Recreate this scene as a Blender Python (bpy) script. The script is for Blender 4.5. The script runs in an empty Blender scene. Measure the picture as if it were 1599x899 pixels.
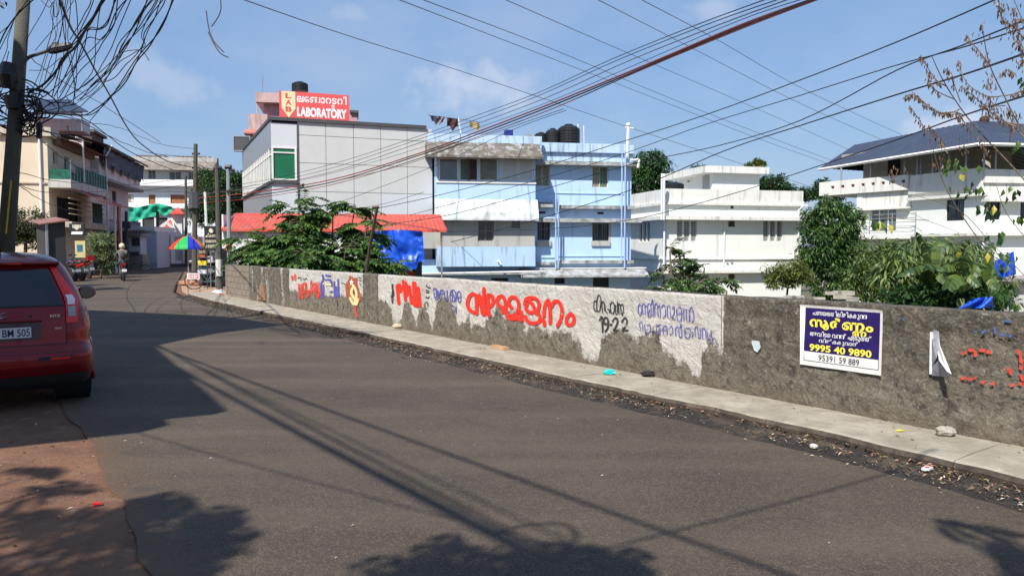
import bpy, bmesh, math, random
from mathutils import Vector, Matrix, noise
R = math.radians
rnd = random.Random(7)
scene = bpy.context.scene
COL = scene.collection

# ------------------------------------------------------------------ camera
FPX, CAMH, PITCH = 1180.0, 1.65, math.atan(64.5 / 1180)
cam = bpy.data.cameras.new("camera"); cam.sensor_width = 36; cam.lens = 36 * FPX / 1599
cam.clip_start = 0.05; cam.clip_end = 6000
co = bpy.data.objects.new("camera", cam); COL.objects.link(co)
co.location = (0, 0, CAMH); co.rotation_euler = (math.pi / 2 - PITCH, 0, 0); scene.camera = co

# ------------------------------------------------------------------ sun, sky, exposure
SUN_H = Vector((-0.42, -0.907, 0)).normalized(); SUN_EL = R(47)
sdir = Vector((SUN_H.x * math.cos(SUN_EL), SUN_H.y * math.cos(SUN_EL), math.sin(SUN_EL)))
sun = bpy.data.lights.new("sun", 'SUN'); sun.energy = 5.0; sun.angle = R(0.53); sun.color = (1, 0.955, 0.88)
so = bpy.data.objects.new("sun", sun); COL.objects.link(so)
so.rotation_euler = sdir.to_track_quat('Z', 'Y').to_euler(); so.location = (0, 0, 40)
scene.view_settings.view_transform = 'Standard'; scene.view_settings.look = 'None'
scene.view_settings.exposure = 0.38; scene.view_settings.gamma = 1.0
world = bpy.data.worlds.new("World"); scene.world = world; world.use_nodes = True
wt = world.node_tree; wn = wt.nodes; wl = wt.links
bg = wn['Background']; bg.inputs['Strength'].default_value = 0.086
sky = wn.new('ShaderNodeTexSky'); sky.sky_type = 'NISHITA'; sky.sun_disc = False
sky.sun_elevation = SUN_EL; sky.sun_rotation = math.atan2(SUN_H.x, SUN_H.y)
sky.air_density = 1.25; sky.dust_density = 0.6; sky.ozone_density = 1.6
def wnode(t, **k):
    n = wn.new(t)
    for a, b in k.items(): setattr(n, a, b)
    return n
def clouds():
    tc = wnode('ShaderNodeTexCoord')
    mp = wnode('ShaderNodeMapping'); mp.inputs['Scale'].default_value = (1, 1, 2.2); mp.inputs['Location'].default_value = (0.3, 0.1, 0.0)
    wl.new(tc.outputs['Generated'], mp.inputs['Vector'])
    n1 = wnode('ShaderNodeTexNoise'); n1.inputs['Scale'].default_value = 4.2; n1.inputs['Detail'].default_value = 7; n1.inputs['Roughness'].default_value = 0.6
    wl.new(mp.outputs[0], n1.inputs['Vector'])
    n2 = wnode('ShaderNodeTexNoise'); n2.inputs['Scale'].default_value = 26; n2.inputs['Detail'].default_value = 5
    wl.new(tc.outputs['Generated'], n2.inputs['Vector'])
    # broad thin veil everywhere, a few small cumulus puffs low in the sky
    veil = wnode('ShaderNodeMapRange'); veil.inputs['From Min'].default_value = 0.42; veil.inputs['From Max'].default_value = 0.85; veil.inputs['To Max'].default_value = 0.22
    wl.new(n1.outputs['Fac'], veil.inputs['Value'])
    tot = veil.outputs[0]
    def puff(px, py, rad, amt):
        nonlocal tot
        u = (px - 799.5) / FPX; v = (449.5 - py) / FPX
        d = Vector((u, math.cos(PITCH) + v * math.sin(PITCH), -math.sin(PITCH) + v * math.cos(PITCH))).normalized()
        nm = wnode('ShaderNodeVectorMath', operation='NORMALIZE'); wl.new(tc.outputs['Generated'], nm.inputs[0])
        sb = wnode('ShaderNodeVectorMath', operation='SUBTRACT'); wl.new(nm.outputs[0], sb.inputs[0]); sb.inputs[1].default_value = d
        ms = wnode('ShaderNodeVectorMath', operation='MULTIPLY'); wl.new(sb.outputs[0], ms.inputs[0]); ms.inputs[1].default_value = (1, 1, 2.2)
        ln = wnode('ShaderNodeVectorMath', operation='LENGTH'); wl.new(ms.outputs[0], ln.inputs[0])
        ad = wnode('ShaderNodeMath', operation='MULTIPLY_ADD'); wl.new(n2.outputs['Fac'], ad.inputs[0]); ad.inputs[1].default_value = -rad * 2.2; wl.new(ln.outputs['Value'], ad.inputs[2])
        mr = wnode('ShaderNodeMapRange'); mr.interpolation_type = 'SMOOTHSTEP'
        mr.inputs['From Min'].default_value = -rad * 0.95; mr.inputs['From Max'].default_value = rad * 0.35; mr.inputs['To Min'].default_value = amt; mr.inputs['To Max'].default_value = 0
        wl.new(ad.outputs[0], mr.inputs['Value'])
        mx = wnode('ShaderNodeMath', operation='MAXIMUM'); wl.new(tot, mx.inputs[0]); wl.new(mr.outputs[0], mx.inputs[1]); tot = mx.outputs[0]
    puff(735, 132, 0.075, 0.50); puff(1478, 195, 0.05, 0.6); puff(250, 120, 0.06, 0.28); puff(552, 25, 0.03, 0.25)
    puff(1110, 15, 0.03, 0.3); puff(2100, 150, 0.12, 0.5); puff(-500, 160, 0.1, 0.5)
    mix = wnode('ShaderNodeMix', data_type='RGBA')
    air = wnode('ShaderNodeMix', data_type='RGBA'); air.inputs[0].default_value = 0.62       # humid, evenly pale blue air
    wl.new(sky.outputs[0], air.inputs[6]); air.inputs[7].default_value = (2.15, 3.8, 7.1, 1)
    wl.new(tot, mix.inputs[0]); wl.new(air.outputs[2], mix.inputs[6]); mix.inputs[7].default_value = (7.4, 7.6, 8.3, 1)
    wl.new(mix.outputs[2], bg.inputs['Color'])
clouds()

# ------------------------------------------------------------------ photograph geometry -> places
def ray(px, py):
    u = (px - 799.5) / FPX; v = (449.5 - py) / FPX
    return Vector((u, math.cos(PITCH) + v * math.sin(PITCH), -math.sin(PITCH) + v * math.cos(PITCH)))
EYE = Vector((0, 0, CAMH))
def at(px, py, Y):
    d = ray(px, py); return EYE + d * (Y / d.y)
def gnd(px, py, h=0.0):
    d = ray(px, py); return EYE + d * ((h - CAMH) / d.z)

class Frame:
    """vertical plane: a runs along it (to the right in the picture), b out of it, h up"""
    def __init__(s, X, Y, ang=None, e=None):
        s.o = Vector((X, Y, 0))
        s.e = Vector((math.cos(R(ang)), math.sin(R(ang)), 0)) if e is None else Vector((e[0], e[1], 0)).normalized()
        s.n = Vector((s.e.y, -s.e.x, 0))
    def w(s, a, b, h): return s.o + s.e * a + s.n * b + Vector((0, 0, h))
    def pix(s, px, py, b=0.0):
        d = ray(px, py); o = s.o + s.n * b
        t = (o - EYE).dot(s.n) / d.dot(s.n); p = EYE + d * t
        return ((p - s.o).dot(s.e), p.z)
    def a(s, px, b=0.0, py=385): return s.pix(px, py, b)[0]
    def h(s, px, py, b=0.0): return s.pix(px, py, b)[1]

# ------------------------------------------------------------------ materials
MATS = {}
def mat(name, col, rough=0.85, var=0.12, vs=1.5, bump=0.15, bs=40, stain=None, samt=0.35, sscale=(2.5, 2.5, 0.35), metal=0.0, island=0.0, spec=0.4,
        trans=0.0, coat=0.0, emis=None, grime=None, gamt=0.4, gs=2.0, alpha_noise=None):
    if name in MATS: return MATS[name]
    m = bpy.data.materials.new(name); m.use_nodes = True; MATS[name] = m
    t = m.node_tree; n = t.nodes; l = t.links; p = n['Principled BSDF']
    p.inputs['Roughness'].default_value = rough; p.inputs['Metallic'].default_value = metal
    p.inputs['Specular IOR Level'].default_value = spec
    if coat: p.inputs['Coat Weight'].default_value = coat; p.inputs['Coat Roughness'].default_value = 0.04
    tc = n.new('ShaderNodeTexCoord')
    def noise_(scale, detail=4, vec=None):
        q = n.new('ShaderNodeTexNoise'); q.inputs['Scale'].default_value = scale; q.inputs['Detail'].default_value = detail
        q.inputs['Roughness'].default_value = 0.62
        l.new(vec or tc.outputs['Object'], q.inputs['Vector']); return q.outputs['Fac']
    def mixc(fac, a, b):
        x = n.new('ShaderNodeMix'); x.data_type = 'RGBA'
        l.new(fac, x.inputs[0])
        for i, v in ((6, a), (7, b)):
            if isinstance(v, tuple): x.inputs[i].default_value = (*v, 1)
            else: l.new(v, x.inputs[i])
        return x.outputs[2]
    def rng(v, a, b, c=0.0, d=1.0):
        x = n.new('ShaderNodeMapRange'); l.new(v, x.inputs['Value'])
        for k, q in zip(('From Min', 'From Max', 'To Min', 'To Max'), (a, b, c, d)): x.inputs[k].default_value = q
        return x.outputs[0]
    lo = tuple(max(0, c * (1 - var)) for c in col); hi = tuple(min(1, c * (1 + var)) for c in col)
    c = mixc(rng(noise_(vs, 5), 0.3, 0.7), lo, hi)
    if island:
        g = n.new('ShaderNodeNewGeometry'); hs = n.new('ShaderNodeHueSaturation')
        l.new(rng(g.outputs['Random Per Island'], 0, 1, 1 - island, 1 + island), hs.inputs['Value'])
        l.new(rng(g.outputs['Random Per Island'], 0, 1, 0.5 + island * 0.06, 0.5 - island * 0.05), hs.inputs['Hue'])
        l.new(c, hs.inputs['Color']); c = hs.outputs[0]
    if grime:
        c = mixc(rng(noise_(gs, 8), 0.62 - gamt * 0.35, 0.72), c, grime)
    if stain:
        mp = n.new('ShaderNodeMapping'); mp.inputs['Scale'].default_value = sscale; l.new(tc.outputs['Object'], mp.inputs['Vector'])
        c = mixc(rng(noise_(1.0, 9, mp.outputs[0]), 0.66 - samt * 0.4, 0.74, 0, 0.85), c, stain)
    l.new(c, p.inputs['Base Color'])
    if bump:
        b = n.new('ShaderNodeBump'); b.inputs['Strength'].default_value = min(1, bump); b.inputs['Distance'].default_value = 0.02
        l.new(noise_(bs, 6), b.inputs['Height']); l.new(b.outputs[0], p.inputs['Normal'])
    if trans:
        p.inputs['Transmission Weight'].default_value = 0
        tr = n.new('ShaderNodeBsdfTranslucent'); l.new(c, tr.inputs['Color'])
        ms = n.new('ShaderNodeMixShader'); ms.inputs[0].default_value = trans
        l.new(p.outputs[0], ms.inputs[1]); l.new(tr.outputs[0], ms.inputs[2]); l.new(ms.outputs[0], n['Material Output'].inputs[0])
    if alpha_noise:
        l.new(rng(noise_(alpha_noise[0], 7), alpha_noise[1] - 0.03, alpha_noise[1] + 0.03), p.inputs['Alpha'])
    if emis: p.inputs['Emission Color'].default_value = (*col, 1); p.inputs['Emission Strength'].default_value = emis
    return m

def glass(name, col=(0.02, 0.025, 0.03), rough=0.05, spec=0.8, var=0.3):
    return mat(name, col, rough=rough, var=var, vs=0.6, bump=0, spec=spec)

# ------------------------------------------------------------------ mesh building
class MB:
    def __init__(s): s.v = []; s.f = []; s.smooth = False
    def add(s, vs, fs):
        k = len(s.v); s.v += [Vector(p) for p in vs]; s.f += [tuple(i + k for i in f) for f in fs]; return s
    def quad(s, a, b, c, d): return s.add([a, b, c, d], [(0, 1, 2, 3)])
    def hexa(s, P): return s.add(P, [(0, 3, 2, 1), (4, 5, 6, 7), (0, 1, 5, 4), (1, 2, 6, 5), (2, 3, 7, 6), (3, 0, 4, 7)])
    def box(s, fr, a0, a1, b0, b1, h0, h1):
        return s.hexa([fr.w(a0, b1, h0), fr.w(a1, b1, h0), fr.w(a1, b0, h0), fr.w(a0, b0, h0), fr.w(a0, b1, h1), fr.w(a1, b1, h1), fr.w(a1, b0, h1), fr.w(a0, b0, h1)])
    def wbox(s, c, sx, sy, sz, rz=0.0):
        ca, sa = math.cos(rz), math.sin(rz); P = []
        for z in (0, sz):
            for x, y in ((-sx, -sy), (sx, -sy), (sx, sy), (-sx, sy)):
                x *= .5; y *= .5; P.append(Vector((c[0] + x * ca - y * sa, c[1] + x * sa + y * ca, c[2] + z)))
        return s.hexa(P)
    def prism(s, fr, prof, b0, b1):
        """polygon in (a,h) extruded b0..b1"""
        n = len(prof); P = [fr.w(a, b1, h) for a, h in prof] + [fr.w(a, b0, h) for a, h in prof]
        F = [tuple(range(n)), tuple(range(2 * n - 1, n - 1, -1))] + [(i, i + n, (i + 1) % n + n, (i + 1) % n) for i in range(n)]
        return s.add(P, F)
    def xprism(s, fr, prof, a0, a1):
        """polygon in (b,h) swept along a"""
        n = len(prof); P = [fr.w(a0, b, h) for b, h in prof] + [fr.w(a1, b, h) for b, h in prof]
        F = [tuple(range(n)), tuple(range(2 * n - 1, n - 1, -1))] + [(i, i + n, (i + 1) % n + n, (i + 1) % n) for i in range(n)]
        return s.add(P, F)
    def tube(s, pts, r, n=6, cap=True):
        pts = [Vector(p) for p in pts]; m = len(pts)
        rr = r if isinstance(r, (list, tuple)) else [r] * m
        k = len(s.v); up = None
        for i, p in enumerate(pts):
            t = (pts[min(i + 1, m - 1)] - pts[max(i - 1, 0)])
            t = t.normalized() if t.length > 1e-9 else Vector((0, 0, 1))
            if up is None or abs(up.dot(t)) > 0.98: up = Vector((0, 0, 1)) if abs(t.z) < 0.9 else Vector((1, 0, 0))
            x = t.cross(up).normalized(); y = x.cross(t).normalized(); up = y
            for j in range(n):
                an = 2 * math.pi * j / n; s.v.append(p + (x * math.cos(an) + y * math.sin(an)) * rr[i])
        for i in range(m - 1):
            for j in range(n): s.f.append((k + i * n + j, k + i * n + (j + 1) % n, k + (i + 1) * n + (j + 1) % n, k + (i + 1) * n + j))
        if cap: s.f.append(tuple(k + j for j in range(n))[::-1]); s.f.append(tuple(k + (m - 1) * n + j for j in range(n)))
        return s
    def lathe(s, c, prof, n=20, axis='Z'):
        k = len(s.v); m = len(prof)
        for r, z in prof:
            for j in range(n):
                an = 2 * math.pi * j / n; x, y = r * math.cos(an), r * math.sin(an)
                o = Vector((x, y, z)) if axis == 'Z' else (Vector((z, x, y)) if axis == 'X' else Vector((x, z, y)))
                s.v.append(Vector(c) + o)
        for i in range(m - 1):
            for j in range(n): s.f.append((k + i * n + j, k + i * n + (j + 1) % n, k + (i + 1) * n + (j + 1) % n, k + (i + 1) * n + j))
        s.f.append(tuple(k + j for j in range(n))[::-1]); s.f.append(tuple(k + (m - 1) * n + j for j in range(n)))
        return s
    def grid(s, rows, close=False):
        k = len(s.v); nr = len(rows); nc = len(rows[0])
        for r in rows: s.v += [Vector(p) for p in r]
        for i in range(nr - 1):
            for j in range(nc - (0 if close else 1)):
                s.f.append((k + i * nc + j, k + i * nc + (j + 1) % nc, k + (i + 1) * nc + (j + 1) % nc, k + (i + 1) * nc + j))
        return s
    def blob(s, c, rx, ry, rz, n=8, m=6, wob=0.0, seed=0):
        rr = random.Random(seed); rows = []
        for i in range(m + 1):
            ph = math.pi * i / m
            rows.append([Vector(c) + Vector((rx * math.sin(ph) * math.cos(2 * math.pi * j / n), ry * math.sin(ph) * math.sin(2 * math.pi * j / n), -rz * math.cos(ph))) * 1.0 + Vector((rr.uniform(-1, 1) * rx, rr.uniform(-1, 1) * ry, rr.uniform(-1, 1) * rz)) * wob for j in range(n)])
        return s.grid(rows, True)

def origin_of(o):
    v = Vector(o.location)
    while o.parent: o = o.parent; v += o.location
    return v
def tagp(o, label=None, cat=None, group=None, kind=None):
    if label: o['label'] = label
    if cat: o['category'] = cat
    if group: o['group'] = group
    if kind: o['kind'] = kind
    return o
def thing(name, loc, label, cat, group=None):
    o = bpy.data.objects.new(name, None); COL.objects.link(o); o.location = loc; o.empty_display_size = 0.2
    return tagp(o, label, cat, group)
def obj(name, mb, m, parent=None, label=None, cat=None, group=None, kind=None, smooth=None, loc=None):
    me = bpy.data.meshes.new(name)
    if parent is not None: off = origin_of(parent)
    elif loc is not None: off = Vector(loc)
    else: off = Vector((0, 0, 0))
    me.from_pydata([p - off for p in mb.v], [], mb.f); me.update()
    if smooth or (smooth is None and mb.smooth):
        me.polygons.foreach_set('use_smooth', [True] * len(me.polygons))
    if m is not None: me.materials.append(m)
    o = bpy.data.objects.new(name, me); COL.objects.link(o)
    if parent is not None: o.parent = parent
    elif loc is not None: o.location = loc
    return tagp(o, label, cat, group, kind)
def single(name, mb, m, label, cat, group=None, smooth=None, kind=None):
    """a thing that is one mesh, its origin at its base"""
    c = sum(mb.v, Vector()) / len(mb.v); c.z = min(p.z for p in mb.v)
    return obj(name, mb, m, None, label, cat, group, kind, smooth, loc=c)
def copy_tree(o, parent=None):
    c = o.copy(); COL.objects.link(c); c.parent = parent
    for ch in list(o.children): copy_tree(ch, c)
    return c
def smooth_pts(P, n=5):
    P = [Vector(p) for p in P]; out = []
    for i in range(len(P) - 1):
        p0 = P[max(i - 1, 0)]; p1 = P[i]; p2 = P[i + 1]; p3 = P[min(i + 2, len(P) - 1)]
        for k in range(n):
            t = k / n
            out.append(0.5 * ((2 * p1) + (p2 - p0) * t + (2 * p0 - 5 * p1 + 4 * p2 - p3) * t * t + (3 * p1 - p0 - 3 * p2 + p3) * t ** 3))
    out.append(P[-1]); return out

# lettering: flat meshes laid on a plane given by origin o, right r, up u, normal n
def text_mesh(s, size=1.0, bold=0.0, xs=1.0):
    k = bpy.data.curves.new("t", 'FONT'); k.body = s; k.size = size; k.offset = bold; k.resolution_u = 3
    o = bpy.data.objects.new("t", k); COL.objects.link(o)
    dg = bpy.context.evaluated_depsgraph_get(); me = o.evaluated_get(dg).to_mesh()
    vs = [Vector((v.co.x * xs, v.co.y, 0)) for v in me.vertices]; fs = [tuple(p.vertices) for p in me.polygons]
    o.evaluated_get(dg).to_mesh_clear(); bpy.data.objects.remove(o); bpy.data.curves.remove(k)
    return vs, fs
def letters(mb, s, org, r, u, n, w, h, bold=0.0, eps=0.002):
    """text s fitted into the w x h box whose lower left corner is org; s may be a list of tokens (char, gap, dy, scale)"""
    if isinstance(s, str): vs, fs = text_mesh(s, 1.0, bold)
    else:
        vs, fs, x = [], [], 0.0
        for tok in s:
            ch, gap, dy, sc = (tok + (0.06, 0.0, 1.0)[len(tok) - 1:]) if isinstance(tok, tuple) else (tok, 0.06, 0.0, 1.0)
            if ch == ' ': x += 0.3; continue
            v, f = text_mesh(ch, 1.0, bold)
            if not v: continue
            x0 = min(p.x for p in v); x1 = max(p.x for p in v); k = len(vs)
            xp = x; x += gap
            vs += [Vector(((p.x - x0) * sc + x, p.y * sc + dy, 0)) for p in v]; fs += [tuple(i + k for i in q) for q in f]
            x = x + (x1 - x0) * sc if gap > -0.5 else xp
    if not vs: return
    x0 = min(p.x for p in vs); x1 = max(p.x for p in vs); y0 = min(p.y for p in vs); y1 = max(p.y for p in vs)
    sx = w / (x1 - x0); sy = h / (y1 - y0)
    org = Vector(org)
    mb.add([org + r * ((p.x - x0) * sx) + u * ((p.y - y0) * sy) + n * eps for p in vs], fs)

# wall sheet with real window holes
def wall_sheet(mb, fr, a0, a1, h0, h1, holes=(), b=0.0, depth=0.14):
    xs = sorted({a0, a1, *[q for H in holes for q in (H[0], H[1]) if a0 < q < a1]})
    ys = sorted({h0, h1, *[q for H in holes for q in (H[2], H[3]) if h0 < q < h1]})
    for i in range(len(xs) - 1):
        for j in range(len(ys) - 1):
            cx, cy = (xs[i] + xs[i + 1]) / 2, (ys[j] + ys[j + 1]) / 2
            if any(H[0] < cx < H[1] and H[2] < cy < H[3] for H in holes): continue
            mb.quad(fr.w(xs[i], b, ys[j]), fr.w(xs[i + 1], b, ys[j]), fr.w(xs[i + 1], b, ys[j + 1]), fr.w(xs[i], b, ys[j + 1]))
    for x0, x1, y0, y1 in holes:
        d = b - depth
        mb.quad(fr.w(x0, b, y0), fr.w(x1, b, y0), fr.w(x1, d, y0), fr.w(x0, d, y0)); mb.quad(fr.w(x0, d, y1), fr.w(x1, d, y1), fr.w(x1, b, y1), fr.w(x0, b, y1))
        mb.quad(fr.w(x0, d, y0), fr.w(x0, d, y1), fr.w(x0, b, y1), fr.w(x0, b, y0)); mb.quad(fr.w(x1, b, y0), fr.w(x1, b, y1), fr.w(x1, d, y1), fr.w(x1, d, y0))
def hole_px(fr, x0, x1, y0, y1, b=0.0):
    a0, h1 = fr.pix(x0, y0, b); a1, h0 = fr.pix(x1, y1, b)
    return (min(a0, a1), max(a0, a1), min(h0, h1), max(h0, h1))
def window(parent, fr, hole, fm, gm, b=0.0, depth=0.12, cols=2, bars=0, hbars=0, bm_=None, fw=0.05, curtain=None):
    a0, a1, h0, h1 = hole; d = b - depth; f = MB()
    f.box(fr, a0, a1, d, d + .05, h0, h0 + fw); f.box(fr, a0, a1, d, d + .05, h1 - fw, h1)
    f.box(fr, a0, a0 + fw, d + .002, d + .052, h0 + fw, h1 - fw); f.box(fr, a1 - fw, a1, d + .002, d + .052, h0 + fw, h1 - fw)
    for i in range(1, cols):
        x = a0 + (a1 - a0) * i / cols; f.box(fr, x - fw / 2, x + fw / 2, d + .004, d + .054, h0 + fw, h1 - fw)
    w = obj('window', f, fm, parent)
    for i in range(cols):
        x0 = a0 + (a1 - a0) * i / cols; x1 = a0 + (a1 - a0) * (i + 1) / cols
        g = MB().box(fr, x0 + fw * .4, x1 - fw * .4, d + .01, d + .02, h0 + fw * .8, h1 - fw * .8)
        obj('pane', g, gm if not isinstance(gm, (list, tuple)) else gm[i % len(gm)], w)
    if bars or hbars:
        g = MB()
        for i in range(1, bars + 1):
            x = a0 + (a1 - a0) * i / (bars + 1); g.box(fr, x - .009, x + .009, d + .06, d + .078, h0, h1)
        for i in range(1, hbars + 1):
            z = h0 + (h1 - h0) * i / (hbars + 1); g.box(fr, a0, a1, d + .062, d + .074, z - .007, z + .007)
        obj('grille', g, bm_ or fm, w)
    return w
# ================================================================== THE SETTING: ground, road, footpath
M_ASPH = None
def asphalt():
    m = bpy.data.materials.new("asphalt"); m.use_nodes = True; t = m.node_tree; n = t.nodes; l = t.links; p = n['Principled BSDF']
    p.inputs['Roughness'].default_value = 0.82; p.inputs['Specular IOR Level'].default_value = 0.35
    tc = n.new('ShaderNodeTexCoord')
    def nz(s, d=5, r=0.6, vec=None):
        q = n.new('ShaderNodeTexNoise'); q.inputs['Scale'].default_value = s; q.inputs['Detail'].default_value = d; q.inputs['Roughness'].default_value = r
        l.new(vec or tc.outputs['Object'], q.inputs['Vector']); return q.outputs['Fac']
    def rng(v, a, b, c=0., d=1.):
        x = n.new('ShaderNodeMapRange'); l.new(v, x.inputs['Value'])
        for k, q in zip(('From Min', 'From Max', 'To Min', 'To Max'), (a, b, c, d)): x.inputs[k].default_value = q
        return x.outputs[0]
    def mix(f, a, b):
        x = n.new('ShaderNodeMix'); x.data_type = 'RGBA'; l.new(f, x.inputs[0])
        for i, v in ((6, a), (7, b)):
            if isinstance(v, tuple): x.inputs[i].default_value = (*v, 1)
            else: l.new(v, x.inputs[i])
        return x.outputs[2]
    c = mix(rng(nz(0.55, 6), .35, .65), (0.054, 0.041, 0.030), (0.088, 0.066, 0.047))
    vg = n.new('ShaderNodeTexVoronoi'); vg.inputs['Scale'].default_value = 120; l.new(tc.outputs['Object'], vg.inputs['Vector'])
    sg = n.new('ShaderNodeSeparateColor'); l.new(vg.outputs['Color'], sg.inputs[0])
    c = mix(rng(sg.outputs[0], .55, 1.0, 0, .65), c, (0.175, 0.134, 0.098))
    c = mix(rng(sg.outputs[1], .60, 1.0, 0, .65), c, (0.030, 0.024, 0.020))
    c = mix(rng(nz(14, 6, .75), .50, .74, 0, .35), c, (0.040, 0.032, 0.027))
    c = mix(rng(nz(6, 6, .7), .54, .74, 0, .5), c, (0.125, 0.098, 0.076))
    # wheel-worn, dusty bands along the road and a few darker oil / patch stains
    mp = n.new('ShaderNodeMapping'); mp.inputs['Rotation'].default_value = (0, 0, R(-54.4)); mp.inputs['Scale'].default_value = (0.12, 1.3, 1)
    l.new(tc.outputs['Object'], mp.inputs['Vector'])
    c = mix(rng(nz(1.0, 4, .5, mp.outputs[0]), .46, .72, 0, .55), c, (0.140, 0.104, 0.074))
    v = n.new('ShaderNodeTexNoise'); v.inputs['Scale'].default_value = 1.7; v.inputs['Detail'].default_value = 8; l.new(tc.outputs['Object'], v.inputs['Vector'])
    c = mix(rng(v.outputs['Fac'], .66, .72, 0, .5), c, (0.045, 0.04, 0.038))
    # cracks
    vo = n.new('ShaderNodeTexVoronoi'); vo.feature = 'DISTANCE_TO_EDGE'; vo.inputs['Scale'].default_value = 0.33
    wv = n.new('ShaderNodeVectorMath'); wv.operation = 'MULTIPLY_ADD'
    q = n.new('ShaderNodeTexNoise'); q.inputs['Scale'].default_value = 2.0; q.inputs['Detail'].default_value = 7; l.new(tc.outputs['Object'], q.inputs['Vector'])
    l.new(q.outputs['Color'], wv.inputs[0]); wv.inputs[1].default_value = (1.2, 1.2, 0); l.new(tc.outputs['Object'], wv.inputs[2]); l.new(wv.outputs[0], vo.inputs['Vector'])
    cr = n.new('ShaderNodeMath'); cr.operation = 'MULTIPLY'; l.new(rng(vo.outputs['Distance'], 0.0, .006, 1, 0), cr.inputs[0]); l.new(rng(nz(0.4, 2), .66, .74), cr.inputs[1])
    c = mix(cr.outputs[0], c, (0.03, 0.027, 0.025))
    # red dust and soil washed in from the verges
    da = n.new('ShaderNodeAttribute'); da.attribute_name = 'dust'
    dd = n.new('ShaderNodeMath'); dd.operation = 'ADD'; l.new(da.outputs['Fac'], dd.inputs[0]); l.new(rng(nz(7, 8, .75), .3, .7, -.42, .42), dd.inputs[1])
    c = mix(rng(dd.outputs[0], .35, 1.15, 0, .85), c, (0.130, 0.075, 0.046))
    l.new(c, p.inputs['Base Color'])
    b = n.new('ShaderNodeBump'); b.inputs['Strength'].default_value = 0.75; b.inputs['Distance'].default_value = 0.008
    l.new(nz(120, 4), b.inputs['Height']); b2 = n.new('ShaderNodeBump'); b2.inputs['Strength'].default_value = 0.35; b2.inputs['Distance'].default_value = 0.06
    l.new(nz(2.2, 5), b2.inputs['Height']); l.new(b2.outputs[0], b.inputs['Normal']); l.new(b.outputs[0], p.inputs['Normal'])
    return m
M_ASPH = asphalt()
M_DIRT = mat('red_dirt', (0.18, 0.090, 0.052), rough=.95, var=.28, vs=2.2, bump=.9, bs=26, grime=(0.115, 0.058, 0.04), gamt=.4, gs=1.3, stain=(0.27, 0.17, 0.115), samt=.25, sscale=(5, 5, 5))
M_EARTH = mat('earth', (0.16, 0.13, 0.085), rough=.95, var=.35, vs=.4, bump=.6, bs=6, grime=(0.05, 0.075, 0.025), gamt=.7, gs=.25)
M_PATH = mat('footpath_concrete', (0.37, 0.33, 0.26), rough=.92, var=.2, vs=2.5, bump=.9, bs=28, grime=(0.24, 0.205, 0.16), gamt=.62, gs=4.5)
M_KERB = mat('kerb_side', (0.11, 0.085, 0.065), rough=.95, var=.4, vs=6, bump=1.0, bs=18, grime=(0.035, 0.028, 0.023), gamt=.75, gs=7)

WLINE = [(7.9, 0.15), (6.0, 2.82), (3.9, 5.75), (2.53, 7.62), (0.87, 10.05), (-2.66, 15.0), (-5.75, 19.35), (-7.42, 21.6)]
WF = Frame(-10.6, 26.1, e=(0.582, -0.813))          # the boundary wall's road face
# a straight face is enough for the wall: everything on it is laid out in this frame
WA = lambda px: WF.a(px)
KERB = [(9.0, -3.3), (6.9, -0.3), (5.15, 2.4), (3.40, 5.03), (2.86, 5.94), (2.28, 6.78), (1.55, 7.75), (0.70, 8.85), (-0.45, 10.5), (-1.66, 12.2), (-3.70, 15.0), (-5.55, 17.5), (-7.3, 19.9), (-8.8, 22.0), (-10.5, 24.6), (-12.0, 27.2), (-14.25, 32.4), (-18.7, 43), (-22.5, 52), (-26.8, 62), (-27.0, 72), (-20, 90)]
LEFT = [(2.2, -1.6), (-0.55, 2.1), (-1.80, 3.75), (-2.55, 4.93), (-3.94, 6.83), (-7.0, 11.1), (-12.2, 18.0), (-18.3, 28), (-21.6, 37.4), (-24.8, 48.7), (-30.5, 65), (-35, 80), (-30, 100)]
def resample(P, d):
    P = [Vector((x, y, 0)) for x, y in P]; out = [P[0]]
    for i in range(len(P) - 1):
        n = max(1, int((P[i + 1] - P[i]).length / d))
        for k in range(1, n + 1): out.append(P[i].lerp(P[i + 1], k / n))
    return out
def wob(p, amt, s=1.3): return amt * noise.noise(Vector((p.x * s, p.y * s, 0.3)))
# far ground, 3 m lower on the river side of the wall
g = MB()
for ring0, ring1 in ((0, 60), (60, 500), (500, 5000)):
    N = 24
    for k in range(N):
        a0, a1 = 2 * math.pi * k / N, 2 * math.pi * (k + 1) / N
        if ring0 == 0: g.add([(0, 20, -3), (ring1 * math.cos(a0), 20 + ring1 * math.sin(a0), -3), (ring1 * math.cos(a1), 20 + ring1 * math.sin(a1), -3)], [(0, 1, 2)])
        else: g.quad(*[Vector((r * math.cos(a), 20 + r * math.sin(a), -3)) for r, a in ((ring0, a0), (ring1, a0), (ring1, a1), (ring0, a1))])
obj('ground', g, M_EARTH, kind='structure', label='low green and brown ground beyond the wall')
# road-level terrace
g = MB()
edge = [(30, -34), (7.95, 0.25)] + [(3.95, 5.85), (-10.55, 26.25), (-14, 32), (-16, 38), (-20, 52), (-17, 70), (30, 120), (300, 400)]
out = [(-700, 400), (-700, -60), (30, -60)]
poly = edge + out
def tri_poly(mb, pts, z):
    from mathutils.geometry import tessellate_polygon
    V = [Vector((x, y, z)) for x, y in pts]; mb.add(V, [t for t in tessellate_polygon([V])])
tri_poly(g, poly, -0.012)
for i in range(len(edge) - 1):
    (x0, y0), (x1, y1) = edge[i], edge[i + 1]; g.quad((x0, y0, -3), (x1, y1, -3), (x1, y1, -.012), (x0, y0, -.012))
obj('dirt_verge', g, M_DIRT, kind='structure', label='reddish brown bare dirt beside the road')
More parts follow.
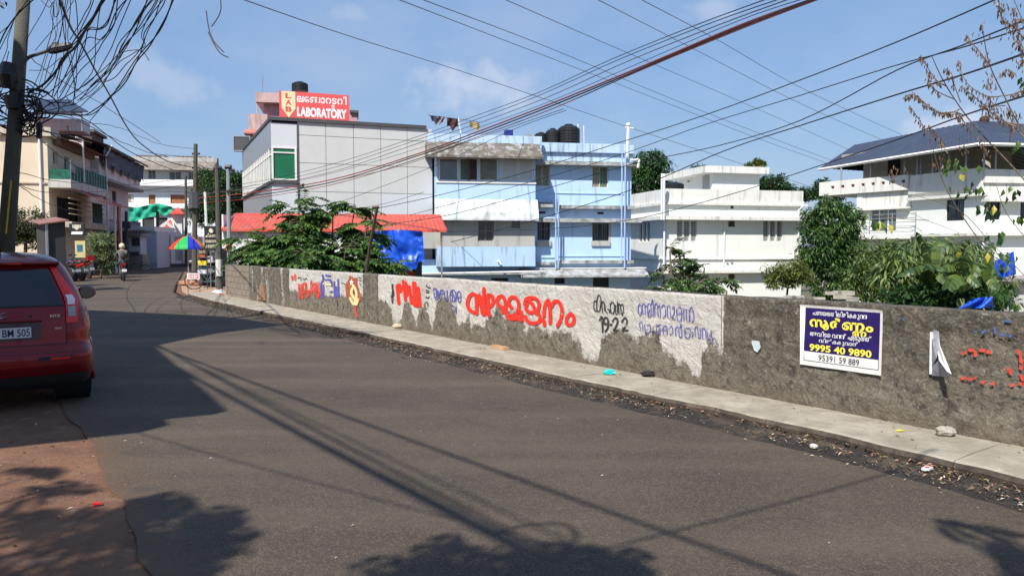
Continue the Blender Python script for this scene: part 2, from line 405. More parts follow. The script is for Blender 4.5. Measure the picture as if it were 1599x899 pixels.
# road sheet
kk = resample(KERB, 0.6); ll = resample(LEFT, 0.45)
def along(P, t):
    n = len(P) - 1; x = t * n; i = min(int(x), n - 1); return P[i].lerp(P[i + 1], x - i)
rows = []
RFR = [0, .012, .03, .06, .10, .18, .32, .5, .68, .82, .90, .95, .98, 1.0]; RDU = [1.0, .85, .62, .42, .28, .18, .10, .04, .04, .08, .16, .34, .6, .9]
NR = 320
for i in range(NR + 1):
    t = i / NR; a = along(ll, t); b = along(kk, t)
    a = a + Vector((wob(a, .05, 1.1) - .05 + wob(a, .09, 5) + wob(a, .06, 16), 0, 0))
    rows.append([a.lerp(b, j) for j in RFR])
# the road's right margin stops a little short of the kerb: a ragged edge over the debris strip
for r in rows:
    d = (r[-1] - r[0]).normalized(); r[-1] = r[-1] - d * (0.20 + wob(r[-1], .12, .9) + wob(r[-1], .05, 5)) ; r[-1].z = -0.004
road = obj('road', MB().grid(rows), M_ASPH, kind='structure', smooth=True, label='grey brown asphalt road running away to the left')
dc = road.data.color_attributes.new('dust', 'FLOAT_COLOR', 'POINT'); dc.data.foreach_set('color', [q for r in rows for d_ in RDU for q in (d_, d_, d_, 1)])

# footpath: concrete bays with uneven kerb edges, each bay a slab
WFx = lambda a, b, h: WF.w(a, b, h)
kpts = resample([p for p in KERB[1:16]], 0.25)
def kerb_b(a):
    """distance of the kerb edge from the wall face at a"""
    best = None
    for i in range(len(kpts) - 1):
        a0 = (kpts[i] - WF.o).dot(WF.e); a1 = (kpts[i + 1] - WF.o).dot(WF.e)
        if min(a0, a1) <= a <= max(a0, a1) and a0 != a1:
            t = (a - a0) / (a1 - a0); p = kpts[i].lerp(kpts[i + 1], t); return (p - WF.o).dot(WF.n)
    return 0.85
def kb(a):
    q = Vector((a * 1.7, 3.1, 0)); return kerb_b(a) - 0.0 + 0.03 * noise.noise(q) + 0.03 * noise.noise(q * 4.1)
fp = tagp(bpy.data.objects.new('footpath', None), label='narrow pale concrete footpath along the wall', kind='structure'); COL.objects.link(fp)
a = 0.6; seg = []
while a < 33:
    L = 1.45 + rnd.uniform(-.25, .45); seg.append((a, min(a + L, 33))); a += L
HP = 0.105
for (s0, s1) in seg:
    mb = MB(); n = 9; dz = rnd.uniform(-.004, .004); rows = []
    for i in range(n + 1):
        x = s0 + .002 + (s1 - s0 - .004) * i / n; k = kb(x)
        rag = 0.03 * noise.noise(Vector((x * 9, 0, 0))) + .015 * noise.noise(Vector((x * 31, 0, 0)))
        e = .008 if i in (0, n) else 0
        rows.append([WFx(x, k - .02 + rag, -.02), WFx(x, k + rag, HP * .55), WFx(x, k - .015 + rag, HP - .012 + dz - e * .3), WFx(x, k - .04 + rag, HP + dz - e * .3), WFx(x, k * .55, HP + dz + .004), WFx(x, k * .25, HP + dz + .004), WFx(x, -.02, HP + dz)])
    mb.grid(rows)
    mb.add([rows[0][0], rows[0][3], rows[0][6], WFx(s0 + .006, -.02, -.02)], [(0, 1, 2, 3)]); mb.add([rows[n][0], rows[n][3], rows[n][6], WFx(s1 - .006, -.02, -.02)], [(3, 2, 1, 0)])
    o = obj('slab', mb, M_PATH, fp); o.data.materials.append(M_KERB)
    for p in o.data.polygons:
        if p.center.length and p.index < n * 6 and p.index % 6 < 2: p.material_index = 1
# gutter filled with black grit below the kerb
g = MB(); rows = []
for i in range(0, 260):
    a = .3 + i * .127; k = kb(a); rows.append([WFx(a, k - .05, .012), WFx(a, k + .12, .004 + .01 * noise.noise(Vector((a * 3, 0, 0)))), WFx(a, k + .30, .005), WFx(a, k + .48 + .1 * noise.noise(Vector((a, 9, 0))), -.006)])
M_GRIT = mat('gutter_grit', (0.030, 0.025, 0.021), rough=.9, var=.4, vs=8, bump=1.0, bs=45, grime=(0.15, 0.11, 0.075), gamt=.36, gs=2.2)
obj('gutter', g.grid(rows), M_GRIT, kind='structure', smooth=True, label='black gritty gutter between road and kerb')

# ================================================================== BOUNDARY WALL
wall = thing('boundary_wall', (WF.w(16, -.1, HP)), 'long low plastered wall beside the footpath, part white with painted slogans, part bare dark cement', 'wall')
A_END = 33.5
A_BLOCK = WF.a(389, py=430)                     # left of this the wall is bare blockwork
def top_h(a): return 1.085 + 0.05 * min(1, max(0, (a - 10) / 18)) + 0.012 * noise.noise(Vector((a * .7, 0, 0))) + .006 * noise.noise(Vector((a * 5, 0, 0)))
# upper limit of the bare, unpainted patches, traced as picture columns -> height
BARE = [(590, 462), (603, 464), (612, 480), (615, 508), (628, 506), (631, 474), (640, 470), (647, 500), (652, 510), (655, 482), (664, 478), (671, 492), (676, 512), (681, 478), (690, 467), (702, 470), (712, 490), (716, 512), (722, 496), (732, 494), (738, 508), (742, 500), (758, 503), (764, 488), (770, 480), (780, 484), (789, 500), (800, 500), (806, 494), (816, 500), (822, 512), (829, 508), (845, 509), (850, 515), (866, 512), (880, 516), (892, 520), (901, 527), (908, 536), (914, 556), (920, 566), (936, 560), (941, 524), (952, 510), (966, 508), (982, 512), (994, 521), (1012, 521), (1024, 526), (1032, 534), (1036, 558), (1048, 560), (1068, 561), (1078, 574), (1088, 585), (1094, 590), (1097, 546), (1106, 540), (1118, 541), (1127, 548), (1132, 548)]
BAREH = [WF.pix(x, y) for x, y in BARE]
def bare_top(a):
    if a <= BAREH[0][0]: return BAREH[0][1]
    for i in range(len(BAREH) - 1):
        if BAREH[i][0] <= a <= BAREH[i + 1][0]:
            t = (a - BAREH[i][0]) / max(1e-6, BAREH[i + 1][0] - BAREH[i][0]); return BAREH[i][1] * (1 - t) + BAREH[i + 1][1] * t
    return BAREH[-1][1]
A = {k: WF.a(k, py=450) for k in (389, 452, 568, 591, 1128)}
def wall_mask(a, h):
    """r = whitewash 0..1, g = darkness of the cement 0..1, b = dirt"""
    q = Vector((a, h, 0)); f = noise.noise(q * 2.1) * .5 + noise.noise(q * 6.3) * .3 + noise.noise(q * 17) * .2
    st = noise.noise(Vector((a * 3.2, h * .5, 4))) * .6 + noise.noise(Vector((a * 8, h * .8, 7))) * .4
    if a > A[1128]:
        wh = 0.0 + .60 * max(0, st) * (h > .78) + .42 * max(0, noise.noise(Vector((a * 1.1, h * 2, 2))))
        dk = .60 + .40 * (h - .55) + .45 * noise.noise(Vector((a * .9, h * 1.2, 8))) + .55 * st
        if h > .90: dk += .35
        if a - A[1128] < .03: wh = .9
    elif a > A[591]:
        bt = bare_top(a); d = (h - bt) / .24 + f * 1.3
        wh = max(0, min(1, .56 + d)); dk = .28 + .4 * f
        if bt < .2 and h < .22: wh = min(wh, .5 + 3 * (h - .16) + f)
    elif a > A[568]:
        wh = .12 + .5 * max(0, st); dk = .55 + .5 * st
    elif a > A[452]:
        lim = .58 + .12 * noise.noise(Vector((a * 1.6, 0, 1)))
        wh = max(0, min(1, .55 + (h - lim) / .16 + f * .8)) * .86; dk = .12 + .4 * f
    else:
        wh = .05 + 1.1 * max(0, st + .05); dk = .75 + .5 * st
    base = max(0, min(1, (0.30 - h) / .18 + f))
    return max(0, min(1, wh)), max(0, min(1, dk)), base
def plaster():
    m = bpy.data.materials.new("wall_plaster"); m.use_nodes = True; t = m.node_tree; n = t.nodes; l = t.links; p = n['Principled BSDF']
    p.inputs['Roughness'].default_value = .93; p.inputs['Specular IOR Level'].default_value = .2
    at_ = n.new('ShaderNodeAttribute'); at_.attribute_name = 'wear'; sp = n.new('ShaderNodeSeparateColor'); l.new(at_.outputs['Color'], sp.inputs[0])
    tc = n.new('ShaderNodeTexCoord')
    def nz(s, d=6, r=.65, dist=0.0, vec=None):
        q = n.new('ShaderNodeTexNoise'); q.inputs['Scale'].default_value = s; q.inputs['Detail'].default_value = d; q.inputs['Roughness'].default_value = r; q.inputs['Distortion'].default_value = dist
        l.new(vec or tc.outputs['Object'], q.inputs['Vector']); return q.outputs['Fac']
    def rng(v, a, b, c=0., d=1.):
        x = n.new('ShaderNodeMapRange'); l.new(v, x.inputs['Value'])
        for k, q in zip(('From Min', 'From Max', 'To Min', 'To Max'), (a, b, c, d)): x.inputs[k].default_value = q
        return x.outputs[0]
    def mix(f, a, b):
        x = n.new('ShaderNodeMix'); x.data_type = 'RGBA'; l.new(f, x.inputs[0])
        for i, v in ((6, a), (7, b)):
            if isinstance(v, tuple): x.inputs[i].default_value = (*v, 1)
            else: l.new(v, x.inputs[i])
        return x.outputs[2]
    cem = mix(sp.outputs[1], (0.215, 0.19, 0.15), (0.078, 0.068, 0.054))
    cem = mix(rng(nz(3.2), .45, .72, 0, .7), cem, (0.155, 0.128, 0.095))
    cem = mix(rng(nz(7, 7, .65, .5), .52, .68, 0, .7), cem, (0.27, 0.235, 0.18))
    cem = mix(rng(nz(1.3, 5), .50, .66, 0, .45), cem, (0.19, 0.165, 0.125))
    cem = mix(rng(nz(9, 8, .7), .50, .62, 0, .85), cem, (0.058, 0.052, 0.045))
    cem = mix(rng(nz(34, 7, .75), .52, .68, 0, .75), cem, (0.32, 0.29, 0.235))
    cem = mix(rng(nz(60, 5, .7), .54, .66, 0, .7), cem, (0.05, 0.046, 0.04))
    mp = n.new('ShaderNodeMapping'); mp.inputs['Scale'].default_value = (6, 6, .8); l.new(tc.outputs['Object'], mp.inputs['Vector'])
    wht = mix(rng(nz(1.6), .3, .7), (0.46, 0.43, 0.385), (0.60, 0.575, 0.53))
    wht = mix(rng(nz(1.0, 8, .6, 0, mp.outputs[0]), .55, .8, 0, .6), wht, (0.42, 0.395, 0.355))
    wht = mix(rng(nz(34, 6), .66, .74, 0, .8), wht, (0.28, 0.25, 0.21))
    # whitewash flakes off with a ragged edge
    ad = n.new('ShaderNodeMath'); ad.operation = 'ADD'; l.new(sp.outputs[0], ad.inputs[0]); l.new(rng(nz(14, 9, .75), .3, .7, -.46, .46), ad.inputs[1])
    c = mix(rng(ad.outputs[0], .36, .64), cem, wht)
    bs = n.new('ShaderNodeMath'); bs.operation = 'MULTIPLY'; l.new(sp.outputs[2], bs.inputs[0]); l.new(rng(nz(9), .35, .6), bs.inputs[1])
    c = mix(bs.outputs[0], c, (0.15, 0.115, 0.085))
    l.new(c, p.inputs['Base Color'])
    b = n.new('ShaderNodeBump'); b.inputs['Strength'].default_value = 1.0; b.inputs['Distance'].default_value = .02; l.new(nz(20, 9, .75, .3), b.inputs['Height'])
    b2 = n.new('ShaderNodeBump'); b2.inputs['Strength'].default_value = 1.0; b2.inputs['Distance'].default_value = .05; l.new(nz(7, 5, .6, .8), b2.inputs['Height'])
    l.new(b2.outputs[0], b.inputs['Normal']); l.new(b.outputs[0], p.inputs['Normal'])
    return m
M_PLASTER = plaster()
def wall_relief(a, h):
    q = Vector((a, h, 1.0)); r = .006 * noise.noise(q * 2.2) + .004 * noise.noise(q * 7)
    if a > A[1128]:
        r += .016 * noise.noise(q * 4) + .013 * noise.noise(q * 11) + .007 * noise.noise(q * 27)
        r -= .012 * (abs(h - .93 - .01 * noise.noise(Vector((a * 3, 0, 0)))) < .02)
        r -= .012 * (abs(h - .58 - .02 * noise.noise(Vector((a * 2, 0, 5)))) < .012)
    elif a < A[591]: r += .006 * noise.noise(q * 9)
    return r
def build_wall_panel(a0, a1, name, label, off=0.0):
    na = max(2, int((a1 - a0) / .035)); hs = [HP - .04 + (1.0) * i / 34 for i in range(35)]
    rows = []; ms = []
    for i in range(na + 1):
        a = a0 + (a1 - a0) * i / na; th = top_h(a); row = []; mr = []
        for k, _ in enumerate(hs):
            h = (HP - .05) + (th - HP + .05) * k / 34; row.append(WF.w(a, off + wall_relief(a, h), h)); mr.append(wall_mask(a, h))
        row.append(WF.w(a, off - .02, th + .008)); mr.append((mr[-1][0] * .4, .8, 0)); row.append(WF.w(a, -.2, th + .006)); mr.append((0, .8, 0)); row.append(WF.w(a, -.21, -.6)); mr.append((0, .8, 0))
        rows.append(row); ms += mr
    mb = MB().grid(rows)
    o = obj(name, mb, M_PLASTER, wall, label=label, smooth=True)
    ca = o.data.color_attributes.new('wear', 'FLOAT_COLOR', 'POINT')
    ca.data.foreach_set('color', [c for m_ in ms for c in (m_[0], m_[1], m_[2], 1)])
    for s in (0, -1):
        e = MB().add(rows[s], [tuple(range(len(rows[s]))) if s else tuple(range(len(rows[s]) - 1, -1, -1))])
        q = obj('wall_end', e, M_PLASTER, o)
build_wall_panel(A_BLOCK, A[452], 'wall_panel', 'dark weathered section with streaks of old whitewash')
build_wall_panel(A[452], A[568], 'wall_panel', 'whitewashed section with faded red and blue lettering and bare foot', .012)
build_wall_panel(A[568], A[591], 'wall_pier', 'dark stained pier', .03)
build_wall_panel(A[591], A[1128], 'wall_panel', 'whitewashed section with the big red word', .012)
build_wall_panel(A[1128], A_END, 'wall_panel', 'bare dark grey cement section')
# the unplastered blockwork end
M_BLOCK = mat('cement_block', (0.25, 0.205, 0.155), rough=.95, var=.3, vs=2, bump=.8, bs=22, grime=(0.12, 0.10, 0.08), gamt=.5, gs=2, island=.18)
M_MORTAR = mat('mortar', (0.12, 0.105, 0.09), rough=.95, bump=.4)
aB0 = WF.a(352, py=440)
bw = obj('blockwork', MB().box(WF, aB0 + .02, A_BLOCK + .02, -.17, -.012, 0, 1.06), M_MORTAR, wall)
blk = None; hh = (1.08 - .02) / 6
for r_ in range(6):
    x = aB0 - (0.2 if r_ % 2 else 0)
    while x < A_BLOCK:
        x0 = max(x, aB0); x1 = min(x + .40, A_BLOCK + .01)
        if x1 - x0 > .05: obj('block', MB().box(WF, x0 + .006, x1 - .006, -.19, rnd.uniform(-.004, .006), .02 + r_ * hh + .005, .02 + (r_ + 1) * hh - .005), M_BLOCK, wall)
        x += .41
# brick showing through the fallen plaster of the dark section
M_BRICK = mat('old_brick', (0.30, 0.165, 0.10), rough=.95, var=.3, vs=9, bump=.6, bs=40)
px0, px1 = WF.a(404, py=460), WF.a(415, py=460)
for r_ in range(7):
    w_ = (px1 - px0) * (1 - (r_ / 7.5) ** 2) * .5; c_ = (px0 + px1) / 2
    for q in (-1, 1):
        obj('brick', MB().box(WF, c_ + (q - 1) / 2 * w_ + .006, c_ + (q + 1) / 2 * w_ - .006, .0, .016 + rnd.uniform(0, .008), .17 + r_ * .065, .17 + r_ * .065 + .055), M_BRICK, wall)
# low rubble ledge of stones on top, right of the white part
M_STONE = mat('rubble', (0.36, 0.33, 0.28), rough=.95, var=.25, vs=6, bump=.7, bs=25)

# ------------------------------------------------------------------ painted lettering on the wall
CR = {'A': (605, 430, 130 / 1599), 'B': (720, 440, 190 / 1599), 'C': (915, 450, 210 / 1599), 'D': (440, 415, 160 / 1598), 'E': (1480, 500, 119 / 892)}
_eps = [0.016]
def ribbon(mb, crop, width, pts, closed=False):
    x0, y0, s = CR[crop]; P = [Vector((x0 + x * s, y0 + y * s, 0)) for x, y in pts]
    P = smooth_pts(P, 4) if len(P) > 2 else [P[0], P[0].lerp(P[1], .5), P[1]]
    hw = width * s / 2; L = []; Rr = []
    d0 = (P[1] - P[0]).normalized(); d1 = (P[-1] - P[-2]).normalized()
    seq = [P[0] - d0 * hw * .8] + P + [P[-1] + d1 * hw * .8]
    for i, p in enumerate(seq):
        d = (seq[min(i + 1, len(seq) - 1)] - seq[max(i - 1, 0)]).normalized(); q = Vector((-d.y, d.x, 0)); k = .55 if i in (0, len(seq) - 1) else 1
        k *= 1 + .12 * noise.noise(Vector((p.x * .35, p.y * .35, 0)))
        L.append(p + q * hw * k); Rr.append(p - q * hw * k)
    row = []
    for a, b in zip(L, Rr):
        _eps[0] += 2e-6; e = _eps[0]; (aa, ha), (ab, hb) = WF.pix(a.x, a.y, e), WF.pix(b.x, b.y, e)
        row.append([WF.w(aa, e + .004, ha), WF.w(ab, e + .004, hb)])
    mb.grid(row)
def paint(name, crop, m, width, strokes, label=None, wear=None):
    mb = MB()
    for s in strokes: ribbon(mb, crop, width, s)
    _eps[0] = .018 + (_eps[0] * 7919 % .004)
    o = obj(name, mb, m, wall, label=label); return o
P_RED = mat('red_paint', (0.70, 0.028, 0.014), rough=.8, var=.12, vs=8, bump=.5, bs=40, grime=(0.55, 0.06, 0.04), gamt=.2, gs=30, alpha_noise=(16, .34))
P_REDW = mat('faded_red_paint', (0.62, 0.06, 0.035), rough=.85, var=.2, vs=8, bump=.5, bs=40, alpha_noise=(20, .46))
P_BLUE = mat('blue_paint', (0.09, 0.09, 0.34), rough=.85, var=.25, vs=8, bump=.4, bs=40, alpha_noise=(24, .41))
P_BLK = mat('black_paint', (0.035, 0.032, 0.03), rough=.85, var=.25, vs=8, bump=.4, bs=40, alpha_noise=(24, .40))
P_BRN = mat('brown_paint', (0.36, 0.09, 0.035), rough=.85, var=.3, vs=10, bump=.4, bs=40, alpha_noise=(18, .34))
P_CRM = mat('cream_paint', (0.68, 0.60, 0.30), rough=.85, var=.2, vs=10, bump=.4, bs=40)
P_WHT = mat('white_lettering', (0.78, 0.78, 0.76), rough=.6, var=.05, bump=0)
paint('painted_word', 'A', P_RED, 62, [[(222, 540), (208, 400), (190, 240), (200, 190), (240, 190), (262, 250), (255, 310)], [(305, 110), (330, 300), (350, 480)], [(312, 120), (365, 170), (385, 280), (375, 370), (335, 410)], [(425, 210), (462, 530)], [(498, 140), (512, 300), (525, 580)], [(525, 140), (545, 300), (578, 590)], [(595, 235), (612, 400), (628, 590)]], 'red letters CPIM')
paint('painted_mark', 'A', P_BLK, 34, [[(95, 170), (100, 250), (115, 370), (70, 400)], [(105, 290), (95, 450), (100, 520)]])
paint('painted_mark', 'A', P_BLK, 20, [[(750, 180), (762, 215), (825, 240)], [(745, 280), (800, 292)], [(740, 322), (795, 325)], [(740, 410), (785, 432), (802, 400)], [(750, 510), (780, 540), (770, 590)]])
paint('painted_word', 'A', P_BLUE, 20, [[(890, 255), (940, 258), (962, 350), (940, 415), (905, 400), (890, 265)], [(910, 400), (930, 460), (978, 420), (970, 290)], [(938, 262), (940, 380)], [(1010, 470), (1000, 380), (1020, 290), (1080, 290), (1100, 380), (1120, 480)], [(1005, 350), (1095, 345)], [(1040, 300), (1070, 370)], [(1145, 285), (1150, 400), (1165, 465), (1135, 488)], [(1200, 390), (1230, 290), (1290, 290), (1320, 390), (1312, 500)], [(1200, 400), (1225, 490), (1290, 480), (1280, 385), (1215, 375)], [(1250, 300), (1250, 470)], [(1352, 460), (1345, 335), (1390, 310), (1415, 400), (1402, 510), (1362, 490), (1368, 425), (1415, 405)], [(1232, 575), (1288, 600), (1300, 690)], [(1320, 585), (1325, 740)]], 'small blue Malayalam word')
paint('painted_word', 'B', P_RED, 48, [[(205, 420), (205, 240), (180, 165), (120, 175), (85, 275), (110, 360), (175, 405)], [(212, 240), (240, 170), (258, 280), (288, 420), (318, 400), (302, 290), (302, 85)], [(368, 450), (352, 200), (372, 172), (412, 195), (425, 260), (400, 312), (362, 322)], [(600, 440), (590, 340), (578, 240), (530, 182), (482, 225), (480, 285), (530, 335)], [(550, 400), (560, 330)], [(670, 345), (628, 285), (650, 212), (708, 204), (757, 270), (752, 370), (700, 440), (630, 445)], [(620, 470), (690, 490), (740, 440)], [(790, 390), (800, 505)], [(740, 470), (795, 505)],
    [(870, 300), (838, 290), (860, 225), (920, 208), (990, 225), (1028, 290), (1010, 380)], [(870, 290), (855, 350), (900, 402), (950, 400)], [(900, 250), (950, 310), (985, 400), (1035, 440), (1030, 520), (950, 545), (880, 520), (845, 450)], [(1030, 500), (1085, 505), (1098, 570)],
    [(1092, 450), (1100, 330), (1140, 240), (1162, 300), (1175, 440), (1172, 540)], [(1185, 330), (1232, 255), (1290, 270), (1328, 370), (1312, 490), (1268, 575)], [(1440, 418), (1392, 470), (1392, 545), (1440, 565), (1482, 530), (1480, 455), (1440, 418)]], 'big red Malayalam word')
paint('painted_word', 'C', P_BLK, 13, [[(165, 270), (110, 265), (95, 220), (100, 155), (125, 160), (130, 250)], [(135, 250), (130, 170), (145, 90), (170, 90), (180, 150), (165, 270)], [(200, 280), (190, 175), (215, 162), (225, 260)], [(225, 185), (235, 260), (255, 290)], [(260, 245), (285, 260), (275, 290)], [(300, 290), (292, 195), (320, 162), (340, 210), (330, 290), (302, 292)], [(352, 200), (356, 295), (375, 290), (375, 165)], [(395, 300), (388, 192), (410, 200), (420, 300)], [(412, 200), (440, 190), (446, 260), (430, 318)]], 'black Malayalam month name')
paint('painted_date', 'C', P_BLK, 22, [[(165, 375), (192, 338), (200, 515)], [(250, 420), (220, 415), (212, 372), (240, 345), (265, 380), (260, 465), (232, 510)], [(288, 430), (310, 430)], [(320, 392), (350, 350), (382, 390), (350, 470), (330, 500), (390, 498)], [(430, 400), (460, 350), (492, 390), (460, 470), (440, 500), (500, 498)]], 'black date 19-22')
paint('painted_word', 'C', P_BLUE, 11, [[(640, 320), (620, 250), (640, 180), (665, 250), (650, 320)], [(680, 300), (670, 200), (700, 190), (705, 300)], [(705, 220), (730, 200), (735, 300)], [(740, 250), (737, 190), (770, 190), (775, 320), (742, 328), (760, 250)], [(780, 190), (790, 130), (800, 180), (800, 330)], [(820, 330), (820, 200), (850, 190), (860, 330)], [(860, 220), (880, 210), (885, 340)], [(900, 230), (920, 192), (945, 230), (945, 320), (915, 350)], [(975, 340), (970, 220), (1000, 210), (1010, 340)], [(1030, 240), (1050, 212), (1050, 290), (1025, 350), (1060, 360)], [(1090, 370), (1080, 260), (1120, 220), (1140, 290), (1130, 380), (1100, 380)], [(1080, 300), (1150, 292)], [(1165, 240), (1165, 380)], [(1195, 250), (1200, 380), (1228, 388), (1230, 260)], [(1240, 390), (1235, 280), (1255, 220), (1280, 280), (1285, 370), (1260, 400)]], 'upper line of thin blue Malayalam letters')
paint('painted_word', 'C', P_BLUE, 11, [[(650, 490), (640, 410), (670, 400), (680, 500)], [(700, 430), (705, 520), (722, 518)], [(730, 440), (760, 430), (770, 500), (740, 530)], [(790, 520), (802, 500)], [(830, 440), (890, 430)], [(840, 530), (845, 450), (880, 460), (880, 530), (850, 540)], [(920, 530), (920, 460), (960, 450), (965, 540), (930, 550)], [(900, 490), (970, 490)], [(985, 470), (1020, 450), (1035, 520), (1000, 550)], [(1070, 560), (1070, 470), (1100, 460), (1110, 560)], [(1120, 470), (1135, 420), (1140, 570), (1112, 568)], [(1180, 480), (1180, 570), (1230, 580), (1240, 480), (1190, 472)], [(1170, 520), (1270, 520), (1265, 570)], [(1300, 560), (1300, 470), (1330, 460), (1340, 570), (1365, 578), (1360, 470)], [(1390, 590), (1385, 480), (1420, 490), (1430, 590)], [(1440, 490), (1450, 600), (1480, 600)], [(1490, 500), (1500, 590), (1515, 640), (1480, 640)]], 'lower line of thin blue Malayalam letters')
paint('painted_word', 'D', P_REDW, 36, [[(160, 160), (170, 215)], [(205, 140), (210, 215)], [(270, 290), (280, 500)], [(310, 300), (330, 500)], [(370, 270), (325, 300), (335, 410), (380, 390), (368, 285)], [(380, 290), (400, 490)], [(430, 380), (422, 470)], [(460, 240), (460, 400)], [(490, 260), (482, 400)], [(425, 385), (500, 380)], [(520, 280), (520, 450)], [(522, 290), (568, 262), (590, 400), (578, 490), (550, 490)], [(545, 310), (560, 470)]], 'faded dripping red Malayalam word')
paint('painted_word', 'D', P_BLK, 10, [[(250, 190), (290, 180), (300, 220)], [(330, 190), (350, 220), (380, 190), (400, 220)], [(865, 530), (875, 640)], [(950, 590), (965, 660)], [(1200, 180), (1240, 190)], [(1200, 220), (1245, 232)], [(1215, 270), (1240, 320)], [(930, 260), (990, 285)]])
paint('painted_word', 'D', P_BLUE, 30, [[(640, 145), (650, 220), (615, 280), (620, 470), (650, 478), (650, 300)], [(690, 150), (760, 160)], [(680, 212), (760, 216)], [(770, 235), (780, 310)], [(820, 250), (830, 470), (860, 465), (850, 330)], [(880, 215), (890, 470)], [(760, 410), (790, 400)]], 'faded blue Malayalam word')
paint('painted_plate', 'D', P_CRM, 38, [[(692, 288), (758, 292)]])
def paint_poly(name, crop, m, pts, e=.0175, label=None):
    x0, y0, s = CR[crop]; P = []
    for x, y in pts: a_, h_ = WF.pix(x0 + x * s, y0 + y * s, e); P.append(WF.w(a_, e + .003, h_))
    from mathutils.geometry import tessellate_polygon
    return obj(name, MB().add(P, [t for t in tessellate_polygon([P])]), m, wall, label=label)
paint_poly('painted_emblem', 'D', P_BRN, [(1060, 150), (1130, 190), (1185, 185), (1180, 270), (1215, 400), (1240, 520), (1190, 600), (1110, 610), (1045, 520), (1005, 480), (990, 290), (1040, 220)], .0175, 'brown brick coloured hexagon emblem with a pale figure')
paint('painted_figure', 'D', P_CRM, 40, [[(1100, 350), (1085, 420), (1120, 490), (1150, 540), (1150, 600)], [(1110, 300), (1155, 380), (1165, 460), (1150, 540)], [(1070, 500), (1095, 560), (1130, 600)], [(1185, 520), (1165, 600)]])
paint_poly('painted_star', 'D', P_WHT, [(1088 + (48 if k % 2 == 0 else 20) * .8 * math.sin(k * math.pi / 5), 258 - (60 if k % 2 == 0 else 24) * math.cos(k * math.pi / 5)) for k in range(10)], .0195)
paint('painted_figure', 'D', P_BLK, 20, [[(1110, 300), (1135, 430)], [(1075, 440), (1110, 500)]])
paint('painted_figure', 'D', P_REDW, 34, [[(1145, 620), (1155, 700), (1170, 790)]])
paint('painted_mark', 'E', P_REDW, 44, [[(170, 380), (205, 375)], [(260, 345), (310, 360), (325, 410)], [(390, 350), (420, 352)], [(470, 370), (505, 370)], [(800, 365), (850, 385), (858, 470), (862, 560)], [(640, 560), (720, 570)], [(728, 580), (740, 620)], [(865, 650), (880, 690)], [(850, 740), (890, 760)], [(735, 750), (765, 755)], [(160, 670), (190, 675)], [(225, 695), (265, 690)], [(300, 665), (320, 670)], [(395, 725), (450, 730)], [(500, 720), (530, 740)]], 'flaking red paint patches')
paint('painted_mark', 'E', mat('worn_blue_paint', (0.06, 0.12, 0.30), rough=.85, alpha_noise=(22, .48)), 30, [[(320, 135), (400, 145), (440, 115)], [(555, 80), (555, 150)], [(600, 165), (680, 175), (745, 185)], [(680, 5), (740, 10)], [(-560, -20), (-520, -10)]], 'flaking blue paint patches')

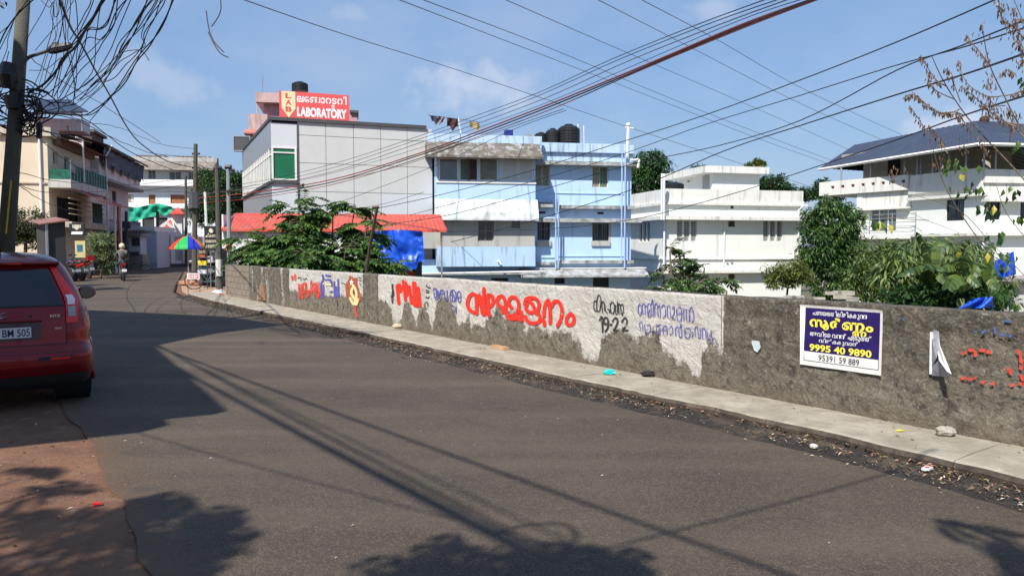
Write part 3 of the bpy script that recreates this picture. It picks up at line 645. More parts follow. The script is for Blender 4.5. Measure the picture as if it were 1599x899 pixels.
# ------------------------------------------------------------------ poster, torn notices
def poster():
    fr = WF; c = [fr.pix(x, y, .03) for x, y in ((1251, 477), (1377.5, 482), (1378, 584.5), (1252.5, 571))]
    a0, h1 = c[0]; a1 = (c[1][0] + c[2][0]) / 2; h1 = (c[0][1] + c[1][1]) / 2; h0 = (c[2][1] + c[3][1]) / 2
    t = thing('poster', fr.w((a0 + a1) / 2, .02, h0), 'violet poster with yellow and white Malayalam letters and phone numbers pasted on the bare wall', 'poster')
    W, H = a1 - a0, h1 - h0; rows = []
    bpos = lambda u, v: .022 + .004 * math.sin(u * 9) * math.sin(v * 5 + 1) + .018 * max(0, (.05 - u) / .05) * (.4 + v) + .010 * max(0, (v - .97) / .03) + .012 * max(0, (u - .96) / .04)
    N = 28
    def sheet(u0, u1, v0, v1, off):
        return [[fr.w(a0 + W * (u0 + (u1 - u0) * i / N), bpos(u0 + (u1 - u0) * i / N, v0 + (v1 - v0) * j / N) + off, h0 + H * (v0 + (v1 - v0) * j / N)) for j in range(N + 1)] for i in range(N + 1)]
    paper = mat('poster_paper', (0.72, 0.70, 0.67), rough=.5, var=.06, vs=8, bump=.2, bs=9)
    viol = mat('poster_violet', (0.022, 0.012, 0.10), rough=.4, var=.2, vs=4, bump=.15, bs=9)
    yel = mat('poster_yellow', (0.85, 0.72, 0.07), rough=.45, var=.05, bump=0); blk = mat('poster_black', (0.03, 0.03, 0.05), rough=.5, bump=0)
    obj('paper', MB().grid(sheet(0, 1, 0, 1, 0)), paper, t, smooth=True)
    obj('printed_field', MB().grid(sheet(.045, .965, .235, .955, .0015)), viol, t, smooth=True)
    ln = MB()
    for u0, u1, v0, v1 in ((.045, .965, .075, .085), (.045, .053, .085, .235), (.957, .965, .085, .235)): ln.grid(sheet(u0, u1, v0, v1, .0016))
    obj('printed_line', ln, blk, t)
    def line(s, u0, u1, v0, v1, m, bold=.0):
        mb = MB(); letters(mb, s, Vector((0, 0, 0)), Vector((1, 0, 0)), Vector((0, 1, 0)), Vector((0, 0, 1)), u1 - u0, v1 - v0, bold, 0)
        P = [fr.w(a0 + W * (u0 + p.x), bpos(u0 + p.x, v0 + p.y) + .0032, h0 + H * (v0 + p.y)) for p in mb.v]
        obj('lettering', MB().add(P, mb.f), m, t)
    J = -0.13
    line(['പ', 'ണ', 'യ', 'ത', ('ത', J), 'ി', 'ല', 'ി', 'ര', 'ി', 'ക', ('ക', J), 'ു', 'ന', ('ന', J)], .15, .82, .82, .93, P_WHT, .015)
    line(['സ', ('\u0d3e', -.34, -.16, .8), 'ർ', 'ണ', ('ണ', -.72, -.42, .62), 'ം'], .11, .89, .56, .82, yel, .035)
    line(['അ', 'വ', 'ി', 'ട', 'െ', ' ', 'വ', 'ന', ('ന', J), ('്', -.2), ' ', 'എ', 'ട', 'ു', 'ത', ('ത', J), ('്', -.2)], .12, .87, .475, .585, P_WHT, .012)
    line(['വ', 'ി', 'ൽ', 'ക', ('ക', J), 'ു', 'വ', 'ാ', 'ൻ'], .24, .72, .385, .475, P_WHT, .012)
    line('9995 40 9890', .12, .88, .25, .365, yel, .03)
    line('95391 59 889', .24, .74, .105, .20, blk, .008)
poster()
def torn():
    fr = WF; t = thing('torn_notice', fr.w(WF.a(1468), .02, .5), 'torn white and grey paper flap hanging from the bare wall right of the poster', 'torn poster')
    m1 = mat('torn_paper', (0.66, 0.65, 0.64), rough=.6, bump=0); m2 = mat('torn_print', (0.30, 0.30, 0.34), rough=.6, var=.4, vs=14, bump=0)
    def sh(pts, offs, m, name):
        P = [fr.w(*(lambda ah, o: (ah[0], o, ah[1]))(WF.pix(x, y, o), o)) for (x, y), o in zip(pts, offs)]
        obj(name, MB().add(P, [tuple(range(len(P)))]), m, t)
    sh([(1452, 518), (1458, 518), (1457, 584), (1451, 584)], (.02, .02, .025, .025), m1, 'strip')
    sh([(1458, 515), (1466, 517), (1468, 540), (1462, 560), (1456, 570), (1455, 530)], (.022, .02, .06, .09, .05, .02), m2, 'print')
    sh([(1462, 530), (1465, 532), (1486, 584), (1479, 580), (1466, 562), (1464, 545)], (.03, .05, .17, .19, .12, .06), m1, 'flap')
    sh([(1456, 570), (1466, 562), (1484, 583), (1478, 588), (1455, 586)], (.03, .10, .13, .05, .025), m2, 'fold')
torn()
def notice(px0, py0, px1, py1, label, m):
    a0, h1 = WF.pix(px0, py0, .02); a1, h0 = WF.pix(px1, py1, .02)
    mb = MB(); mb.add([WF.w(a0, .018, h1), WF.w(a1 - .02, .02, h1), WF.w(a1, .024, h0 + .06), WF.w(a1 - .04, .02, h0), WF.w(a0 + .03, .022, h0 + .02), WF.w(a0 - .005, .018, h0 + .1)], [(0, 5, 4, 3, 2, 1)])
    o = single('notice', mb, m, label, 'notice'); return a0, a1, h0, h1
a0, a1, h0, h1 = notice(1174, 531, 1188, 551, 'small pale torn sticker on bare wall left of the poster', mat('sticker', (0.5, 0.56, 0.58), rough=.6, var=.15, vs=20, bump=0, grime=(0.3, 0.3, 0.28), gs=18))

# ------------------------------------------------------------------ debris: leaves, gravel, rubbish
def scatter(n, afn, size, m, name, label, seed, zup=.02):
    rr = random.Random(seed); mb = MB()
    for _ in range(n):
        p = afn(rr); s = size * rr.uniform(.4, 1.7); an = rr.uniform(0, 6.28); d = Vector((math.cos(an), math.sin(an), rr.uniform(-.3, .5))) * s; q = Vector((-math.sin(an), math.cos(an), rr.uniform(-.4, .4))) * s * rr.uniform(.12, .45)
        mb.add([p - d, p - q + Vector((0, 0, s * .25)), p + d, p + q + Vector((0, 0, s * .35))], [(0, 1, 2), (0, 2, 3)])
    return obj(name, mb, m, kind='stuff', label=label)
def stones(n, afn, size, m, name, label, seed):
    rr = random.Random(seed); mb = MB()
    for _ in range(n):
        p = afn(rr); s = size * rr.uniform(.4, 1.6); V = [p + Vector((rr.uniform(.5, 1) * s * x, rr.uniform(.5, 1) * s * y, s * z * .7)) for x, y, z in ((1, 0, 0), (-.5, .9, 0), (-.5, -.9, 0), (0.1, 0, .9))]
        mb.add(V, [(0, 1, 3), (1, 2, 3), (2, 0, 3)])
    return obj(name, mb, m, kind='stuff', label=label)
def strip(a0, a1, lo, hi, pw=1.0):
    def f(rr):
        while True:
            a = rr.uniform(a0, a1); dens = .45 + .9 * noise.noise(Vector((a * .9, 2, 0)))
            if rr.random() < dens + .25: break
        k = kb(a); t = rr.random() ** pw; b = k + lo + (hi - lo) * t; return WFx(a, b, .012 + .012 * rr.random() + .02 * max(0, 1 - (b - k) / .12))
    return f
M_LEAFB = mat('dry_leaves', (0.21, 0.14, 0.08), rough=.85, var=.3, vs=9, bump=0, island=.85)
M_LEAFP = mat('pale_litter', (0.44, 0.36, 0.27), rough=.8, var=.2, vs=9, bump=0, island=.4)
M_GRAV = mat('black_gravel', (0.05, 0.046, 0.043), rough=.85, var=.3, vs=12, bump=0, island=.6)
scatter(4300, strip(2, 32, .0, .32, 1.6), .018, M_LEAFB, 'dry_leaf_litter', 'brown dry leaves along the kerb', 1)
scatter(1100, strip(2, 32, .0, .5), .013, M_LEAFP, 'pale_litter', 'pale scraps of paper and leaf along the kerb', 2)
stones(8000, strip(2, 32, .02, .38, .9), .009, M_GRAV, 'gutter_gravel', 'black gravel in the gutter', 3)
scatter(420, lambda rr: WFx(rr.uniform(3, 33), rr.random() ** 1.6 * .8 + .03, HP + .012), .013, M_LEAFB, 'footpath_leaves', 'few brown leaves fallen on the footpath', 4)
stones(700, lambda rr: WFx(rr.uniform(3, 33), rr.random() ** 2 * .5 + .02, HP + .002), .008, M_STONE, 'footpath_grit', 'grit at the foot of the wall', 5)
def road_pt(rr):
    a = rr.random(); i = int(a * 120); r = rows_road[i % len(rows_road)]; p = r[0].lerp(r[-1], rr.random()); return p + Vector((rr.uniform(-.3, .3), rr.uniform(-.3, .3), .006))
rows_road = rows_r = [[along(ll, i / 400), along(kk, i / 400)] for i in range(10, 160)]
scatter(160, road_pt, .010, M_LEAFP, 'road_scraps', 'scattered pale scraps on the road', 6)
stones(500, road_pt, .006, M_STONE, 'road_grit', 'loose pale grit on the asphalt', 7)
def dirt_pt(rr):
    t = rr.random(); p = along(ll, t * .32); d = rr.random() ** 1.4 * 3.4 - .25; return p + Vector((-d * .81, -d * .58, -.006))
stones(5200, dirt_pt, .010, M_STONE and mat('dirt_pebbles', (0.20, 0.115, 0.075), rough=.95, var=.3, vs=20, bump=0, island=.45), 'dirt_pebbles', 'pebbles and crumbs of red dirt', 8)
scatter(900, dirt_pt, .016, M_LEAFP, 'verge_leaves', 'pale dead leaves on the red dirt', 9)
scatter(700, dirt_pt, .018, M_LEAFB, 'verge_dry_leaves', 'brown dead leaves on the red dirt', 10)

def rock(name, p, s, m, label, cat, seed=1):
    mb = MB().blob((p[0], p[1], p[2] + s[2]), s[0], s[1], s[2], 9, 6, .14, seed); return single(name, mb, m, label, cat)
p = gnd(1477, 681, HP); rock('stone', p, (.085, .055, .042), M_STONE, 'pale grey stone on the footpath against the bare wall', 'stone')
p = gnd(1270, 700, 0.01); rock('stone', p, (.035, .03, .02), mat('white_stone', (.62, .58, .52), bump=.3), 'small white stone at the road edge below the poster', 'stone', 3)
p = gnd(505, 497, HP); rock('stone', gnd(621, 513, HP), (.10, .07, .05), mat('tan_stone', (.45, .38, .27), bump=.5), 'small tan rubble lump at the foot of the white wall', 'stone', 4)
p = gnd(780, 545, HP); mb = MB().box(WF, *(lambda c: (c - .17, c + .17))((p - WF.o).dot(WF.e)), (p - WF.o).dot(WF.n) - .06, (p - WF.o).dot(WF.n) + .05, HP + .004, HP + .05)
single('brick', mb, mat('laterite', (0.46, 0.28, 0.16), var=.2, bump=.6), 'tan brick lying on the footpath below the big red word', 'brick')
def crumpled(name, p, sx, sy, sz, m, label, cat, seed):
    mb = MB().blob((p[0], p[1], p[2] + sz * .9), sx, sy, sz, 10, 7, .33, seed); return single(name, mb, m, label, cat)
crumpled('plastic_bag', gnd(951, 585, HP), .075, .05, .035, mat('teal_plastic', (0.02, 0.50, 0.46), rough=.35, bump=0), 'crumpled teal plastic wrapper on the footpath', 'litter', 5)
crumpled('rag', gnd(1013, 588, HP), .085, .05, .035, mat('black_rag', (0.02, 0.018, 0.018), rough=.9, bump=.2), 'small black rag at the foot of the wall', 'litter', 6)
p = gnd(1448, 733, 0.02); mb = MB().wbox(p, .085, .05, .018, .7)
ct = single('carton', mb, mat('carton_white', (.7, .7, .68), rough=.5, bump=0), 'small crushed white and red carton in the gutter', 'litter')
obj('printed_band', MB().wbox(p + Vector((0, 0, .0185)), .04, .03, .001, .7), mat('carton_red', (.6, .04, .04), bump=0), ct)
p = gnd(1406, 674, HP); mb = MB().add([p + Vector((-.05, 0, .006)), p + Vector((0, -.03, .015)), p + Vector((.055, .005, .006)), p + Vector((0, .03, .018))], [(0, 1, 2), (0, 2, 3)])
single('yellow_leaf', mb, mat('leaf_yellow', (.6, .5, .06), bump=0), 'yellow leaf lying on the footpath below the torn notice', 'leaf')
p = gnd(151, 787, 0.0); mb = MB().wbox(p, .05, .025, .012, .4)
single('plastic_scrap', mb, mat('cap_red', (.75, .03, .02), rough=.4, bump=0), 'tiny bright red plastic scrap on the red dirt', 'litter')
# ================================================================== BUILDINGS
M_ALU = mat('grey_cladding', (0.545, 0.55, 0.53), rough=.38, var=.04, bump=0, spec=.5, metal=.0, island=.04)
M_ALUW = mat('white_cladding', (0.58, 0.60, 0.62), rough=.35, var=.03, bump=0, spec=.5)
M_ALUD = mat('side_cladding_shade', (0.30, 0.31, 0.33), rough=.35, var=.05, bump=0, metal=.3, island=.05)  # street side's dimmer grazing light put into a darker panel grey
M_DARK = mat('dark_grey_trim', (0.07, 0.07, 0.075), rough=.6, bump=0)
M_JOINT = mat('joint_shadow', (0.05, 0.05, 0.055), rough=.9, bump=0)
M_WFR = mat('white_frame', (0.72, 0.71, 0.67), rough=.5, bump=0)
M_GREENG = mat('green_glass', (0.012, 0.13, 0.055), rough=.12, var=.15, vs=1, bump=0, spec=.5)
M_GL = glass('dark_glass'); M_GLB = glass('grey_glass', (0.10, 0.13, 0.14), .12)
M_BLACK = mat('black_plastic', (0.018, 0.019, 0.022), rough=.45, bump=0)
M_STEEL = mat('galvanised', (0.36, 0.38, 0.40), rough=.45, var=.1, bump=0, metal=.5)
M_RUST = mat('rust', (0.06, 0.032, 0.024), rough=.9, var=.4, vs=8, bump=.3)
M_PVC = mat('white_pvc', (0.72, 0.72, 0.70), rough=.5, var=.05, bump=0)
M_CONC = mat('concrete', (0.33, 0.31, 0.28), rough=.9, var=.15, bump=.4, bs=20, stain=(0.12, .11, .10), samt=.4)

def tank(p, r, h, label, m=None, parts=True):
    t = thing('water_tank', p, label, 'water tank', 'black rooftop water tanks')
    mb = MB(); prof = [(r * .96, 0)]
    for i in range(5):
        z0 = h * .72 * i / 5; prof += [(r, z0 + h * .02), (r, z0 + h * .11), (r * .96, z0 + h * .125), (r * .96, z0 + h * .14)]
    prof += [(r * .98, h * .74), (r * .7, h * .88), (r * .36, h * .93)]
    obj('tank_body', mb.lathe(p, prof, 18), m or M_BLACK, t)
    obj('tank_lid', MB().lathe(p + Vector((0, 0, h * .93)), [(r * .38, 0), (r * .38, h * .05), (r * .2, h * .07)], 14), m or M_BLACK, t)
    return t

# ---------------------------------------------------------------- the grey clad laboratory building
LF = Frame(-12.1, 38.3, 21.0)
LS = Frame(-18.0, 50.9, e=(5.9, -12.6))      # its street side, from the far end to the near corner
LSL = math.hypot(5.9, 12.6)
def build_lab():
    t = thing('clad_building', LF.w(4, -5, -3), 'two-storey building clad in pale grey metal panels with green corner window', 'building')
    f = lambda x, y, b=0: LF.pix(x, y, b)
    aR = LF.a(676); a467 = LF.a(467); zt = LF.h(467, 190); zb = -3
    body = MB().box(LF, .05, aR - .04, -9, -.06, zb, zt - .05)
    obj('core', body, M_JOINT, t)
    cols = [467, 511, 554, 596, 637, 676]; rows = [190, 210.8, 254, 298.5, 346]
    A_ = [LF.a(c) for c in cols]; H_ = [LF.h(468, y) for y in rows]
    for i in range(5):
        for j in range(4):
            obj('panel', MB().box(LF, A_[i] + .012, A_[i + 1] - .012, -.05, rnd.uniform(-.002, .003), H_[j + 1] + .012, H_[j] - .012), M_ALUW if (i, j) in ((3, 3), (4, 3)) else M_ALU, t)
    obj('wall', MB().box(LF, 0, aR - .02, -.08, -.03, zb, H_[4] - .02), mat('lab_lower', (.5, .5, .48), bump=.2), t)
    # proud corner bay
    h = lambda y: LF.h(430, y)
    b0 = -.02
    for y0, y1, mm in ((192, 229.5, M_ALUW), (286, 333, M_ALUW)):
        obj('panel', MB().box(LF, 0.0, a467 - .03, b0 - .05, b0 + .03, h(y1), h(y0)), mm, t)
    obj('sill_band', MB().box(LF, -.05, a467 + .02, -.03, .14, h(286), h(281)), M_DARK, t)
    hole = (.03, a467 - .06, h(281) + .01, h(229.5))
    w = obj('window', MB().box(LF, .0, .09, -.02, .06, hole[2], hole[3]).box(LF, a467 - .15, a467 - .05, -.02, .06, hole[2], hole[3]).box(LF, .09, a467 - .15, -.021, .05, hole[2], hole[2] + .06).box(LF, .09, a467 - .15, -.021, .05, hole[3] - .06, hole[3]).box(LF, .09, a467 - .15, -.02, .052, h(239), h(237)), M_WFR, t)
    obj('pane', MB().box(LF, .09, a467 - .15, -.02, .0, hole[2] + .06, h(239)), M_GREENG, w)
    obj('pane', MB().box(LF, .09, a467 - .15, -.02, .0, h(237), hole[3] - .06), M_GREENG, w)
    obj('downpipe', MB().box(LF, a467 - .03, a467 + .03, 0.0, .06, h(335), h(192)), M_DARK, t)
    # parapet cap
    hc = LF.h(467, 185); 
    obj('parapet_cap', MB().box(LF, -.1, aR - .35, -.5, .12, zt - .01, zt + .16).box(LS, -.1, LSL, -.4, .08, zt - .012, zt + .158), M_DARK, t)
    # street side
    g = lambda y: LS.h(424, y)
    zb1, zt1 = g(231), zt - .02; zw0 = g(283)
    obj('core', MB().box(LS, .05, LSL - .03, -4, -.06, -3, zt - .06), M_JOINT, t)
    n = 9
    for i in range(n):
        x0, x1 = LSL * i / n, LSL * (i + 1) / n
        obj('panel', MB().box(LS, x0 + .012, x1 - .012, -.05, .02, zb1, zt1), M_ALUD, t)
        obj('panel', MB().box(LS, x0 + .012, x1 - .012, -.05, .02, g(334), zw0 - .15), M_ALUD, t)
        w = obj('window', MB().box(LS, x0, x0 + .08, -.03, .05, zw0, zb1).box(LS, (x0 + x1) / 2 - .04, (x0 + x1) / 2 + .04, -.03, .05, zw0, zb1).box(LS, x0 + .08, x1, -.028, .04, zw0 + .0, zw0 + .06).box(LS, x0 + .08, x1, -.028, .04, zb1 - .35, zb1 - .29), M_WFR, t)
        obj('pane', MB().box(LS, x0 + .08, (x0 + x1) / 2 - .04, -.03, .0, zw0 + .06, zb1), M_GREENG if i == 8 else M_GLB, w)
        obj('pane', MB().box(LS, (x0 + x1) / 2 + .04, x1, -.03, .0, zw0 + .06, zb1), M_GLB, w)
    obj('sill_band', MB().box(LS, -.1, LSL + .1, -.05, .14, zw0 - .14, zw0 - .002), M_DARK, t)
build_lab()
# LAB sign
def lab_sign():
    b = -.8; a0, h1 = LF.pix(436, 141, b); a1, h0 = LF.pix(545.5, 190, b); h0 = LF.h(545, 191, b); h1 = LF.h(436, 141.5, b)
    t = thing('signboard', LF.w((a0 + a1) / 2, b, h0), 'red LABORATORY signboard with cream LAB arrow on the clad building roof', 'signboard')
    red = mat('sign_red', (0.74, 0.105, 0.10), rough=.5, var=.05, bump=0); crm = mat('sign_cream', (0.72, 0.66, 0.38), rough=.5, bump=0); pk = mat('sign_dark_red', (.62, .09, .09), rough=.5, bump=0)
    obj('board', MB().box(LF, a0, a1, b - .15, b, h0, h1), red, t)
    W, H = a1 - a0, h1 - h0; X = lambda u: a0 + W * u; Y = lambda v: h0 + H * v
    obj('arrow', MB().prism(LF, [(X(.03), Y(.99)), (X(.03), Y(.38)), (X(.13), Y(.04)), (X(.225), Y(.38)), (X(.225), Y(.99))], b - .01, b + .012), crm, t)
    for i, c in enumerate('LAB'):
        mb = MB(); letters(mb, c, LF.w(X(.085), b + .014, Y(.74 - i * .245)), LF.e, Vector((0, 0, 1)), LF.n, W * .085, H * .19, .03); obj('lettering', mb, pk, t)
    mb = MB(); letters(mb, 'LABORATORY', LF.w(X(.245), b, Y(.10)), LF.e, Vector((0, 0, 1)), LF.n, W * .72, H * .36, .055, .006); obj('lettering', mb, P_WHT, t)
    mb = MB(); letters(mb, ['ല', 'േ', 'ബ', 'ാ', 'റ', 'ട', ('ട', -.66, -.52, .7), 'റ', 'ി'], LF.w(X(.245), b, Y(.45)), LF.e, Vector((0, 0, 1)), LF.n, W * .72, H * .50, .03, .006); obj('lettering', mb, P_WHT, t)
    fr = MB()
    for u in (.1, .5, .9): fr.tube([LF.w(X(u), b - .2, h0 - .6), LF.w(X(u), b - .2, h1 - .2)], .04)
    obj('support', fr, M_STEEL, t)
lab_sign()
# projecting dark billboard by the street side, and pink building behind
def billboard():
    c0 = at(364, 236, 50); c1 = at(396, 212, 50); fr = Frame(c0.x, 50, 8)
    t = thing('billboard', c0, 'dark projecting box sign with thin light frame beside the clad building', 'signboard')
    W = fr.a(394); h0, h1 = fr.h(365, 236), fr.h(365, 212)
    obj('box', MB().box(fr, 0, W, -.4, -.02, h0, h1), M_DARK, t); f = MB()
    for q in ((0, .06, h0, h1), (W - .06, W, h0, h1)): f.box(fr, q[0], q[1], -.03, .02, q[2], q[3])
    f.box(fr, .06, W - .06, -.03, .02, h0, h0 + .06).box(fr, .06, W - .06, -.03, .02, h1 - .06, h1); obj('frame', f, M_STEEL, t)
    obj('bracket', MB().box(fr, W, W + 1.2, -.25, -.15, h0 + .3, h0 + .4).box(fr, W, W + 1.2, -.25, -.15, h1 - .4, h1 - .3), M_DARK, t)
billboard()
def pink():
    fr = Frame(*at(398, 200, 60).xy, 12); p = lambda x, y, b=0: fr.pix(x, y, b)
    m = mat('pink_wall', (0.48, 0.27, 0.30), var=.1, bump=.2, stain=(.3, .17, .17), samt=.3); ms = mat('pink_slab', (0.55, 0.38, 0.36), var=.1, stain=(.2, .15, .14), samt=.5); rd = mat('pink_red_tile', (.42, .17, .14), var=.2)
    t = thing('pink_building', fr.w(5, -4, -3), 'pink rendered building rising behind the clad building roof', 'building')
    obj('wall', MB().box(fr, p(409, 0)[0], p(545, 0)[0], -7, 0, -3, fr.h(409, 158)), m, t)
    obj('roof_slab', MB().box(fr, p(398, 0)[0], p(441, 0)[0], -7.2, .7, fr.h(409, 162), fr.h(409, 147)), ms, t)
    obj('parapet', MB().box(fr, p(387, 0)[0], p(416, 0)[0], -4, .9, fr.h(400, 205), fr.h(400, 181)), ms, t)
    obj('canopy', MB().xprism(fr, [(-4, fr.h(400, 199)), (.9, fr.h(400, 205)), (1.7, fr.h(400, 212)), (1.7, fr.h(400, 214)), (-4, fr.h(400, 214))], p(381, 0)[0], p(409, 0)[0]), rd, t)
    obj('column', MB().box(fr, p(398.5, 0)[0], p(400.5, 0)[0], .4, .6, fr.h(400, 183), fr.h(400, 162)), ms, t)
    obj('wall', MB().box(fr, p(545, 0)[0], p(556, 0)[0], -3, 0, -3, fr.h(550, 175)), m, t)
    obj('roof_slab', MB().box(fr, p(544, 0)[0], p(558, 0)[0], -3.2, .25, fr.h(550, 177), fr.h(550, 173)), M_DARK, t)
    obj('wall', MB().box(fr, p(385, 0)[0], p(409, 0)[0], -6, -.4, -3, fr.h(400, 210)), m, t)
    tank(at(468.5, 143, 59) , .62, .75, 'black water tank behind the red LABORATORY signboard')
    single('antenna_mast', MB().tube([at(410, 150, 60), at(410, 117, 60)], .03), M_STEEL, 'thin metal mast on the pink roof', 'mast')
pink()

# ---------------------------------------------------------------- red roofed shed in front of it
M_REDSHEET = mat('red_sheet_roof', (0.62, 0.075, 0.045), rough=.5, var=.12, vs=2, bump=.1, bs=6, grime=(.40, .13, .09), gamt=.55, gs=1.2, stain=(.28, .07, .05), samt=.3)
SF = Frame(*at(345, 420, 31.5).xy, e=(.97, .165))
def shed():
    b = 0; aL, aR = SF.a(343), SF.a(697, 0, 358); he = SF.h(520, 357.5); 
    t = thing('roadside_shed', SF.w(aR / 2, -1, -3), 'long low shed with red corrugated sheet roof below the clad building', 'shed')
    bd = -3.4; ht = he + .78
    n = int((aR - aL) / .19)
    for i in range(0, n, 5):       # roofing sheets, each of five ribs
        rows = []
        for j in range(0, 11):
            a = aL + (aR - aL) * min(i + j * .5, n) / n; z = .02 if j % 2 else 0
            rows.append([SF.w(a, .02, he + z - .02), SF.w(a, 0, he + z), SF.w(a - .9 * (i > n - 8) * 0, bd, ht + z)])
        obj('roof_sheet', MB().grid(rows), M_REDSHEET, t)
    obj('fascia', MB().box(SF, aL, aR, -.03, .03, he - .12, he - .015), M_REDSHEET, t)
    obj('end_sheet', MB().add([SF.w(aR, 0, he - .01), SF.w(aR + .05, -.02, he - .02), SF.w(aR - .02, bd, ht)], [(0, 1, 2)]), M_REDSHEET, t)
    mw = mat('shed_white_sheet', (.66, .66, .64), rough=.6, var=.06, bump=.1, stain=(.35, .34, .32), samt=.25)
    a1 = SF.a(575); x = aL + .1; 
    while x < a1:
        obj('wall_sheet', MB().box(SF, x + .01, min(x + 1.2, a1), -.25, -.2, -3, he - .1), mw, t); x += 1.2
    obj('wall_sheet', MB().box(SF, aL + .05, aL + .12, bd + .1, -.25, -3, he + .6), mw, t)
    obj('shade_sheet', MB().box(SF, a1, SF.a(664), -3.0, -2.9, -3, he), mat('shade_blue', (.04, .06, .09), bump=0), t)  # dark bluish sheet stands in for the shade under the roof
    for q in (575, 640, 690): obj('post', MB().tube([SF.w(SF.a(q), -.15, -3), SF.w(SF.a(q), -.15, he)], .04), M_STEEL, t)
shed()
def tarp():
    fr = Frame(*at(578, 420, 30.5).xy, e=(.99, .12)); t0 = fr.a(578); t1 = fr.a(660); rows = []
    N, Mv = 26, 20
    for i in range(N + 1):
        u = i / N; r = []
        for j in range(Mv + 1):
            v = j / Mv; top = 362 - 3 * math.sin(u * 3); bot = 404 + 19 * min(1, u * 2.2) - 3 * math.sin(u * 9) - (12 if u > .86 else 0)
            y = top + (bot - top) * v; x = 577 + 83 * u - 3 * v * math.sin(u * 5)
            a, h = fr.pix(x, y); q = Vector((u * 4, v * 3, 0)); b = .25 * noise.noise(q) + .05 * math.sin(u * 26 + 5 * noise.noise(q * 2)) * (.3 + v) + .03 * noise.noise(q * 3)
            r.append(fr.w(a, b, h))
        rows.append(r)
    m = mat('blue_tarpaulin', (0.012, 0.085, 0.56), rough=.38, var=.2, vs=2, bump=.12, bs=5, spec=.4)
    t = thing('tarpaulin', fr.w((t0 + t1) / 2, 0, rows[5][-1].z), 'crumpled bright blue tarpaulin hanging under the red roof', 'tarpaulin')
    obj('sheet', MB().grid(rows), m, t, smooth=True)
    a0, h1 = fr.pix(621, 416, -.2); a1, h0 = fr.pix(648, 436, -.2)
    rr = [[fr.w(a0 + (a1 - a0) * i / 8, -.2 + .06 * math.sin(i * 1.7), h0 + (h1 - h0) * j / 3 - .1 * (j == 3) * (i % 2)) for j in range(4)] for i in range(9)]
    single('red_cloth', MB().grid(rr), mat('red_cloth', (.6, .035, .02), rough=.8, bump=.2), 'red cloth hanging below the blue tarpaulin', 'cloth', smooth=True)
    # rusty angle-iron post leaning in front
    single('leaning_post', MB().tube([at(571, 432, 17.6), at(578, 380, 17.6), at(589, 324, 17.6)], .035, 4).tube([at(581, 325, 17.6), at(592, 323.5, 17.6)], .03, 4), M_RUST, 'rusty leaning iron post behind the wall beside the blue tarpaulin', 'post')
tarp()

# ---------------------------------------------------------------- blue house
M_BLUE = mat('blue_wall', (0.44, 0.61, 0.86), rough=.85, var=.04, vs=.7, bump=.15, stain=(0.30, .36, .42), samt=.2, sscale=(3, 3, .35))
M_BLUEST = mat('stained_blue', (0.46, 0.60, 0.80), rough=.9, var=.06, vs=1, bump=.25, stain=(0.13, .14, .15), samt=.42, sscale=(3.5, 3.5, .5))
M_WEATH = mat('weathered_slab', (0.42, 0.44, 0.45), rough=.95, var=.2, vs=1.5, bump=.6, bs=14, grime=(0.16, .145, .125), gamt=.65, gs=2.2, stain=(0.09, .085, .08), samt=.4)
M_OLDC = mat('old_cement_slope', (0.145, 0.125, 0.10), rough=.95, var=.3, vs=2.5, bump=.8, bs=12, grime=(0.40, .41, .42), gamt=.36, gs=3)
M_CEM = mat('grey_cement_wall', (0.40, 0.39, 0.365), rough=.92, var=.1, vs=.8, bump=.25, stain=(.22, .21, .19), samt=.28)
M_CURT = mat('curtain_beige', (0.30, 0.27, 0.20), rough=.7, var=.3, vs=6, bump=0, spec=.6); M_CURT2 = mat('curtain_green', (0.08, 0.16, 0.12), rough=.5, var=.3, vs=6, bump=0)
M_BLANK = mat('blank_panel', (.52, .56, .58), rough=.5, var=.04, bump=0)
BF = Frame(1.25, 42.0, 10.5)
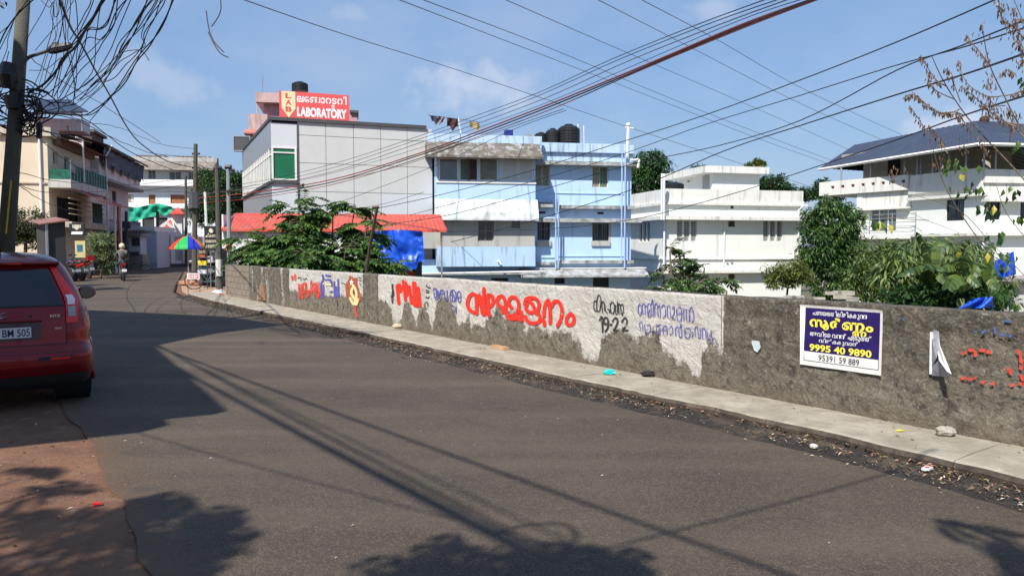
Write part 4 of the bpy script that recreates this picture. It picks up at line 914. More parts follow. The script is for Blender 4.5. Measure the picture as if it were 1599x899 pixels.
def blue_house():
    t = thing('blue_house', BF.w(0, -5, -3), 'pale blue three-level house with weathered grey canopies and open bay', 'house')
    P = BF.pix; bb = 1.0
    aL = BF.a(682, bb); aM = BF.a(836, bb); aR = BF.a(985); aRoofR = BF.a(990)
    # main wall
    H = lambda y, b=0, x=910: BF.h(x, y, b)
    holes = [hole_px(BF, 834.5, 859, 256, 291), hole_px(BF, 925, 950, 259.5, 293.5), hole_px(BF, 839, 859, 347, 375), hole_px(BF, 925, 951, 347, 376), hole_px(BF, 926, 951, 432, 449)]
    hv = [hole_px(BF, 841, 852, 330, 333.5), hole_px(BF, 933, 943, 331, 334.5), hole_px(BF, 866, 882, 434, 443)]
    aMain = BF.a(830)
    mb = MB(); wall_sheet(mb, BF, aMain - 1, aR, -3, H(224), holes + hv, 0, .22)
    mb.quad(BF.w(aR, 0, -3), BF.w(aR, -9, -3), BF.w(aR, -9, H(224)), BF.w(aR, 0, H(224)))
    obj('wall', mb, M_BLUE, t)
    obj('back_wall', MB().box(BF, aL, aR - .01, -9, -.6, -3, H(224) - .3), M_JOINT, t)
    obj('roof', MB().box(BF, aL - .2, aR - .01, -9, -.25, H(240), H(238)), M_CONC, t)
    window(t, BF, holes[0], M_WFR, [M_CURT, M_CURT], 0, .16, 2, bars=5, bm_=M_CURT)
    window(t, BF, holes[1], M_WFR, [M_CURT, M_CURT2], 0, .16, 2, bars=5, bm_=M_CURT)
    for hh in (holes[2], holes[3]): window(t, BF, hh, M_DARK, M_GL, 0, .18, 2, bars=6, hbars=5, bm_=M_BLACK)
    window(t, BF, holes[4], M_DARK, M_JOINT, 0, .2, 1)
    for v in hv: obj('vent', MB().box(BF, v[0], v[1], -.21, -.19, v[2], v[3]), M_JOINT, t)
    # sills (lumpy cement)
    for x0, x1, y0, y1 in ((838, 861, 376, 384), (924, 953, 376, 384)):
        a0, h1 = P(x0, y0, .1); a1, h0 = P(x1, y1, .1); obj('sill', MB().box(BF, a0, a1, -.02, .12, h0, h1), M_CEM, t)
    a0, h1 = P(951, 347, .02); a1, h0 = P(954, 378, .02); obj('plaster_patch', MB().box(BF, a0, a1, -.05, .012, h0, h1), M_CEM, t)
    def slab(x0, x1, y0, y1, b1, m, name='ledge', b0=-.3, xx=910):
        obj(name, MB().box(BF, BF.a(x0, b1), BF.a(x1, b1), b0, b1, BF.h(xx, y1, b1), BF.h(xx, y0, b1)), m, t)
    slab(846, 990, 224.5, 238, .34, M_BLUEST, 'parapet')
    slab(846, 987, 238.5, 252, .16, M_BLUEST, 'parapet')
    slab(830, 987, 252.5, 257.8, .60, M_WEATH, 'sunshade')
    slab(870, 991, 320.5, 325.8, .42, M_WEATH, 'ledge')
    slab(836, 866, 313, 316, .25, M_BLUEST); slab(836, 864, 319.5, 324, .40, M_WEATH)
    slab(838, 1002, 341, 347, .62, M_WEATH, 'sunshade')
    slab(853, 976, 301.3, 302.6, .05, M_BLUE); 
    slab(836, 868, 409, 413, .35, M_WEATH); slab(870, 990, 406.5, 411.5, .35, M_WEATH)
    slab(836, 866, 401, 402.3, .06, M_BLUE); slab(872, 975, 399, 400.4, .06, M_BLUE)
    # lower sloping ledge
    z0, z1 = H(418, 0), H(430, 1.0)
    obj('sloping_ledge', MB().xprism(BF, [(-.2, z0), (.3, z0), (1.3, z1), (1.3, z1 - .09), (-.2, z1 - .09)], BF.a(810), BF.a(1012, 1.0)), M_WEATH, t)
    slab(836, 1010, 418, 419.5, .5, M_PVC, 'pipe')
    # pipes
    pp = MB()
    for x, y0, y1 in ((867.5, 304, 420), (871.5, 308, 416), (970, 240, 406), (975, 235, 418)):
        pp.tube([BF.w(BF.a(x, .62), .66, H(y0)), BF.w(BF.a(x, .62), .66, H(y1))], .045)
    obj('drainpipe', pp, mat('blue_pipe', (.33, .45, .66), rough=.5, bump=0), t)
    # ---- bay
    h = lambda y, b=bb, x=760: BF.h(x, y, b)
    bays = [(685, 716), (717, 747), (748, 778), (783, 808), (809, 833)]
    ya, yb = 246, 283
    ho = [hole_px(BF, x0, x1, ya, yb, bb) for x0, x1 in bays]
    mb = MB(); wall_sheet(mb, BF, aL, aM, h(318), h(243), ho, bb, .1)
    for (aa, s) in ((aL, 0), (aM, 1)): mb.quad(BF.w(aa, -.6, h(318)), BF.w(aa, bb, h(318)), BF.w(aa, bb, h(243)), BF.w(aa, -.6, h(243)))
    mb.quad(BF.w(aL, -.6, h(318)), BF.w(aM, -.6, h(318)), BF.w(aM, bb, h(318)), BF.w(aL, bb, h(318)))
    obj('bay_wall', mb, M_BLUE, t)
    gl = [M_GLB, None, mat('pane_olive', (.16, .17, .12), rough=.2, var=.3, vs=3, bump=0), M_BLANK, M_BLANK]
    for i, H_ in enumerate(ho):
        if i == 1:
            w = window(t, BF, (H_[0], H_[1], H_[2], H_[3]), M_WFR, [M_CURT2, M_JOINT], bb, .09, 2, fw=.07)
            f = MB().box(BF, (H_[0] + H_[1]) / 2 - .05, (H_[0] + H_[1]) / 2 + .03, bb - .05, bb - .02, H_[2], H_[3]); obj('curtain', f, mat('curtain_rust', (.2, .08, .05), bump=0), w)
        else: window(t, BF, H_, M_WFR, gl[i], bb, .09, 1, fw=.07)
    obj('bay_sill', MB().box(BF, aL - .03, aM + .03, bb, bb + .06, h(286.5), h(284)), M_WFR, t)
    # curved, flared canopy below the bay
    prof = [(bb - .02, h(311)), (bb + .05, h(313)), (bb + .20, h(320, bb + .3)), (bb + .36, h(332, bb + .4)), (bb + .42, h(341, bb + .42)), (bb + .42, h(344, bb + .42)), (bb - .6, h(344, bb + .42))]
    obj('lower_canopy', MB().xprism(BF, prof, aL - .1, BF.a(842, bb + .5)), mat('white_stained', (.60, .64, .68), rough=.9, var=.08, bump=.4, grime=(.26, .25, .22), gamt=.32, gs=1.6, stain=(.2, .19, .17), samt=.25), t)
    # big sloping canopy over the bay and parapet above
    xa0, xa1 = BF.a(669, bb + .9), BF.a(848, bb + .9)
    prof = [(-.3, h(222.5, bb)), (bb - .1, h(222.5, bb)), (bb + .95, h(243, bb + .95)), (bb + .95, h(246.5, bb + .95)), (-.3, h(245, bb))]
    obj('upper_canopy', MB().xprism(BF, prof, xa0, xa1), M_OLDC, t)
    obj('bay_parapet', MB().box(BF, BF.a(667, bb), BF.a(847, bb), bb - .35, bb - .2, h(224), h(210)), M_BLUEST, t)
    obj('bay_top', MB().box(BF, aL, aM - .01, -.5, bb - .12, h(246), h(243.5)), M_WEATH, t)
    # middle recess, cement grey
    bm = .80; aRL = BF.a(690, bm); aRR = BF.a(835, bm); hm = lambda y: BF.h(760, y, bm)
    hs = [hole_px(BF, 746, 771.5, 343, 377, bm), hole_px(BF, 798, 812, 344, 357, bm)]
    mb = MB(); wall_sheet(mb, BF, aRL - 2.2, aRR, hm(388), hm(341), hs, bm, .2); obj('recess_wall', mb, M_CEM, t)
    obj('recess_end', MB().box(BF, aRR - .1, aRR, -.1, bm - .01, hm(388), hm(341)), M_CEM, t)
    for q in hs: window(t, BF, q, M_CEM, M_GL, bm, .18, 2 if q is hs[0] else 1, bars=5 if q is hs[0] else 0, bm_=M_DARK)
    # balcony box
    b2 = 1.0; hb = lambda y: BF.h(760, y, b2); a2 = BF.a(682.5, b2); a3 = BF.a(836, b2)
    obj('balcony', MB().box(BF, a2, a3, b2 - .12, b2, hb(416), hb(385)).box(BF, a2, a2 + .12, -.4, b2 - .12, hb(416), hb(385)).box(BF, a2 + .001, a3 - .001, -.4, b2 - .12, hb(416), hb(413)), mat('blue_balcony', (.40, .56, .78), rough=.9, var=.06, bump=.25, stain=(.16, .17, .17), samt=.30, sscale=(5, 5, .5)), t)
    obj('broken_pipe', MB().tube([BF.w(BF.a(778, b2), b2, hb(409)), BF.w(BF.a(779, b2), b2 + .25, hb(408)), BF.w(BF.a(781, b2), b2 + .3, hb(413))], .06), M_PVC, t)
    obj('column', MB().box(BF, BF.a(683, b2), BF.a(688, b2), b2 - .35, b2 - .1, hb(385), hb(342)), mat('beige_col', (.42, .38, .30)), t)
    g = MB()
    for k in range(7): g.tube([BF.w(a2 - .9 + k * .14, .6, hb(386)), BF.w(a2 - .9 + k * .14, .6, hb(367))], .012, 4)
    g.tube([BF.w(a2 - .95, .6, hb(367)), BF.w(a2, .6, hb(367))], .02, 4); obj('grille', g, M_DARK, t)
    # lower storey under the balcony
    mb = MB(); hl = [hole_px(BF, 767, 794, 434, 448, .1), hole_px(BF, 806, 830, 433, 448, .1)]
    wall_sheet(mb, BF, aL - 3.0, BF.a(838, .1), -3, hb(405), hl, .1, .3); obj('lower_wall', mb, M_BLUE, t)
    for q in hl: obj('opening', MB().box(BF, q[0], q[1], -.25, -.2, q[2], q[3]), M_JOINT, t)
    obj('pipe', MB().tube([BF.w(aL - 2, 1.2, hb(427)), BF.w(aM + .5, 1.2, hb(424))], .06), M_PVC, t)
    obj('ledge', MB().box(BF, aL - 2.5, BF.a(838, .1), .11, .75, hb(429), hb(427)), M_WEATH, t)
blue_house()
def on_blue_roof():
    bt = -2.5
    def P(x, y, b=bt): a, h = BF.pix(x, y, b); return BF.w(a, b, h)
    tank(P(888, 224), .66, 1.12, 'largest black water tank, rightmost of the three on the blue house')
    tank(P(863, 224), .42, .88, 'middle black water tank of the three on the blue house')
    tank(P(845, 223, -2.9), .40, .62, 'leftmost, lowest black water tank on the blue house')
    single('blue_drum', MB().wbox(P(794, 222, -1), .42, .42, .65, .3), mat('blue_drum', (.03, .04, .28), rough=.4, bump=0), 'small dark blue container on the blue house roof', 'container')
    single('roof_bundle', MB().blob(P(826, 218, -1), .34, .3, .26, 9, 6, .2, 3), mat('bundle', (.22, .19, .17), var=.5, vs=5), 'crumpled grey bundle on the roof beside the tanks', 'bundle')
    t = thing('lightning_mast', P(979, 240, .3), 'white pipe mast with crossarm at the right end of the blue roof', 'mast')
    obj('pipe', MB().tube([P(979, 248, .3), P(981, 196, .3)], .09), M_PVC, t); obj('crossarm', MB().tube([P(976, 199, .3), P(989, 201, .3)], .045).blob(P(981, 195, .3), .14, .14, .12), M_PVC, t)
    for x, y0, y1, w in ((903, 222, 194, .04), (912, 224, 196, .03)): single('vent_pipe', MB().tube([P(x, y0), P(x - .5, y1)], w), M_PVC, 'thin white pipe standing %s the largest tank' % ('right against' if x == 903 else 'a little right of'), 'pipe')
    t = thing('clothes_line', P(719, 224, -.8), 'clothes line on white pole above the grey canopy of the blue house', 'clothes line')
    obj('pole', MB().tube([P(722, 224, -.8), P(716, 184, -.8)], .035), M_PVC, t); obj('line', MB().tube([P(668, 180, -.8), P(716, 186, -.8), P(750, 191, -.8)], .012, 4), M_BLACK, t)
    def cloth(x0, x1, y0, y1, m, label, sl=0):
        rows = []
        for i in range(9):
            u = i / 8; rows.append([P(x0 + (x1 - x0) * u + sl * v * 4, y0 + (y1 - y0) * v * (1 - .45 * abs(math.sin(u * 4 + 1))) + u * 1.5, -.8 + .09 * math.sin(u * 9 + v * 3)) for v in (0, .25, .5, .75, 1)])
        single('laundry', MB().grid(rows), m, label, 'laundry', smooth=True)
    cloth(671, 682, 180, 196, mat('cloth_navy', (.05, .05, .09), var=.5, vs=9, bump=0), 'dark cloth, leftmost on the clothes line', 1)
    cloth(683, 695, 181, 197, mat('cloth_print', (.20, .17, .19), var=.6, vs=12, bump=0), 'patterned grey cloth on the line beside dark maroon cloth', -1)
    cloth(698, 715, 184, 206, mat('cloth_maroon', (.07, .025, .025), var=.5, vs=9, bump=0), 'dark maroon cloth hanging left of the white pole', 0)
    cloth(731, 747, 190, 206, mat('cloth_tan', (.36, .26, .12), var=.4, vs=9, bump=0), 'tan cloth, the only one right of the white pole', 1)
    t = thing('bracket_pipe', P(992, 256, .4), 'white bent overflow pipe on a bracket at the blue house corner', 'pipe')
    obj('pipe', MB().tube([P(985, 251, .4), P(996, 249, .4), P(998, 250, .4), P(996, 262, .4)], .07), M_PVC, t); obj('bracket', MB().tube([P(984, 258, .2), P(998, 260, .2)], .12, 4), M_CONC, t)
on_blue_roof()

# ---------------------------------------------------------------- white house
M_WHITE = mat('white_wall', (0.73, 0.74, 0.70), rough=.85, var=.02, vs=.8, bump=.1, stain=(.45, .45, .41), samt=.16)
M_WHITEP = mat('white_parapet', (0.69, 0.68, 0.63), rough=.85, var=.03, vs=.8, bump=.15, stain=(.26, .25, .22), samt=.34, sscale=(3.5, 3.5, .5))
HF = Frame(*at(1040, 385, 47).xy, 13.6)
HS = Frame(*(HF.w(0, -9.5, 0)).xy, e=(-HF.n).xy * -1)
def white_house():
    t = thing('white_house', HF.w(4, -4, -3), 'plain white flat-roofed house with barred triple windows right of the blue house', 'house')
    aR = HF.a(1252); H = lambda y, b=0, x=1150: HF.h(x, y, b)
    trip = []
    for X0, X1 in ((1056, 1089), (1191, 1223)):
        w3 = (X1 - X0)
        for k in range(3): trip.append(hole_px(HF, X0 + k * (w3 / 3) + 1.2, X0 + (k + 1) * w3 / 3 - 1.2, 344.5, 377))
    small = [hole_px(HF, 1137.5, 1148, 345, 354), hole_px(HF, 1137.5, 1148, 428, 438), hole_px(HF, 1141, 1146, 321, 326)]
    mb = MB(); wall_sheet(mb, HF, 0, aR, -3, H(320), trip + small, 0, .16)
    mb.quad(HF.w(aR, 0, -3), HF.w(aR, -9.5, -3), HF.w(aR, -9.5, H(320)), HF.w(aR, 0, H(320)))
    sh = []
    L = 9.5
    for k in range(3): sh.append((L - 4.2 + k * .62, L - 4.2 + k * .62 + .46, H(377), H(345)))
    wall_sheet(mb, HS, 0, L, -3, H(320), sh, 0, .16)
    obj('wall', mb, M_WHITE, t)
    obj('core', MB().box(HF, .3, aR - .3, -9.2, -.3, -3, H(322)), M_JOINT, t)
    for q in trip: window(t, HF, q, M_WHITE, M_GL, 0, .14, 1, bars=3, hbars=9, bm_=M_PVC, fw=.03)
    for q in sh: window(t, HS, q, M_WHITE, M_GL, 0, .14, 1, fw=.03)
    for q in small: obj('vent', MB().box(HF, q[0], q[1], -.15, -.13, q[2], q[3]), mat('vent_brown', (.09, .06, .045), bump=0), t)
    def ring(y0, y1, b, m, name, xr=None):
        z0, z1 = H(y1, b), H(y0, b); ar = aR + b if xr is None else HF.a(xr, b)
        obj(name, MB().box(HF, -b, ar, -.4, b, z0, z1).box(HF, -b, -b + .4 + b, -9.5, -.4, z0, z1).box(HF, ar - .4 - b, ar, -9.5, -.4, z0, z1), m, t)
    ring(296.5, 317, .02, M_WHITEP, 'parapet'); ring(317, 320.6, .22, M_WHITEP, 'cornice')
    ring(338, 343.7, .66, M_WHITEP, 'sunshade', 1271)
    ring(403.2, 405.0, .12, M_WHITE, 'ledge'); ring(422, 426, .5, M_WHITEP, 'sunshade', 1200)
    obj('roof', MB().box(HF, .2, aR - .2, -9.3, -.2, H(320), H(316)), M_WHITEP, t)
    # rooftop room
    b = -1.6; a0, a1 = HF.a(1111, b), HF.a(1184, b); hh = lambda y: HF.h(1140, y, b)
    mb = MB().box(HF, a0, a1, -6.5, b, H(318), hh(268)); obj('roof_room', mb, M_WHITE, t)
    RS = Frame(*HF.w(a0, -6.5, 0).xy, e=HS.e.xy)
    obj('door', MB().box(RS, 3.6, 4.5, .0, .03, hh(300), hh(273)), mat('grey_door', (.36, .36, .34), bump=0), t)
    obj('vent', MB().box(RS, 1.4, 1.7, .0, .03, hh(278), hh(276)), M_JOINT, t)
    obj('room_slab', MB().box(HF, HF.a(1100, b + .5), HF.a(1199, b + .5), -7.2, b + .5, HF.h(1140, 270, b + .5), HF.h(1140, 259.5, b + .5)), M_WHITEP, t)
    pp = MB()
    for x in (1032.5, 1036): pp.tube([HF.w(HF.a(x, .8), .8, H(276)), HF.w(HF.a(x, .8), .8, H(345))], .07)
    pp.tube([HF.w(HF.a(1037, .3), .3, H(345)), HF.w(HF.a(1037, .3), .3, H(420))], .06)
    obj('drainpipe', pp, M_PVC, t)
    p2 = MB().tube([HF.w(HF.a(1252, .1), .12, H(314)), HF.w(HF.a(1250, .1), .3, H(321)), HF.w(HF.a(1246, .1), .1, H(327)), HF.w(HF.a(1246, .1), .1, H(398))], .06)
    obj('drainpipe', p2, M_PVC, t); obj('drainpipe', MB().tube([HF.w(HF.a(1131, .1), .08, H(344)), HF.w(HF.a(1131, .1), .08, H(425))], .05), M_PVC, t)
    for x, y in ((1136, 411), (1143, 410.5)): obj('pipe_hole', MB().lathe(HF.w(HF.a(x), .015, H(y)), [(.09, 0), (.09, .02)], 10), M_JOINT, t)
    tank(HF.w(HF.a(1051, -2.2), -2.2, H(299, -2.2, 1050)), .66, .62, 'low black water tank on the white house roof')
white_house()

# ---------------------------------------------------------------- big white house with the blue metal roof
def roof_house():
    c = [at(1287, 385, 41.0), at(1421, 385, 36.6), at(1534, 385, 32.8)]
    A1 = Frame(c[0].x, c[0].y, e=(c[1] - c[0]).xy); L1 = (c[1] - c[0]).length
    A2 = Frame(c[1].x, c[1].y, e=(c[2] - c[1]).xy); L2 = (c[2] - c[1]).length
    A3 = Frame(c[2].x, c[2].y, 8); L3 = 9.0
    t = thing('roofed_house', A2.w(3, -5, -3), 'large white house at the right under a dark blue metal sheet roof', 'house')
    M = M_WHITE; MP = M_WHITEP
    h1 = lambda x, y, b=0: A1.h(x, y, b); h2 = lambda x, y, b=0: A2.h(x, y, b); h3 = lambda x, y, b=0: A3.h(x, y, b)
    zp = h1(1421, 273); zp2 = h2(1421, 275)
    zf = h1(1288, 306)          # underside of the first parapet
    # parapet 1 with red vent holes
    holes = []
    for k in range(8):
        x = 1297 + k * 15.8; holes.append(hole_px(A1, x, x + 5.5, 290.5 - k * 1.35, 294.5 - k * 1.35, .25))
    mb = MB(); wall_sheet(mb, A1, -.2, L1, zf, zp, holes, .25, .15); mb.box(A1, -.2, L1, -.2, .08, zf, zp - .01); obj('parapet', mb, MP, t)
    for q in holes: obj('vent', MB().box(A1, q[0], q[1], .11, .14, q[2], q[3]), mat('vent_red', (.30, .05, .04), bump=0), t)
    obj('parapet', MB().box(A1, -.2, .1, -5, -.2, zf, zp - .02), MP, t)
    # floors
    zb = h1(1350, 326); zs = h1(1345, 366)
    obj('band', MB().box(A1, A1.a(1338), L1, -.1, .06, zb, zf), MP, t); obj('ledge', MB().box(A1, A1.a(1338) - .1, L1 + .05, -.1, .35, zb - .1, zb), MP, t)
    aw = A1.a(1338)
    hd = hole_px(A1, 1359, 1399, 321.5, 361.5)
    mb = MB(); wall_sheet(mb, A1, aw, L1, -3, zb, [hd], 0, .15); mb.quad(A1.w(aw, -5, -3), A1.w(aw, 0, -3), A1.w(aw, 0, zf), A1.w(aw, -5, zf)); obj('wall', mb, M, t)
    window(t, A1, hd, M_WFR, M_GLB, 0, .12, 3, fw=.06)
    obj('veranda_column', MB().box(A1, aw, aw + .3, -.1, .1, -3, zf), M, t)
    obj('veranda_back', MB().box(A1, -.1, aw - .05, -3.2, -3, -3, zf), M_DARK, t)
    obj('veranda_column', MB().box(A1, -.1, .15, -.3, 0, -3, zf), M, t)
    g = MB()
    for k in range(5): g.tube([A1.w(aw - 2.6, .5, zs + .15 + k * .2), A1.w(L1 + .6, .5, zs + .15 + k * .2)], .018, 4)
    for k in range(6): g.tube([A1.w(aw - 2.6 + k * (L1 - aw + 3.2) / 5, .5, zs), A1.w(aw - 2.6 + k * (L1 - aw + 3.2) / 5, .5, zs + 1.0)], .025, 4)
    obj('railing', g, M_STEEL, t)
    obj('floor_slab', MB().box(A1, -.3, L1 + .4, -3, .6, zs - .25, zs - .02), MP, t)
    # second face
    zu = h2(1480, 308)
    hs = [hole_px(A2, 1477.5, 1505, 312.5, 344)]
    mb = MB(); wall_sheet(mb, A2, 0, L2, -3, zu, hs, 0, .15); obj('wall', mb, M, t)
    for q in hs: window(t, A2, q, M_BLACK, M_GL, 0, .12, 2, bars=4, bm_=M_BLACK)
    obj('parapet', MB().box(A2, -.02, L2, -.15, .18, h2(1480, 299), zp2).box(A2, 0, L2 + .1, -.15, .30, zu - .05, zu + .08), MP, t)
    obj('band', MB().box(A2, 0, L2, -.1, .05, zu + .08, h2(1480, 299)), MP, t)
    obj('ledge', MB().box(A2, 0, L2 + .2, -.1, .5, h2(1480, 369), h2(1480, 364.5)), MP, t)
    # third face
    zu3 = h3(1560, 311)
    hs = [hole_px(A3, 1540, 1562, 312, 343), hole_px(A3, 1594, 1620, 311, 342)]
    mb = MB(); wall_sheet(mb, A3, 0, L3, -3, zu3, hs, 0, .15); obj('wall', mb, M, t)
    for q in hs: window(t, A3, q, M_BLACK, M_GL, 0, .12, 2, bars=4, bm_=M_BLACK)
    obj('parapet', MB().box(A3, -.1, L3, -.15, .16, h3(1560, 286), h3(1560, 265)), MP, t)
    obj('ledge', MB().box(A3, -.1, L3, -.1, .45, zu3 - .12, zu3).box(A3, -.1, L3, -.1, .4, h3(1560, 368), h3(1560, 362)), MP, t)
    obj('band', MB().box(A3, 0, L3, -.1, .05, zu3, h3(1560, 286)), MP, t)
    obj('low_annexe', MB().box(A3, -1.2, L3, .3, 3.4, -3, h3(1560, 440, 3.4)), mat('annexe_wall', (.5, .5, .47), stain=(.25, .24, .22), samt=.3), t); obj('annexe_slab', MB().box(A3, -1.5, L3, .2, 3.8, h3(1560, 440, 3.4), h3(1560, 435, 3.4)), M_CONC, t)
    # solid filling + floors so nothing shows through
    obj('core', MB().box(A2, .2, L2 - .2, -9, -.4, -3, zp2 - .9).box(A3, .2, L3, -9, -.4, -3, zp2 - .95).box(A1, aw + .2, L1, -8, -.4, -3, zf - .1), mat('interior_grey', (.28, .27, .25), bump=0), t)
    obj('terrace_floor', MB().box(A1, -.1, L1 + 2, -8, -.2, zf - .02, zf + .1), M_CONC, t)
    # room on the terrace
    b = -2.2; r0, r1 = A1.a(1345, b), A1.a(1456, b); zr = A1.h(1345, 254, b)
    obj('terrace_room', MB().box(A1, r0, r1 + 1.0, -7, b, zf, zr + .3), mat('room_cream', (.62, .59, .50), stain=(.4, .38, .33), samt=.2), t)
    obj('room_slab', MB().box(A1, r0 - 1, r1 + 1.3, -7.3, b + .5, zr + .3, zr + .48), M_CONC, t)
    d = hole_px(A1, 1387, 1405, 251, 277, b); obj('door', MB().box(A1, d[0], d[1], b, b + .03, zf, d[3]), M_JOINT, t)
    # roof: hip sheet roof on thin posts
    E0 = at(1279, 257, 42.0); E1 = at(1529, 222.5, 31.6); E2 = E1 + A3.e * 13; E2.z = E1.z
    E0.z = E1.z; 
    inn = -A2.n; rid1 = at(1524, 189.5, 36.5); rid0 = at(1334, 228, 45.0); rid0.z = rid1.z
    R2 = E2 + Vector((2, 10, 0)); B0 = E0 + Vector((5.2, 2.6, 0)); B1 = Vector((E2.x + 2, E1.y + 10, E1.z))
    mr = mat('blue_sheet', (0.042, 0.052, 0.082), rough=.5, var=.12, vs=1.2, bump=.1, bs=5, grime=(.07, .08, .10), gamt=.3, metal=.1)
    def sheets(P0, P1, Q0, Q1, n):
        for i in range(n):
            u0, u1 = i / n, (i + 1) / n
            a, b_, c_, d_ = P0.lerp(P1, u0), P0.lerp(P1, u1), Q0.lerp(Q1, u1), Q0.lerp(Q1, u0)
            nn = (b_ - a).cross(d_ - a).normalized(); nn = nn if nn.z > 0 else -nn; K = 6; rows = []
            for k in range(K + 1):
                z = .03 if k % 2 else 0; rows.append([a.lerp(b_, k / K) + nn * z, d_.lerp(c_, k / K) + nn * z])
            obj('roof_sheet', MB().grid(rows), mr, t)
    sheets(E0, E1, rid0, rid1, 16)
    sheets(E1, E2, rid1, rid1 + Vector((1.2, .2, 0)), 10)
    sheets(E0, B0, rid0, rid0 + Vector((.1, .3, 0)), 5); sheets(B0, B1, rid0, rid1, 8)
    sheets(E2, B1, rid1 + Vector((1.2, .2, 0)), rid1 + Vector((1.3, 1, 0)), 6)
    f = MB(); 
    for p, q in ((E0, E1), (E1, E2)):
        d_ = (q - p).normalized(); f.tube([p - Vector((0, 0, .07)), q - Vector((0, 0, .07))], .075, 4)
    obj('gutter', f, M_PVC, t)
    for fr_, a_ in [(A1, A1.a(x, 0)) for x in (1311, 1357, 1409, 1434, 1466)] + [(A2, .3 + k * L2 / 4.4) for k in range(5)] + [(A3, .5 + k * 1.9) for k in range(5)]:
        obj('roof_post', MB().tube([fr_.w(a_, 0, zp - .3), fr_.w(a_, 0, E1.z)], .045), M_STEEL, t)
    tr = MB()
    for k in range(8): p = E0.lerp(E1, (k + .5) / 8); q = rid0.lerp(rid1, (k + .5) / 8); tr.tube([p - Vector((0, 0, .12)), q - Vector((0, 0, .12))], .05, 4)
    obj('rafters', tr, M_STEEL, t)
    obj('ridge_vent', MB().blob(rid1 + Vector((.4, 0, .05)), .25, .2, .22), M_RUST, t)
roof_house()
